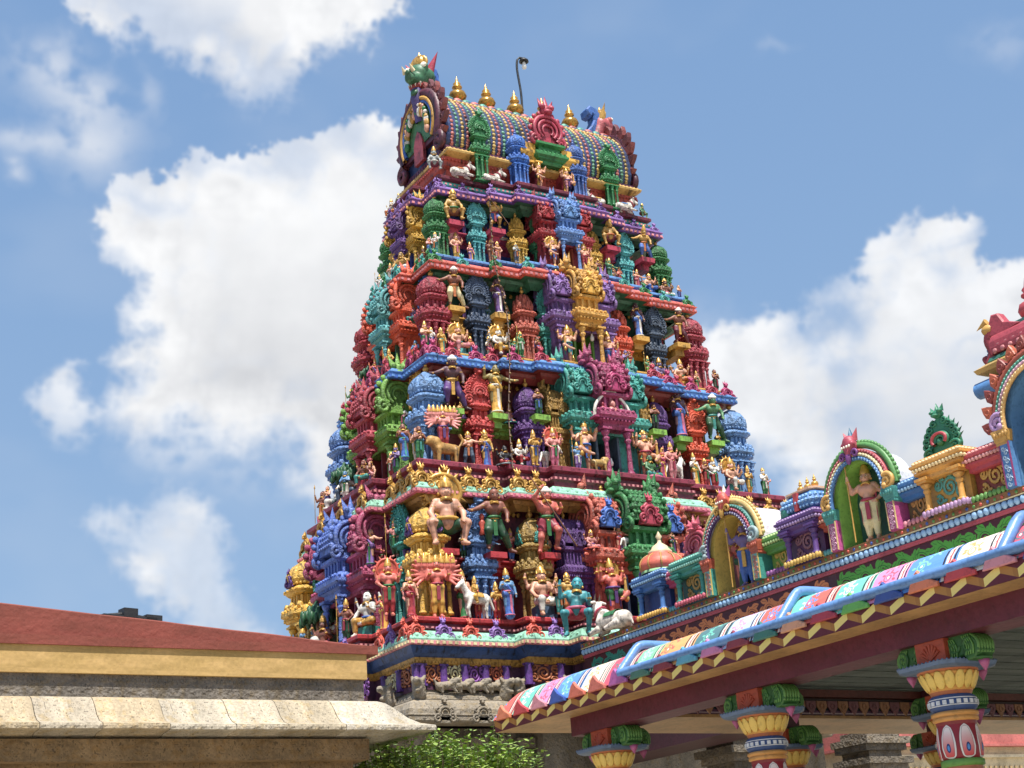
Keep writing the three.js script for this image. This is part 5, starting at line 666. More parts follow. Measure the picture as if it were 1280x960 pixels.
// the crowd of lesser figures that fills the ledges
{
  const r = rng(404), sk = ['peach', 'pink', 'coral', 'brown', 'white', 'gold', 'blue', 'green', 'purple'], cl = ['red', 'green', 'blue', 'yellow', 'magenta', 'orange', 'teal', 'purple', 'white', 'dgreen', 'crimson', 'violet'], ps = ['pray', 'fold', 'woman', 'hold', 'four', 'lotus', 'staff', 'sit', 'dancer'], pick = (a) => a[Math.floor(r() * a.length)], seen = new Set();
  const put = (p, h, ry, where, group) => { let s, c, q, key, n = 0; do { s = pick(sk); c = pick(cl); q = pick(ps); key = s + c + q + where; } while (seen.has(key) && n++ < 60); seen.add(key); statue(q, s, c, r() < 0.25 ? 'hair' : 'crown', p, h, ry, where, group, q === 'sit' ? { seat: pick(cl) } : q === 'lotus' ? { seat: pick(['gold', 'pink', 'teal']) } : {}); };
  rows.forEach((row, i) => {
    const y = STOREY[i].F, d = LV[i].D, W = LV[i].W, st = i ? 0.28 : 0.5;
    const xs = row.map(([px]) => onLedge(px, y, d - 0.5).x), free = [];
    for (let x = -W + 0.5; x < W - 0.5; x += 0.42) if (xs.every((q) => Math.abs(q - x) > 0.36) && (i || x < -3.2) && Math.abs(x) > 1.0) { xs.push(x); const a = Math.abs(x) / W; put([x, y, d - 0.62 + (a < 0.41 ? st * 2 : a < 0.593 ? st : 0) + r() * 0.12], (0.74 + r() * 0.3) * [1.15, 1, 0.86, 0.78][i], (r() - 0.5) * 0.5, `in the row on the ${TIER[i]} ledge`, `lesser figures on the ${TIER[i]}`); }
    for (let k = 0; k < 6; k++) { const z = d * (0.85 - k * 0.32); put([-W + 0.42 - (Math.abs(z) < d * 0.5 ? 0.38 : 0), y, z], (0.75 + r() * 0.35) * [1.15, 1, 0.86, 0.78][i], -Math.PI / 2 + 0.3 + r() * 0.4, `standing along the end face, ${TIER[i]}`, `lesser figures along the end face`); }
  });
  // and between the shrine tops, on the middle bands
  const F2 = FRONT.map((f) => [(f.xk + f.xp) / 2, (f.xp + f.x2) / 2, (f.x2 + f.x3) / 2 + 0.1]);
  F2.forEach((us, i) => { for (const sd of [-1, 1]) us.forEach((u, k) => { const z = LV[i + 1].D - 0.36 + (k === 2 ? 0.2 : 0), y = STOREY[i].mid + 0.1; if (k !== 2) { for (const dx of [-0.34, 0.36]) put([sd * u + dx * (0.8 + r() * 0.3), y, z - 0.05], (0.6 + r() * 0.22) * [1.15, 1, 0.86, 0.74][i], (r() - 0.5) * 0.6, `on the ${TIER[i]} middle band`, `figures between the shrines, ${TIER[i]}`); } else put([sd * u, y, z], 0.72 * [1.15, 1, 0.86, 0.74][i], (r() - 0.5) * 0.5, `on the ${TIER[i]} middle band`, `figures between the shrines, ${TIER[i]}`); }); });
  // small figures high on the end face and on the middle bands
  for (let i = 0; i < 4; i++) for (const u of [0.72, 0.4, -0.1]) put([-LV[i + 1].W + 0.42 - (Math.abs(u) < 0.5 ? 0.3 : 0), STOREY[i].mid + 0.12, u * LV[i + 1].D], 0.8 * [1.1, 1, 0.86, 0.7][i], -1.2, `on the end face band, ${TIER[i]}`, undefined);
}
// light bulbs hung in the doorways, and the white arch with a small seated deity over the second doorway
[[707, 322, 3], [740, 422, 2], [764, 578, 1]].forEach(([px, py, i]) => { const p = onZ(px, py, LV[i + 1].D + 0.62), t = thing('hanging_bulb', `bare light bulb hanging in the ${TIER[i]} doorway`, 'light bulb', [p.x, p.y - 0.12, p.z]); part('bulb', [lathe([[0, 0], [0.05, 0.02], [0.07, 0.09], [0.04, 0.18], [0.03, 0.24], [0, 0.24]], 10)], new THREE.MeshStandardMaterial({ color: '#e8e6e0', roughness: 0.2 }), t); part('cord', [rod([0, 0.24, 0], [0, 0.5, 0], 0.012)], paint(C.black), t); });
{ const p = onZ(766, 523, LV[2].D + 1.0), t = thing('arched_deity_panel', 'white pointed arch framing a small seated deity above the second storey doorway', 'sculpture', [p.x, p.y, p.z]); part('white_arch', [tube([[-0.62, 0, 0], [-0.56, 0.34, 0], [-0.3, 0.66, 0], [0, 0.86, 0], [0.3, 0.66, 0], [0.56, 0.34, 0], [0.62, 0, 0]], 0.05, 30, 7)], paint(C.white), t); part('deity', [ball(0.16, 0, 0.2, 0, 1, 1.2), ball(0.11, 0, 0.42, 0.02), ball(0.07, 0, 0.36, 0.1, 1.6, 0.6), new THREE.ConeGeometry(0.08, 0.18, 7).translate(0, 0.58, 0)], paint(SKIN.pink), t); for (const s of [-1, 1]) part('attendant', [lathe([[0, 0], [0.12, 0], [0.07, 0.18], [0.1, 0.28], [0, 0.34]], 8).translate(s * 0.32, 0.02, 0), ball(0.06, s * 0.32, 0.4, 0)], paint(s < 0 ? C.crimson : C.green), t); part('shelf', [box(1.4, 0.06, 0.3, 0, -0.06, 0)], paint(C.magenta), t); }

{ // a string of lamps that hangs down the front
  const pts = [[612, 250, 2.35], [615, 300, 2.5], [622, 345, 2.9], [633, 390, 3.0], [637, 445, 3.55], [636, 520, 3.9], [641, 585, 4.35]].map(([a, b, z]) => { const p = onZ(a, b, z); return [p.x, p.y, p.z]; }), o = pts[pts.length - 1], t = thing('hanging_lamp_string', 'brown cable of small unlit lamps hanging down the front of the tower', 'cable', o);
  const loc = pts.map((p) => p.map((v, i) => v - o[i])); part('cable', [tube(loc, 0.02, 60, 5)], paint('#5a3a2a'), t);
  const cv = new THREE.CatmullRomCurve3(loc.map((p) => new THREE.Vector3(...p))), l = []; for (let k = 0; k < 40; k++) { const p = cv.getPoint(k / 39); l.push(ball(0.035, p.x, p.y, p.z + 0.03, 1, 1, 1, 5)); } stuff(part('lamps', l, paint('#8a6a3a'), t));
}
coat = cleaner;
// ---------------------------------------------------------------- the painted parapet wall that runs from the tower towards the courtyard
function canvasTex(w, h, draw) { const c = document.createElement('canvas'); c.width = w; c.height = h; const x = c.getContext('2d'); draw(x, w, h); const t = new THREE.CanvasTexture(c); t.colorSpace = THREE.SRGBColorSpace; t.wrapS = t.wrapT = THREE.RepeatWrapping; t.magFilter = THREE.LinearFilter; t.anisotropy = 8; return t; }
// a painted vine of scrolling leaves, as on temple walls: flat print
function vine(ctx, w, h, bg, col, line, n) {
  ctx.fillStyle = bg; ctx.fillRect(0, 0, w, h);
  const r = rng(n * 13 + 5), pitch = w / n; h = h | 0;
  for (let k = -1; k <= n; k++) {
    const up = k % 2 ? -1 : 1, cx = (k + 0.5) * pitch, cy = h / 2 + up * h * 0.04;
    ctx.lineCap = 'round'; ctx.strokeStyle = col; ctx.lineWidth = h * 0.15;
    ctx.beginPath(); for (let i = 0; i <= 40; i++) { const a = up * (i / 40 * 9 - 2.2), q = h * 0.36 * (1 - 0.8 * i / 40); const x = cx + q * Math.cos(a), y = cy + q * Math.sin(a); i ? ctx.lineTo(x, y) : ctx.moveTo(x, y); } ctx.stroke();
    ctx.beginPath(); ctx.moveTo(cx - pitch * 0.75, h / 2 - up * h * 0.32); ctx.quadraticCurveTo(cx - pitch * 0.35, cy - up * h * 0.1, cx - h * 0.2, cy - up * h * 0.3); ctx.stroke();
    for (let i = 0; i < 11; i++) { const a = i / 11 * 6.283 + r(), R = h * (0.3 + 0.12 * r()); ctx.save(); ctx.translate(cx + R * Math.cos(a) * 1.05, cy + R * Math.sin(a)); ctx.rotate(a + up * 0.9); ctx.fillStyle = col; ctx.beginPath(); ctx.moveTo(-h * 0.17, 0); ctx.quadraticCurveTo(0, -h * 0.22, h * 0.2, -h * 0.03); ctx.quadraticCurveTo(0, h * 0.15, -h * 0.17, 0); ctx.fill(); ctx.strokeStyle = line; ctx.lineWidth = h * 0.014; ctx.beginPath(); ctx.moveTo(-h * 0.1, 0); ctx.quadraticCurveTo(0, -h * 0.04, h * 0.12, -h * 0.01); ctx.stroke(); ctx.restore(); }
    ctx.strokeStyle = line; ctx.lineWidth = h * 0.018; ctx.beginPath(); for (let i = 0; i <= 40; i++) { const a = up * (i / 40 * 9 - 2.2), q = h * 0.36 * (1 - 0.8 * i / 40) - h * 0.02; const x = cx + q * Math.cos(a), y = cy + q * Math.sin(a); i ? ctx.lineTo(x, y) : ctx.moveTo(x, y); } ctx.stroke();
  }
}
function print(w, h, tex, o = {}) { const g = new THREE.PlaneGeometry(w, h); g.userData.done = true; return [g, new THREE.MeshStandardMaterial({ map: tex, roughness: 0.55, bumpMap: fineBump, bumpScale: 0.003, ...o })]; }
const wall = thing('painted_parapet_wall', 'long painted parapet wall with arched niches and a scrolled maroon frieze', 'wall', [-3, 0, 0], -Math.PI / 2);   // its x runs along the world's z, its z looks out over the courtyard
{
  const U0 = 5.95, U1 = 23.5, L = U1 - U0, M = (U0 + U1) / 2;
  part('frieze_wall', [box(L, 2.6, 1.2, M, 5.3, -0.6)], paint('#451120'), wall);
  for (const [a, b, col, line, n] of [[6.25, 8.35, '#23806f', '#0c3a38', 4], [9.0, 15.0, '#c8794a', '#5a2418', 11], [15.25, 21.4, '#4f9a38', '#16400f', 12]]) { const tex = canvasTex(2048, Math.round(2048 * 0.62 / (b - a) / 2) * 2, (x, w, h) => vine(x, w, h, '#451120', col, line, n)); const [g, m] = print(b - a, 0.62, tex); const q = part('painted_scroll_frieze', g, m, wall); q.position.set((a + b) / 2, 7.53, 0.004); }
  part('rose_moulding', [box(L, 0.05, 0.06, M, 7.86, 0.0), box(L, 0.025, 0.09, M, 7.91, 0.0)], paint('#b8475a'), wall);
  part('bead_backing', [box(L, 0.15, 0.06, M, 7.94, 0.02)], paint('#1c3565'), wall);
  const bg = fin(ball(0.07, 0, 0, 0, 1.02, 0.95, 0.75, 8)); for (let u = U0 + 0.06; u < U1; u += 0.14) part('bead', bg, paint('#8fbce8'), wall).position.set(u, 8.012, 0.055);
  part('cream_line', [box(L, 0.018, 0.13, M, 8.09, 0.02)], paint(C.cream), wall);
  part('jewel_band', [box(L, 0.1, 0.12, M, 8.108, 0.02), box(L, 0.016, 0.15, M, 8.208, 0.01)], paint('#8a5a22'), wall);
  const jw = [[], [], []]; let n = 0; for (let u = U0 + 0.08; u < U1; u += 0.165) jw[n++ % 3].push(ball(0.034, u, 8.16, 0.085, 1, 1, 0.6, 7)); ['#2f55a8', '#4f8f3e', '#c84a38'].forEach((c, k) => stuff(part('jewels', jw[k], paint(c, { roughness: 0.3 }), wall)));
  part('wall_top', [box(L, 0.2, 1.3, M, 8.02, -0.7)], paint('#7b5a4a'), wall);
}
const petalRow = (u0, u1, y, z, w, h) => { const l = [], n = Math.max(2, Math.round((u1 - u0) / w)); for (let k = 0; k < n; k++) l.push(ball(w * 0.52, u0 + (k + 0.5) * (u1 - u0) / n, y, z, h / w, 1, 0.8, 7)); return l; };
const petalEnds = (u, z0, z1, y, w, h) => { const l = [], n = Math.max(2, Math.round(Math.abs(z1 - z0) / w)); for (let k = 0; k < n; k++) l.push(ball(w * 0.52, u, y, z0 + (k + 0.5) * (z1 - z0) / n, h / w, 0.8, 1, 7)); return l; };
// one compartment of the wall's upper row: full pavilions step forward and have columns
function compartment(u0, u1, top, col, tip, base, panel, motif, full) {
  const r = sub(full ? 'wall_pavilion' : 'wall_compartment', wall, [(u0 + u1) / 2, 8.22, 0], 0, 1), w = u1 - u0, f = full ? 0.14 : 0, H = top - 8.22, hw = w / 2;
  part('back_panel', [box(w - (full ? 0.06 : 0), H - 0.28, 0.7, 0, 0.0, -0.5 + (full ? 0.1 : 0))], paint(panel), r);
  if (motif) { const s = part('painted_motif', once('scr1', () => []), paint(motif), r); s.position.set(0, H * 0.42, -0.13 + (full ? 0.1 : 0)); s.scale.set(Math.min(1.1, w * 1.1), 1.15, 0.5); }
  const Q = rect(hw, 0.36, 0, -0.34 + f);
  part('cornice', [sweep(Q, [[-0.06, H - 0.42], [-0.02, H - 0.4], [-0.02, H - 0.33], [0.05, H - 0.28], [0.05, H - 0.24], [0.0, H - 0.23], [0.1, H - 0.14], [0.1, H - 0.1], [0.02, H - 0.08], [0.05, H - 0.03], [0.0, H]])], paint(col), r);
  stuff(part('cornice_petals', [petalRow(-hw - 0.06, hw + 0.06, H - 0.2, 0.09 + f, 0.085, 0.08), petalRow(-hw - 0.06, hw + 0.06, H - 0.07, 0.07 + f, 0.085, 0.07), petalEnds(hw + 0.07, -0.6 + f, 0.1 + f, H - 0.2, 0.085, 0.08), petalEnds(hw + 0.05, -0.6 + f, 0.08 + f, H - 0.07, 0.085, 0.07)], paint(tip), r));
  stuff(part('base_petals', [petalRow(-hw, hw, 0.07, 0.06 + f, 0.1, 0.13), full ? petalEnds(hw, -0.5, 0.06 + f, 0.07, 0.1, 0.13) : []], paint(base), r));
  if (full) for (const s of [-1, 1]) part('column', once('wcol', () => [lathe([[0, 0], [0.1, 0], [0.1, 0.05], [0.06, 0.08], [0.055, 0.36], [0.075, 0.38], [0.075, 0.42], [0.05, 0.44], [0.1, 0.5], [0.11, 0.53], [0.06, 0.55]], 12), box(0.24, 0.05, 0.24, 0, 0.55), box(0.3, 0.05, 0.28, 0, 0.6)]), paint(col), r).position.set(s * (hw - 0.13), 0.1, f - 0.02);
  return r;
}
compartment(8.62, 9.72, 9.28, '#3a74bc', '#8ab8e0', '#d8a436', '#1c3f86', null, true);
compartment(9.72, 10.15, 9.2, '#b83a6c', '#e09ab0', '#4fa0b8', '#9a4a4a', '#b8863a');
compartment(10.15, 11.28, 9.3, '#2f9488', '#8fd6c4', '#c05068', '#1d6058', '#b08a3a', true);
compartment(13.24, 13.98, 9.12, '#4f9436', '#b8d88a', '#8a4a90', '#7aa83a', '#c8a83a');
compartment(13.98, 15.05, 9.28, '#5f3a86', '#a88ac0', '#cfa640', '#5a2a5c', '#8a5a6a', true);
compartment(15.05, 15.42, 9.14, '#c0543a', '#e0a088', '#4fa0a0', '#a8402a', '#7a5a90');
compartment(17.3, 17.95, 9.14, '#2f6cae', '#8ab8e0', '#c87a8a', '#6a5a3a', '#b8823a');
compartment(17.95, 19.02, 9.34, '#d89a34', '#efd49a', '#b08ab8', '#c8962e', '#4a9c92', true);
compartment(19.02, 19.92, 9.2, '#b53a48', '#e09a98', '#5a9440', '#8a3426', '#c89a3a');
// tops of the pavilions
{
  const top = (name, geo, col, u, y, z, s, o) => { const m = part(name, geo, paint(col, o), wall); m.position.set(u, y, z); Array.isArray(s) ? m.scale.set(...s) : m.scale.setScalar(s); return m; };
  top('melon_dome', [lathe([[0.42, 0], [0.5, 0.1], [0.52, 0.22], [0.44, 0.36], [0.3, 0.45], [0.28, 0.5]], 20)], '#d2604a', 9.2, 9.3, -0.25, [1.02, 0.95, 1.02]);
  top('dome_base', [lathe([[0.5, 0], [0.5, 0.06], [0.42, 0.08]], 20)], '#8ac08a', 9.2, 9.27, -0.25, 1);
  top('dome_cap', [lathe([[0.3, 0], [0.32, 0.06], [0.24, 0.12], [0.2, 0.2], [0.06, 0.3], [0.05, 0.4], [0.09, 0.46], [0, 0.62]], 16)], '#d8c49a', 9.2, 9.76, -0.25, 0.9);
  const ribs = []; for (let k = 0; k < 10; k++) { const a = k * 0.628; ribs.push(tube([[0.43 * Math.cos(a), 0.02, 0.43 * Math.sin(a)], [0.525 * Math.cos(a), 0.16, 0.525 * Math.sin(a)], [0.46 * Math.cos(a), 0.34, 0.46 * Math.sin(a)], [0.31 * Math.cos(a), 0.45, 0.31 * Math.sin(a)]], 0.025, 10, 5)); } top('dome_ribs', ribs, '#b8863a', 9.2, 9.3, -0.25, [1.02, 0.95, 1.02]);
  top('small_ornament', kuduGeo(), '#6a3d90', 8.86, 9.28, 0.0, 0.42);
  top('crimson_gable', gableGeo(), '#c04860', 10.75, 9.3, -0.15, [0.82, 0.62, 0.8]);
  top('bulged_top', [sweep(octa(0.46, 0.32, 0.3), [[-0.04, 0], [0.0, 0.03], [0.09, 0.1], [0.12, 0.2], [0.08, 0.3], [-0.02, 0.4], [-0.06, 0.43]])], '#3f7cc0', 14.52, 9.27, -0.26, 1); { const l = []; for (let j = 0; j < 3; j++) l.push(beads(outset(octa(0.46, 0.32, 0.3), [0.08, 0.12, 0.08][j]), [0.1, 0.2, 0.3][j], 0.1, 0.045)); stuff(top('top_petals', l, '#7aaee0', 14.52, 9.27, -0.26, 1)); }
  top('top_slab', [sweep(octa(0.42, 0.28, 0.3), [[0, 0], [0.05, 0.02], [0.05, 0.06], [-0.02, 0.08]])], '#e0b08a', 14.52, 9.7, -0.26, 1); top('top_clasp', [box(0.12, 0.38, 0.06, 0, 0, 0)], '#b83a40', 14.58, 9.3, 0.17, 1);
  for (let k = 0; k < 3; k++) top('finial', finialGeo(), '#d0a03a', 14.3 + k * 0.22, 9.77, -0.26, 0.34, { roughness: 0.35, metalness: 0.4 });
  top('teal_ornament', [ball(0.16, 0, 0.16, 0, 1.2), box(0.26, 0.2, 0.2), ball(0.1, 0, 0.34, 0)], '#2f8f80', 14.14, 9.24, 0.06, 0.9);
  top('green_flame_gable', flameGeo(), '#1f7d5a', 18.48, 9.34, -0.1, [0.86, 0.62, 0.9]); top('flame_lining', [ring(0.2, 0.05, 0, 0.46, 0.1, 4.4, -0.63, 18)], '#b83a48', 18.48, 9.34, -0.08, [0.86, 0.62, 0.9]);
}
// arched niches
function niche(u0, u1, c, spring = 9.02, R0) {
  const r = sub('arched_niche', wall, [(u0 + u1) / 2, 8.22, 0], 0, 1), hw = (u1 - u0) / 2, pw = 0.22, R = R0 ?? hw - pw - 0.015, cy = spring - 8.22 + 0.1, d = 0.52;
  const arch = (q, y0, ext = 0) => { const p = []; for (let k = 0; k <= 20; k++) { const a = -ext + k / 20 * (Math.PI + 2 * ext); p.push([q * Math.cos(a), cy + q * Math.sin(a)]); } return [[q * Math.cos(-ext), y0], ...p, [-q * Math.cos(-ext), y0]]; };
  { const s = shape([...arch(R + 0.1, 0), ...arch(R - 0.02, 0).reverse()]); part('vault_lining', [extr(s, d, 0, 6).translate(0, 0, -d + 0.06)], paint(c.inside), r); }
  { const s = shape([...arch(R + 0.22, 0.3), ...arch(R + 0.08, 0.3).reverse()]); part('vault_shell', [extr(s, d + (c.deep ?? 0), 0, 6).translate(0, 0, -d - (c.deep ?? 0) + 0.02)], paint(c.shell), r); }
  part('back_wall', [extr(shape(arch(R + 0.05, 0)), 0.06, 0, 6).translate(0, 0, -d + 0.01)], paint(c.back), r);
  for (const s of [-1, 1]) {
    part('jamb', [box(pw, cy - 0.3, 0.52, s * (hw - pw / 2), 0, -0.08)], paint(c.side), r);
    part('jamb_face', [box(pw - 0.05, cy - 0.34, 0.03, s * (hw - pw / 2), 0.02, 0.185)], paint(c.jamb), r);
    { const l = []; for (let k = 0; k < 9; k++) l.push(spiral(0.05, 1.2, 0.013, s * (hw - pw / 2) + (k % 2 ? 0.02 : -0.02), 0.07 + k * (cy - 0.44) / 8.6, 0.2, k % 2 ? 1 : -1, 0)); part('jamb_carving', l, paint(c.carve), r); }
    part('jamb_edge', [box(0.02, cy - 0.32, 0.035, s * (hw - pw / 2) + pw / 2 - 0.012, 0.01, 0.19), box(0.02, cy - 0.32, 0.035, s * (hw - pw / 2) - pw / 2 + 0.012, 0.01, 0.19)], paint(c.edge), r);
    part('jamb_capital', [sweep(rect(pw / 2 - 0.01, 0.25, s * (hw - pw / 2 + 0.03), -0.06), [[-0.02, cy - 0.36], [0.02, cy - 0.34], [0.02, cy - 0.29], [0.03, cy - 0.28], [0.06, cy - 0.12], [0.06, cy - 0.08], [0.02, cy - 0.05]]), petalRow(s * (hw - pw / 2) - 0.16, s * (hw - pw / 2) + 0.16, cy - 0.16, 0.24, 0.07, 0.1)], paint(c.cap), r);
    part('spring_scroll', [spiral(0.17, 1.6, 0.05, s * (R + 0.16), cy + 0.06, 0.2, -s, s > 0 ? 2.2 : 0.9), ball(0.07, s * (R + 0.1), cy - 0.02, 0.22)], paint(c.scroll), r);
  }
  c.rings.forEach((col, k) => {
    const q = R + 0.03 + k * 0.075, pts = []; for (let i = 0; i <= 30; i++) { const a = -0.12 + i / 30 * (Math.PI + 0.24); pts.push([q * Math.cos(a), cy + q * Math.sin(a) * 1.03, 0.14 + 0.02 * (c.rings.length - k)]); }
    part('arch_ring', [tube(pts, 0.042, 40, 6)], paint(col), r);
    const l = [], nb = Math.round(q * 40); for (let i = 0; i < nb; i++) { const a = -0.1 + (i + 0.5) / nb * (Math.PI + 0.2); l.push(ball(0.024, q * Math.cos(a), cy + q * Math.sin(a) * 1.03, 0.18 + 0.02 * (c.rings.length - k), 1, 1, 0.7, 5)); } stuff(part('ring_beads', l, paint(c.beads[k % c.beads.length]), r));
  });
  // scalloped outermost collar
  { const q = R + 0.06 + c.rings.length * 0.075, l = [], nb = 34; const pts = []; for (let i = 0; i <= 30; i++) { const a = 0.02 + i / 30 * (Math.PI - 0.04); pts.push([q * Math.cos(a), cy + q * Math.sin(a) * 1.04, 0.08]); } l.push(tube(pts, 0.07, 40, 7)); for (let i = 0; i < nb; i++) { const a = 0.05 + (i + 0.5) / nb * (Math.PI - 0.1); l.push(ball(0.06, (q + 0.06) * Math.cos(a), cy + (q + 0.06) * Math.sin(a) * 1.04, 0.06, 1, 1, 0.8, 6)); } part('arch_collar', l, paint(c.collar), r); }
  // mask of the arch crown
  if (c.mask) { const y = cy + (R + 0.3) * 1.03; part('crown_mask', net([[[0, y - 0.02, 0.16], [0, y + 0.08, 0.18], 0.16, 0.14], [[0, y - 0.14, 0.24], [0, y - 0.28, 0.26], 0.08, 0.05], [[-0.12, y + 0.02, 0.24], [0.12, y + 0.02, 0.24], 0.06, 0.06]], 0.03, 0.04), paint(c.mask), r); part('mask_tusks', [-0.1, -0.03, 0.04, 0.11].map((x) => ball(0.026, x, y - 0.03, 0.31, 1.2, 1, 1, 6)), paint('#efe8da'), r); part('mask_tongue', [ball(0.09, 0, y - 0.26, 0.27, 1.5, 0.8, 0.6), spiral(0.09, 1.3, 0.03, -0.18, y - 0.2, 0.26, 1, 0), spiral(0.09, 1.3, 0.03, 0.18, y - 0.2, 0.26, -1, 3.1)], paint(c.tongue), r); for (const s of [-1, 0, 1]) part('mask_plume', [new THREE.ConeGeometry(0.08, 0.26, 6).rotateZ(-s * 0.5).translate(s * 0.14, y + 0.28 - Math.abs(s) * 0.04, 0.12)], paint([c.plume[0], c.plume[1], c.plume[2]][s + 1]), r); }
  return r;
}
niche(11.33, 13.2, { inside: '#e8cc58', shell: '#d8ccd8', back: '#8a5468', side: '#2f9488', jamb: '#6fc0bc', carve: '#c87a6a', edge: '#d8c060', cap: '#c85a3c', scroll: '#9ab4b8', rings: ['#4a2f72', '#a83a50', '#2f8078'], beads: ['#b8c0d0', '#d88a9a', '#6fb0a8'], collar: '#d8b86a', mask: '#c04a38', tongue: '#c8962e', plume: ['#b84a8a', '#d8c8b8', '#b84a8a'], deep: 0.5 });
niche(15.42, 17.28, { inside: '#8cc84a', shell: '#c8ccd4', back: '#2f6a58', side: '#c04a92', jamb: '#b84a8a', carve: '#d8a0c0', edge: '#e0c080', cap: '#3f9c98', scroll: '#d8a448', rings: ['#3f78b8', '#e0d098', '#b03a48'], beads: ['#8ab8e0', '#efe6c0', '#d07a84'], collar: '#4f8f46', mask: '#a83a50', tongue: '#7a3a86', plume: ['#d0606a', '#2f6a8a', '#c04a58'] });
niche(19.96, 22.06, { inside: '#4f86b8', shell: '#9aa8b8', back: '#3a6a9a', side: '#4f86c0', jamb: '#4f86c8', carve: '#a8c8e8', edge: '#a03a78', cap: '#c8963a', scroll: '#b08ac0', rings: ['#d8a858', '#c890a8', '#2f8f78'], beads: ['#efd49a', '#e0b8c8', '#6fc0a8'], collar: '#a8482e', mask: null, tongue: '#c8962e', plume: [] }, 9.25);
// roofed turret that rises behind the last arch
{
  const c0 = onX(1224, 466, -1.9), t = sub('wall_turret', wall, [c0.z + 1.66, c0.y - 10.36, -1.6], 0, 1);
  part('turret_body', [box(2.8, 2.6, 0.8, 0, 7.6, 0)], paint('#2f6a9a'), t); part('turret_cornice', [sweep(rect(1.5, 0.5), [[-0.1, 10.2], [0.12, 10.28], [0.16, 10.36], [0.06, 10.42], [0, 10.46]])], paint('#c8a04a'), t);
  part('turret_band', [sweep(rect(1.42, 0.42), [[0, 10.46], [0.04, 10.5], [0, 10.58]])], paint('#2f7a66'), t); part('turret_barrel', [barrelGeo(1.36, 0.44, 0.62).translate(0, 10.52, 0)], paint('#b03a4a'), t);
  const l = []; for (let i = 0; i < 14; i++) for (let j = 0; j < 4; j++) l.push(ball(0.06, -1.25 + i * 0.19 + (j % 2) * 0.09, 10.66 + j * 0.12, 0.44 - j * j * 0.03, 1, 1, 0.5, 6)); stuff(part('barrel_scales', l, paint('#d07a80'), t)); part('ridge_band', [box(2.7, 0.06, 0.3, 0, 11.12, 0)], paint('#4fa08a'), t);
  part('beast_neck', [tube([[-1.42, 10.44, 0.2], [-1.56, 10.5, 0.2], [-1.44, 10.75, 0.2], [-1.5, 11.0, 0.2], [-1.36, 11.22, 0.2]], 0.13, 18, 8), tube([[-1.5, 10.5, 0.2], [-1.66, 10.62, 0.2], [-1.7, 10.72, 0.2]], 0.07, 8, 6)], paint('#a8323f'), t);
  part('beast_crest', [extr(shape([[-1.5, 11.08], [-1.3, 11.42], [-1.16, 11.4], [-1.05, 11.2], [-0.7, 11.06], [-1.2, 11.0]]), 0.16, 0.03).translate(0, 0, 0.12)], paint('#b03a4a'), t); part('beast_face', [ball(0.13, -1.46, 11.2, 0.24, 0.9, 1.2), new THREE.ConeGeometry(0.07, 0.3, 6).rotateZ(1.9).translate(-1.62, 11.34, 0.24)], paint('#c89a3a'), t);
  for (let k = 0; k < 6; k++) part('neck_frill', [ball(0.06, -1.62 + 0.02 * k, 10.62 + k * 0.1, 0.2, 1, 0.8, 0.8, 6)], paint('#5a86c0'), t); part('ridge_knob', finialGeo(), paint('#b8404a'), t).position.set(-0.6, 11.0, 0);
  const s2 = part('blue_scroll', [new THREE.CylinderGeometry(0.16, 0.16, 0.5, 12).rotateZ(1.57)], paint('#4f8ac8'), t); s2.position.set(-1.5, 10.0, 0.5);
}
for (let k = 0; k < 14; k++) { const a = Math.PI - 0.05 - k * 0.22, p = part('flame_petal', once('petal', () => []), paint(k % 2 ? '#b8562f' : '#8a3428'), wall); p.position.set(21.01 + 1.22 * Math.cos(a), 9.36 + 1.25 * Math.sin(a), 0.02); p.rotation.z = a; p.scale.set(0.5, a > Math.PI / 2 ? -0.55 : 0.55, 0.7); }
// figures in the niches
statue('staff', 'purple', 'blue', 'crown', [-2.86, 8.23, 12.42], 1.6, -Math.PI / 2 + 0.5, '', undefined, { label: 'violet skinned man with gold staff and red scarf in the yellow lined niche' });
statue('woman', 'coral', 'dgreen', 'hair', [-2.72, 8.23, 12.1], 1.4, -Math.PI / 2 + 0.7, '', undefined, { label: 'woman in dark green sari beside the violet man in the yellow lined niche' });
statue('staff', 'peach', 'cream', 'crown', [-2.88, 8.23, 16.34], 1.62, -Math.PI / 2 + 0.45, '', undefined, { label: 'peach skinned bare chested man holding a spear in the green lined niche' });
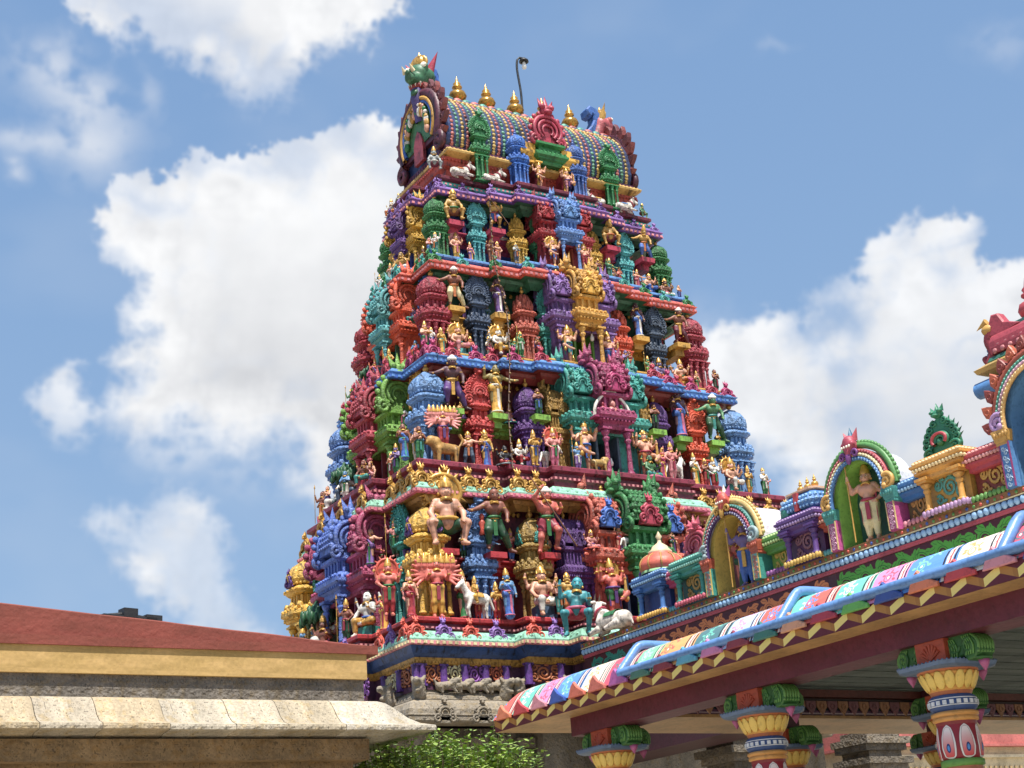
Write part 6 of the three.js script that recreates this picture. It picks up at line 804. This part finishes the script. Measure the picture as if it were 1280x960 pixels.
// ---------------------------------------------------------------- the pillared hall with its painted eave
const hall = thing('pillared_hall', 'pillared temple hall with a painted curved eave, maroon beams and a plank ceiling', 'hall');
{
  const XE = -11.48, ZE = 16.0, Z1 = 31, X1 = 7;
  // curved eave, one run along z and one across its end; printed with bands of flowers
  const prof = [[-0.03, 4.79], [0.0, 4.84], [0.1, 4.97], [0.2, 5.09], [0.3, 5.18], [0.42, 5.235], [0.7, 5.26], [1.1, 5.27]];
  const pots = ['#d8685c', '#74c4ae', '#dc8fb8', '#5f90d0', '#e6dccc', '#cc5a6c', '#86c89c', '#dca468', '#52787c', '#b8c6e0'];
  const tex = canvasTex(2048, 256, (x, w, h) => {
    const r = rng(77); let u = 0, k = 0; x.fillStyle = '#efe6dc'; x.fillRect(0, 0, w, h);
    while (u < w) {
      const bw = 120 + r() * 110, bg = pots[k % pots.length], slant = -34;
      const band = (a, b, c) => { x.fillStyle = c; x.beginPath(); x.moveTo(u + a, 0); x.lineTo(u + b, 0); x.lineTo(u + b + slant, h); x.lineTo(u + a + slant, h); x.fill(); };
      band(0, bw + 40, bg); band(bw * 0.72, bw * 0.76, '#2a2630'); band(bw * 0.78, bw * 0.9, '#e0d4c4'); band(bw * 0.84, bw * 0.87, '#b03a44'); band(bw * 0.92, bw * 0.96, '#2a2630');
      const fl = pots[(k + 3) % pots.length]; x.strokeStyle = fl; x.lineWidth = 5; x.lineCap = 'round';
      for (let q = 0; q < 4; q++) { const cx = u + bw * 0.36 + (r() - 0.5) * bw * 0.3 - 18, cy = 30 + q * 62; x.beginPath(); for (let i = 0; i < 34; i++) { const a = i * 0.32, R = 24 * (1 - i / 40); const X = cx + R * Math.cos(a), Y = cy + R * Math.sin(a); i ? x.lineTo(X, Y) : x.moveTo(X, Y); } x.stroke(); for (let i = 0; i < 6; i++) { const a = i * 1.05 + r(); x.fillStyle = fl; x.beginPath(); x.ellipse(cx + 32 * Math.cos(a), cy + 30 * Math.sin(a), 9, 5, a, 0, 7); x.fill(); } x.fillStyle = '#f4efe6'; x.beginPath(); x.arc(cx, cy, 5, 0, 7); x.fill(); }
      for (let q = 0; q < 9; q++) { x.fillStyle = '#c04a58'; x.beginPath(); x.arc(u + bw * 0.84 - 34 * q / 9, q * 28 + 14, 4, 0, 7); x.fill(); }
      u += bw; k++;
    }
  });
  const eave = (side) => {   // side 0: along z at XE; 1: along x at ZE
    const pos = [], uv = [], nor = [], n = prof.length - 1, L = side ? X1 - XE : Z1 - ZE, seg = 1;
    const pt = (t, o, y) => side ? [XE + o + t * (X1 - XE - o), y, ZE + o] : [XE + o, y, ZE + o + t * (Z1 - ZE - o)];
    let v = 0; const lens = [0]; for (let k = 0; k < n; k++) { v += Math.hypot(prof[k + 1][0] - prof[k][0], prof[k + 1][1] - prof[k][1]); lens.push(v); }
    for (let k = 0; k < n; k++) { const A = pt(0, ...prof[k]), B = pt(1, ...prof[k]), Cc = pt(1, ...prof[k + 1]), D = pt(0, ...prof[k + 1]), q = (p, j) => [(side ? p[0] - XE : p[2] - ZE) / 7.4, 1 - Math.min(1, lens[j] / 1.0)];
      for (const [p, j] of side ? [[A, k], [Cc, k + 1], [B, k], [A, k], [D, k + 1], [Cc, k + 1]] : [[A, k], [B, k], [Cc, k + 1], [A, k], [Cc, k + 1], [D, k + 1]]) { pos.push(...p); uv.push(...q(p, j)); } }
    const g = new THREE.BufferGeometry(); g.setAttribute('position', new THREE.Float32BufferAttribute(pos, 3)); g.setAttribute('uv', new THREE.Float32BufferAttribute(uv, 2)); g.computeVertexNormals(); g.userData.done = true; return g;
  };
  const pm = new THREE.MeshStandardMaterial({ map: tex, roughness: 0.55, bumpMap: fineBump, bumpScale: 0.004 });
  part('painted_eave', eave(0), pm, hall); part('painted_eave', eave(1), pm, hall);
  // fascia printed with a folded-ribbon zigzag
  const zig = canvasTex(256, 128, (x, w, h) => { x.fillStyle = '#5a1a2c'; x.fillRect(0, 0, w, h); const P = (c, p) => { x.fillStyle = c; x.beginPath(); p.forEach(([a, b], i) => i ? x.lineTo(a * w, b * h) : x.moveTo(a * w, b * h)); x.fill(); }; P('#a9783c', [[0, 0.04], [0.5, 0.5], [0.5, 0.96], [0, 0.5]]); P('#9c6c34', [[0.36, 0.37], [0.5, 0.5], [0.5, 0.96], [0.36, 0.83]]); P('#e6d27e', [[0.5, 0.5], [1, 0.04], [1, 0.5], [0.5, 0.96]]); });
  const fas = (len, parent) => { const g = new THREE.PlaneGeometry(len, 0.2); const u = g.attributes.uv; for (let i = 0; i < u.count; i++) u.setX(i, u.getX(i) * len / 0.46); g.userData.done = true; return part('zigzag_fascia', g, new THREE.MeshStandardMaterial({ map: zig, roughness: 0.55 }), parent); };
  const f0 = fas(Z1 - ZE, hall); f0.rotation.y = -Math.PI / 2; f0.position.set(XE - 0.004, 4.7, (Z1 + ZE) / 2);
  const f1 = fas(X1 - XE, hall); f1.rotation.y = Math.PI; f1.position.set((X1 + XE) / 2, 4.7, ZE - 0.004);
  part('eave_edge', [box(0.1, 0.2, Z1 - ZE, XE + 0.05, 4.6, (Z1 + ZE) / 2), box(X1 - XE - 0.1, 0.2, 0.1, (X1 + XE) / 2 + 0.05, 4.6, ZE + 0.05)], paint('#5a1a2c'), hall);
  part('eave_soffit', [box(0.5, 0.05, Z1 - ZE - 0.02, XE + 0.255, 4.598, (Z1 + ZE) / 2), box(X1 - XE - 0.5, 0.05, 1.75, (X1 + XE) / 2 + 0.25, 4.598, ZE + 0.885)], paint('#c99c5c'), hall);
  part('roof_slab', [box(X1 - XE - 1.0, 0.2, Z1 - ZE - 1.0, (X1 + XE) / 2 + 0.5, 5.066, (Z1 + ZE) / 2 + 0.5)], paint('#d6ccba', { roughness: 0.9 }), hall);
  part('side_beam', [box(0.5, 0.3, Z1 - 17.55, -10.79, 4.32, (Z1 + 17.55) / 2), box(0.44, 0.44, Z1 - 17.6, -10.79, 4.62, (Z1 + 17.6) / 2)], paint('#641230'), hall);
  for (const [x, y, h, d, c] of [[0, 4.86, 0.2, 0.3, '#3a2a26'], [0, 4.78, 0.08, 0.36, '#7a3424'], [0, 4.7, 0.07, 0.4, '#12343c'], [0, 4.655, 0.04, 0.44, '#5a2a52']]) part('end_beam', [box(X1 + 10.5, h, d, (X1 - 10.5) / 2, y, 17.75)], paint(c), hall);
  const pet = once('fringe', () => [extr(shape([[-0.1, 0], [-0.105, -0.08], [-0.06, -0.14], [0, -0.22], [0.06, -0.14], [0.105, -0.08], [0.1, 0]]), 0.02, 0.008, 2), ring(0.045, 0.012, 0, -0.08, 0.03, 6.28, 0, 10, 5)]);
  for (let k = 0; k < 60; k++) { const m = part('fringe_petal', pet, paint(k % 2 ? '#a8744c' : '#86525a'), hall); m.position.set(-10.35 + k * 0.235, 4.84, 17.98); }
  const plk = once('plank', () => [box(17, 0.04, 0.235)]);
  for (let k = 0; k < 52; k++) { const m = part('ceiling_plank', plk, paint(['#74837b', '#6a7972', '#7d8b83'][k % 3], { roughness: 0.8 }), hall); m.position.set(-1.9, 5.02 + (k % 2) * 0.012, 18.1 + k * 0.25); }
  part('ceiling_edge', [box(17, 0.12, 0.2, -1.9, 4.9, 17.98)], paint('#6a2c1e'), hall);
  // cross beams over the inner pillar rows
  // raised blue frame on the eave and coloured leaf tips
  const B = paint('#5f93d4', { roughness: 0.4 });
  part('blue_rail', [tube([[XE - 0.02, 4.9, 19.64], [XE - 0.02, 4.9, 23.1], [XE - 0.02, 4.9, 27], [XE - 0.02, 4.9, Z1]], 0.062, 40, 8)], B, hall);
  for (const z of [19.64, 23.11, 26.67, 30.1]) part('blue_rib', [new THREE.TubeGeometry(new THREE.CatmullRomCurve3([[XE - 0.02, 4.9, z], [XE + 0.12, 5.06, z], [XE + 0.28, 5.24, z], [XE + 0.36, 5.3, z], [XE + 0.5, 5.32, z], [XE + 1.6, 5.32, z]].map((p) => new THREE.Vector3(...p)), false, 'catmullrom', 0.2), 30, 0.066, 8)], B, hall);
  const tip = once('leaftip', () => [extr(shape([[0, 0], [0.1, 0.16], [0.16, 0.2], [0.24, 0.12], [0.42, 0.03], [0.42, 0]]), 0.03, 0.012, 2).rotateY(-Math.PI / 2)]);
  const tips = ['#e07a52', '#c83a44', '#d88a9a', '#2f56b0', '#d86a52', '#d06a5a', '#b45aa8', '#3f7a6a', '#8a2438', '#4fa8c8', '#d07ab0', '#8c2a40', '#2f7a70', '#d89a78', '#b02a48', '#5ab04a', '#2a4fa0'];
  for (let k = 0; k < 27; k++) { const m = part('leaf_tip', tip, paint(tips[k % tips.length]), hall); m.position.set(XE - 0.02, 4.77, 16.15 + k * 0.54); }
}
// one pillar with its capital and brackets
function pillar(x, z, full) {
  const r = sub('pillar', hall, [x, 0, z], 0, 1);
  const L = (p, n = 24) => lathe(p, n);
  part('base', once('pb', () => [box(0.62, 0.5, 0.62), L([[0.3, 0.5], [0.3, 0.62], [0.22, 0.7]])]), paint('#8a4a34'), r);
  part('shaft', once('ps', () => [L([[0.215, 0.68], [0.205, 2.97]])]), paint('#b0643f'), r);
  part('green_ring', once('pg', () => [L([[0.2, 2.95], [0.235, 2.965], [0.235, 3.02], [0.2, 3.035]])]), paint('#5f9a34'), r);
  { // bulb painted with lotus petals, each with an eye
    const tex = pillar.tex ??= canvasTex(1024, 256, (c, w, h) => { c.fillStyle = '#8a1f2c'; c.fillRect(0, 0, w, h); for (let k = 0; k < 7; k++) { const cx = (k + 0.5) * w / 7; const leaf = (s, col) => { c.fillStyle = col; c.beginPath(); c.moveTo(cx, h * (0.5 - 0.5 * s)); c.bezierCurveTo(cx + 34 * s, h * 0.15, cx + 66 * s, h * 0.35, cx + 60 * s, h * 0.62); c.bezierCurveTo(cx + 52 * s, h * 0.92, cx + 20 * s, h * (0.5 + 0.5 * s), cx, h * (0.5 + 0.5 * s)); c.bezierCurveTo(cx - 20 * s, h * (0.5 + 0.5 * s), cx - 52 * s, h * 0.92, cx - 60 * s, h * 0.62); c.bezierCurveTo(cx - 66 * s, h * 0.35, cx - 34 * s, h * 0.15, cx, h * (0.5 - 0.5 * s)); c.fill(); }; leaf(1, '#2a1a20'); leaf(0.97, '#ded6d2'); leaf(0.74, '#2a1a20'); const gr = c.createLinearGradient(0, h * 0.25, 0, h * 0.8); gr.addColorStop(0, '#e8dcd8'); gr.addColorStop(1, '#c8484c'); leaf(0.71, gr); c.fillStyle = '#1d2f6a'; c.beginPath(); c.ellipse(cx, h * 0.62, 17, 26, 0, 0, 7); c.fill(); c.fillStyle = '#4f8ac8'; c.beginPath(); c.ellipse(cx, h * 0.62, 10, 16, 0, 0, 7); c.fill(); } });
    const g = L([[0.205, 3.03], [0.235, 3.06], [0.248, 3.15], [0.24, 3.26], [0.222, 3.36], [0.215, 3.4]], 32); g.userData.done = true; const q = pillar.bulb ??= g; const m = part('lotus_bulb', q, pillar.bm ??= new THREE.MeshStandardMaterial({ map: tex, roughness: 0.5 }), r);
  }
  part('red_neck', once('pr', () => [L([[0.215, 3.39], [0.225, 3.44]])]), paint('#8a1f24'), r);
  part('gold_rings', once('py', () => [L([[0.22, 3.43], [0.25, 3.445], [0.25, 3.475], [0.225, 3.485], [0.26, 3.5], [0.26, 3.53], [0.22, 3.545]])]), paint('#d8963a'), r);
  part('blue_drum', once('pd', () => [L([[0.22, 3.54], [0.25, 3.57], [0.265, 3.6], [0.265, 3.66], [0.25, 3.7], [0.22, 3.72]])]), paint('#2c4f8a'), r);
  stuff(part('white_studs', once('pw', () => { const l = []; for (let k = 0; k < 22; k++) { const a = k / 22 * 6.283; l.push(box(0.045, 0.045, 0.02, 0, 0, 0.268).rotateY(a).translate(0, 3.61, 0)); } l.push(ring(0.268, 0.006, 0, 0, 0, 6.29, 0, 30, 5).rotateX(Math.PI / 2).translate(0, 3.6, 0), ring(0.262, 0.006, 0, 0, 0, 6.29, 0, 30, 5).rotateX(Math.PI / 2).translate(0, 3.675, 0)); return l; }), paint('#dfe4ea'), r));
  part('orange_neck', once('po', () => [L([[0.21, 3.71], [0.235, 3.76]])]), paint('#b8622f'), r);
  part('lotus_bell', once('pl', () => { const l = [L([[0.225, 3.75], [0.24, 3.77], [0.245, 3.8], [0.27, 3.88], [0.32, 3.95], [0.3, 3.97]])]; for (let k = 0; k < 16; k++) { const a = k / 16 * 6.283; l.push(new THREE.SphereGeometry(0.062, 8, 6).scale(1, 1.75, 0.32).rotateX(0.42).translate(0, 3.87, 0.285).rotateY(a)); } l.length = 1; return l; }), paint('#e09a24'), r);
  part('lotus_petals', once('plp', () => { const l = []; for (let k = 0; k < 16; k++) { const a = k / 16 * 6.283; l.push(new THREE.SphereGeometry(0.062, 8, 6).scale(1, 1.75, 0.32).rotateX(0.42).translate(0, 3.87, 0.285).rotateY(a)); } return l; }), paint('#edc64e'), r);
  part('orange_lip', once('pq', () => [L([[0.3, 3.96], [0.335, 3.975], [0.335, 3.995]])]), paint('#c06a34'), r);
  part('abacus', once('pa', () => [sweep(octa(0.42, 0.42, 0.25), [[-0.06, 3.99], [0, 4.01], [0.02, 4.05], [0, 4.06]]), beads(octa(0.43, 0.43, 0.25), 4.055, 0.06, 0.016)]), paint('#587296'), r);
  part('bracket_block', once('pk', () => { const l = [box(0.44, 0.27, 0.44, 0, 4.05)]; for (const q of [0, 1, 2, 3]) for (let k = -3; k <= 3; k++) l.push(rod([0, 0.04, 0], [Math.sin(k * 0.36) * 0.15, 0.05 + Math.cos(k * 0.36) * 0.16, 0], 0.014, 0.02, 5).translate(0, 4.07, 0.225).rotateY(q * Math.PI / 2)); return l; }), paint('#b8451f'), r);
  for (const q of [0, 1, 3]) {
    const b = part('scroll_bracket', once('pv', () => { const s = shape([[0.16, 0], [0.3, 0.0], [0.33, 0.05], [0.4, 0.06], [0.44, 0.0], [0.54, 0.01], [0.6, 0.08], [0.58, 0.18], [0.5, 0.27], [0.16, 0.27]]); const l = [extr(s, 0.24, 0.015, 4).translate(0, 0, -0.12)]; for (let k = 0; k < 6; k++) { const zz = -0.13 + k * 0.052; l.push(tube([[0.34, 0.24, zz], [0.5, 0.25, zz], [0.6, 0.16, zz], [0.58, 0.05, zz]], 0.022, 10, 5)); } l.length = 1; for (const zz of [-0.14, 0.14]) l.push(spiral(0.09, 1.3, 0.022, 0.5, 0.14, zz, 1, 1.2), spiral(0.075, 1.2, 0.02, 0.29, 0.15, zz, -1, 0), tube([[0.2, 0.02, zz], [0.24, 0.12, zz], [0.2, 0.22, zz]], 0.02, 8, 5)); l.push(ball(0.06, 0.56, 0.0, 0, 0.5, 1, 2.2)); return l; }), paint('#2c6a26'), r);
    b.position.y = 4.05; b.rotation.y = q * Math.PI / 2;
    const st = part('bracket_reeds', once('pvr', () => { const l = []; for (let k = 0; k < 6; k++) { const zz = -0.11 + k * 0.044; l.push(tube([[0.34, 0.25, zz], [0.5, 0.265, zz], [0.605, 0.17, zz], [0.59, 0.05, zz]], 0.02, 10, 5)); } for (const zz of [-0.145, 0.145]) for (let k = 0; k < 4; k++) l.push(tube([[0.2 + k * 0.035, 0.03, zz], [0.22 + k * 0.035, 0.13, zz], [0.19 + k * 0.03, 0.24, zz]], 0.011, 8, 5), tube([[0.44 + k * 0.035, 0.04, zz], [0.47 + k * 0.03, 0.13, zz], [0.42 + k * 0.03, 0.25, zz]], 0.011, 8, 5)); return l; }), paint('#5f9c3e'), r); st.position.y = 4.05; st.rotation.y = q * Math.PI / 2;
    const p = part('pendant', once('pp', () => [lathe([[0, -0.13], [0.02, -0.1], [0.05, -0.05], [0.065, 0], [0, 0.01]], 10).translate(0.55, 0, 0)]), paint('#b8568e'), r); p.position.y = 4.03; p.rotation.y = q * Math.PI / 2;
  }
  if (x > -10) part('post', once('ppo', () => [box(0.3, 0.7, 0.3, 0, 4.32)]), paint('#561529'), r);
  return r;
}
for (const z of [18.25, 21.75, 25.0, 28.4]) for (const x of [-10.79, -7.4, -4.0]) pillar(x, z);
// ---------------------------------------------------------------- the low stone building on the left
const low = thing('low_stone_building', 'low building with a curved stone eave, ochre wall band and red plastered parapet', 'building');
{
  const ZF = 13.1, XR = -12.2, XL = -30;
  const prof = [[-0.12, 5.56], [0.03, 5.55], [0.14, 5.5], [0.27, 5.38], [0.42, 5.21], [0.58, 5.1], [0.72, 5.055], [0.775, 5.04], [0.785, 5.0], [0.78, 4.955], [0.7, 4.94], [0.45, 4.93], [0.1, 4.86], [-0.12, 4.85]];
  const slab = (xa, xb, mitre) => { const pos = [], n = prof.length, A = prof.map(([o, y]) => [xa, y, ZF + o]), B = prof.map(([o, y]) => [mitre ? xb + o : xb, y, ZF + o]); for (let k = 0; k < n; k++) { const j = (k + 1) % n; pos.push(...A[k], ...A[j], ...B[k], ...B[k], ...A[j], ...B[j]); } const f = THREE.ShapeUtils.triangulateShape(prof.map((p) => new THREE.Vector2(p[0], p[1])), []); for (const [a, b, c] of f) pos.push(...A[a], ...A[b], ...A[c], ...B[a], ...B[c], ...B[b]); const g = new THREE.BufferGeometry(); g.setAttribute('position', new THREE.Float32BufferAttribute(pos, 3)); g.computeVertexNormals(); return g; };
  const r = rng(3); let x = XL; const cuts = [XL]; while (x < XR - 1.3) { x += 0.78 + r() * 0.35; cuts.push(x); } cuts.push(XR);
  const tints = ['#e2d4ba', '#dccbab', '#e4d8c2', '#d8c29c', '#e0d0b4'];
  for (let k = 0; k + 1 < cuts.length; k++) { const m = part('eave_slab', [slab(cuts[k] + 0.006, cuts[k + 1] - 0.006, k + 2 === cuts.length)], stone(tints[Math.floor(r() * 5)], { bumpScale: 0.03 }), low); m.position.y = (r() - 0.5) * 0.012; m.position.z = (r() - 0.5) * 0.012; }
  part('eave_mortar', [box(XR - XL - 0.1, 0.4, 0.5, (XR + XL) / 2, 4.9, ZF + 0.02)], stone('#b8aa94'), low);
  { // return of the eave along the right-hand end
    const pos = [], n = prof.length, A = prof.map(([o, y]) => [XR + o, y, ZF + o]), B = prof.map(([o, y]) => [XR + o, y, ZF - 9]); for (let k = 0; k < n; k++) { const j = (k + 1) % n; pos.push(...A[k], ...A[j], ...B[k], ...B[k], ...A[j], ...B[j]); } const g = new THREE.BufferGeometry(); g.setAttribute('position', new THREE.Float32BufferAttribute(pos, 3)); g.computeVertexNormals(); part('eave_return', [g], stone('#eadcc4', { bumpScale: 0.03 }), low); }
  const brown = stone('#b3905e', { bumpScale: 0.03 });
  part('stone_lintel', [box(XR - XL - 0.3, 0.34, 1.2, (XR + XL) / 2 - 0.15, 4.52, ZF - 0.25)], brown, low);
  part('stone_beam', [box(XR - XL - 0.5, 0.3, 1.0, (XR + XL) / 2 - 0.25, 4.22, ZF - 0.4)], brown, low);
  part('stone_wall', [box(XR - XL - 0.8, 4.22, 8, (XR + XL) / 2 - 0.4, 0, ZF - 5.2)], brown, low);
  for (let k = 0; k < 5; k++) part('stone_pillar', [box(0.5, 4.22, 0.5, XR - 0.6 - k * 3, 0, ZF - 0.5)], brown, low);
  part('weathered_band', [box(XR - XL - 0.15, 0.5, 8, (XR + XL) / 2 - 0.1, 5.45, ZF - 4.06)], stone('#8e8478', { bumpScale: 0.04 }), low);
  { const l = []; for (let u = XL + 0.1; u < XR - 0.3; u += 0.075) if (fbm(u * 1.7, 3, 1, 2) > 0.42) l.push(box(0.035, 0.05, 0.02, u, 5.82, ZF - 0.055)); stuff(part('carved_dots', l, stone('#7f7a72'), low)); }
  // ochre limewash, streaked along its length
  const ochre = noiseTex(512, (u, v) => { const s = tile(u * 0.999, v * 0.999, 3, 3), b = fbm(Math.cos(u * 6.283) * 0.8 + 5, Math.sin(u * 6.283) * 0.8 + 3, v * 26, 4), c = tile(u, v, 50, 2, 4); const k = 0.86 + 0.2 * (b - 0.5) + 0.1 * (s - 0.5) + 0.08 * (c - 0.5); return [k, k, k * (0.98 + 0.1 * (b - 0.5))]; }, true);
  part('ochre_band', [box(XR - XL - 0.12, 0.44, 8, (XR + XL) / 2 - 0.08, 5.93, ZF - 3.98)], paint('#d4ab60', { map: ochre, roughness: 0.85 }), low);
  const red = paint('#94402f', { map: ochre, roughness: 0.8, bumpScale: 0.008 });
  part('red_coping', [box(XR - XL + 0.1, 0.15, 8.1, (XR + XL) / 2 + 0.02, 6.365, ZF - 3.985)], red, low);
  { const s = shape([[XL, 6.5], [XR + 0.05, 6.5], [XR - 0.05, 6.56], ...Array.from({ length: 58 }, (_, k) => { const X = -12.6 - k * 0.3; return [X, 6.58 + (-12.6 - X) * 0.0775 + (fbm(X * 1.3, 4, 2, 3) - 0.5) * 0.05]; })]); part('red_parapet', [extr(s, 0.4, 0.02).translate(0, 0, ZF - 0.62)], red, low); }
  const b = onZ(160, 776, 12.0), t = thing('roof_floodlight', 'black floodlight housing lying on the red parapet roof', 'floodlight', [b.x, b.y + 0.02, 12.0]); t.rotation.y = 0.2;
  part('housing', [box(0.26, 0.16, 0.22, 0, 0.02, 0)], paint('#1b1d20'), t); part('bracket', [box(1.0, 0.05, 0.2, 0, 0, 0), rod([-0.6, 0.0, 0], [0, 0.1, 0], 0.04), rod([0.6, 0.02, 0], [0.1, 0.08, 0], 0.03), box(0.3, 0.1, 0.2, 0.45, 0, 0)], paint('#24272b'), t); part('post', [box(0.12, 1.0, 0.12, 0, -1.0, 0)], paint('#24272b'), t);
}
// ---------------------------------------------------------------- bush between the buildings
{
  const r = rng(11), at = [-10.55, -0.28, 12.2], t = thing('leafy_bush', 'bright green leafy bush growing below the granite base of the tower', 'bush', at);
  const stems = [], leaves = [[], [], []], leaf = new THREE.BufferGeometry(); leaf.setAttribute('position', new THREE.Float32BufferAttribute([0, 0, 0, 0.32, 0.06, 0.5, 0, 0.02, 1, -0.32, 0.06, 0.5], 3)); leaf.setIndex([0, 1, 2, 0, 2, 3]); leaf.computeVertexNormals();
  const lf = leaf.toNonIndexed(), q = new THREE.Quaternion(), e = new THREE.Euler(), M = new THREE.Matrix4();
  for (let s = 0; s < 330; s++) {
    const a = r() * 6.283, R = Math.sqrt(r()) * 1.85, x = R * Math.cos(a) * 1.05, z = R * Math.sin(a) * 0.8, top = 5.0 - 0.05 * x * x - 0.03 * R * R + (r() - 0.5) * 0.5 + (r() < 0.12 ? 0.25 : 0), y0 = top - 1.0 - r() * 0.4, dx = (r() - 0.5) * 0.5, dz = (r() - 0.5) * 0.5;
    stems.push(rod([x, y0, z], [x + dx, top, z + dz], 0.009, 0.004, 4));
    const n = 44; for (let k = 0; k < n; k++) { const u = Math.pow(r(), 0.8), sz = 0.075 + r() * 0.075; e.set(-0.6 + r() * 1.0, r() * 6.283, (r() - 0.5) * 0.9, 'YXZ'); M.compose(new THREE.Vector3(x + dx * u + (r() - 0.5) * 0.3, y0 + (top - y0) * u, z + dz * u + (r() - 0.5) * 0.3), q.setFromEuler(e), new THREE.Vector3(sz, sz, sz)); leaves[Math.floor(r() * 3)].push(lf.clone().applyMatrix4(M)); }
  }
  for (let s = 0; s < 26; s++) { const a = r() * 6.283, R = Math.sqrt(r()) * 1.7, x = R * Math.cos(a), z = R * Math.sin(a) * 0.8, y0 = 4.6, top = 5.25 + r() * 0.25, dx = (r() - 0.5) * 0.4; stems.push(rod([x, y0, z], [x + dx, top, z], 0.012, 0.005, 4)); for (let k = 0; k < 22; k++) { const u = r(), sz = 0.05 + r() * 0.08; e.set(-0.6 + r(), r() * 6.283, (r() - 0.5) * 0.9, 'YXZ'); M.compose(new THREE.Vector3(x + dx * u + (r() - 0.5) * 0.1, y0 + (top - y0) * u, z + (r() - 0.5) * 0.1), q.setFromEuler(e), new THREE.Vector3(sz, sz, sz)); leaves[Math.floor(r() * 3)].push(lf.clone().applyMatrix4(M)); } }
  for (let k = 0; k < 7; k++) stems.push(rod([(r() - 0.5) * 0.6, 0, (r() - 0.5) * 0.5], [(r() - 0.5) * 3, 4.0, (r() - 0.5) * 2.2], 0.05, 0.02, 6));
  part('stems', stems, paint('#5a4a32', { roughness: 0.9 }), t);
  ['#7f9a36', '#9ab548', '#64862c'].forEach((c, k) => stuff(part('foliage', leaves[k], new THREE.MeshPhysicalMaterial({ color: c, roughness: 0.6, transmission: 0.25, thickness: 0, side: THREE.DoubleSide }), t)));
}
// ---------------------------------------------------------------- far things seen between the hall's pillars
{
  const t = thing('cream_building', 'cream walled temple building with a pink coped parapet far behind the hall', 'building', [19, 0, -3]);
  part('wall', [box(15, 6.5, 6)], paint('#dcc9a0', { roughness: 0.85 }), t); part('pink_coping', [box(15.3, 0.55, 6.4, 0, 6.5, 0), box(15.5, 0.08, 6.6, 0, 6.46, 0)], paint('#c86a64', { roughness: 0.8 }), t);
  const l = []; for (let k = 0; k < 60; k++) l.push(box(0.1, 0.12, 0.06, -7.3 + k * 0.25, 5.7, 3.02)); stuff(part('dentil_row', l, paint('#b49a68'), t)); part('moulding', [box(15.1, 0.1, 0.2, 0, 6.1, 3.0)], paint('#e6d6b0'), t);
}
for (const [x, z, lab] of [[5.9, 6.2, 'rough weathered granite pier beside the cream building'], [-0.5, 8.5, 'dark granite pier below the painted parapet wall']]) {
  const t = thing('granite_pier', lab, 'pier', [x, 0, z]); part('shaft', [box(1.0, 4.8, 0.9)], stone('#a89a86', { bumpScale: 0.05 }), t); const r = rng(x * 10 | 0);
  for (let k = 0; k < 7; k++) part('capital_course', [box(1.15 + (k % 3) * 0.22 + r() * 0.1, 0.17, 1.05 + (k % 3) * 0.2, (r() - 0.5) * 0.06, 4.8 + k * 0.175, 0)], stone(k % 2 ? '#a89a86' : '#8f8371', { bumpScale: 0.05 }), t);
}
renderer.render(scene, camera);
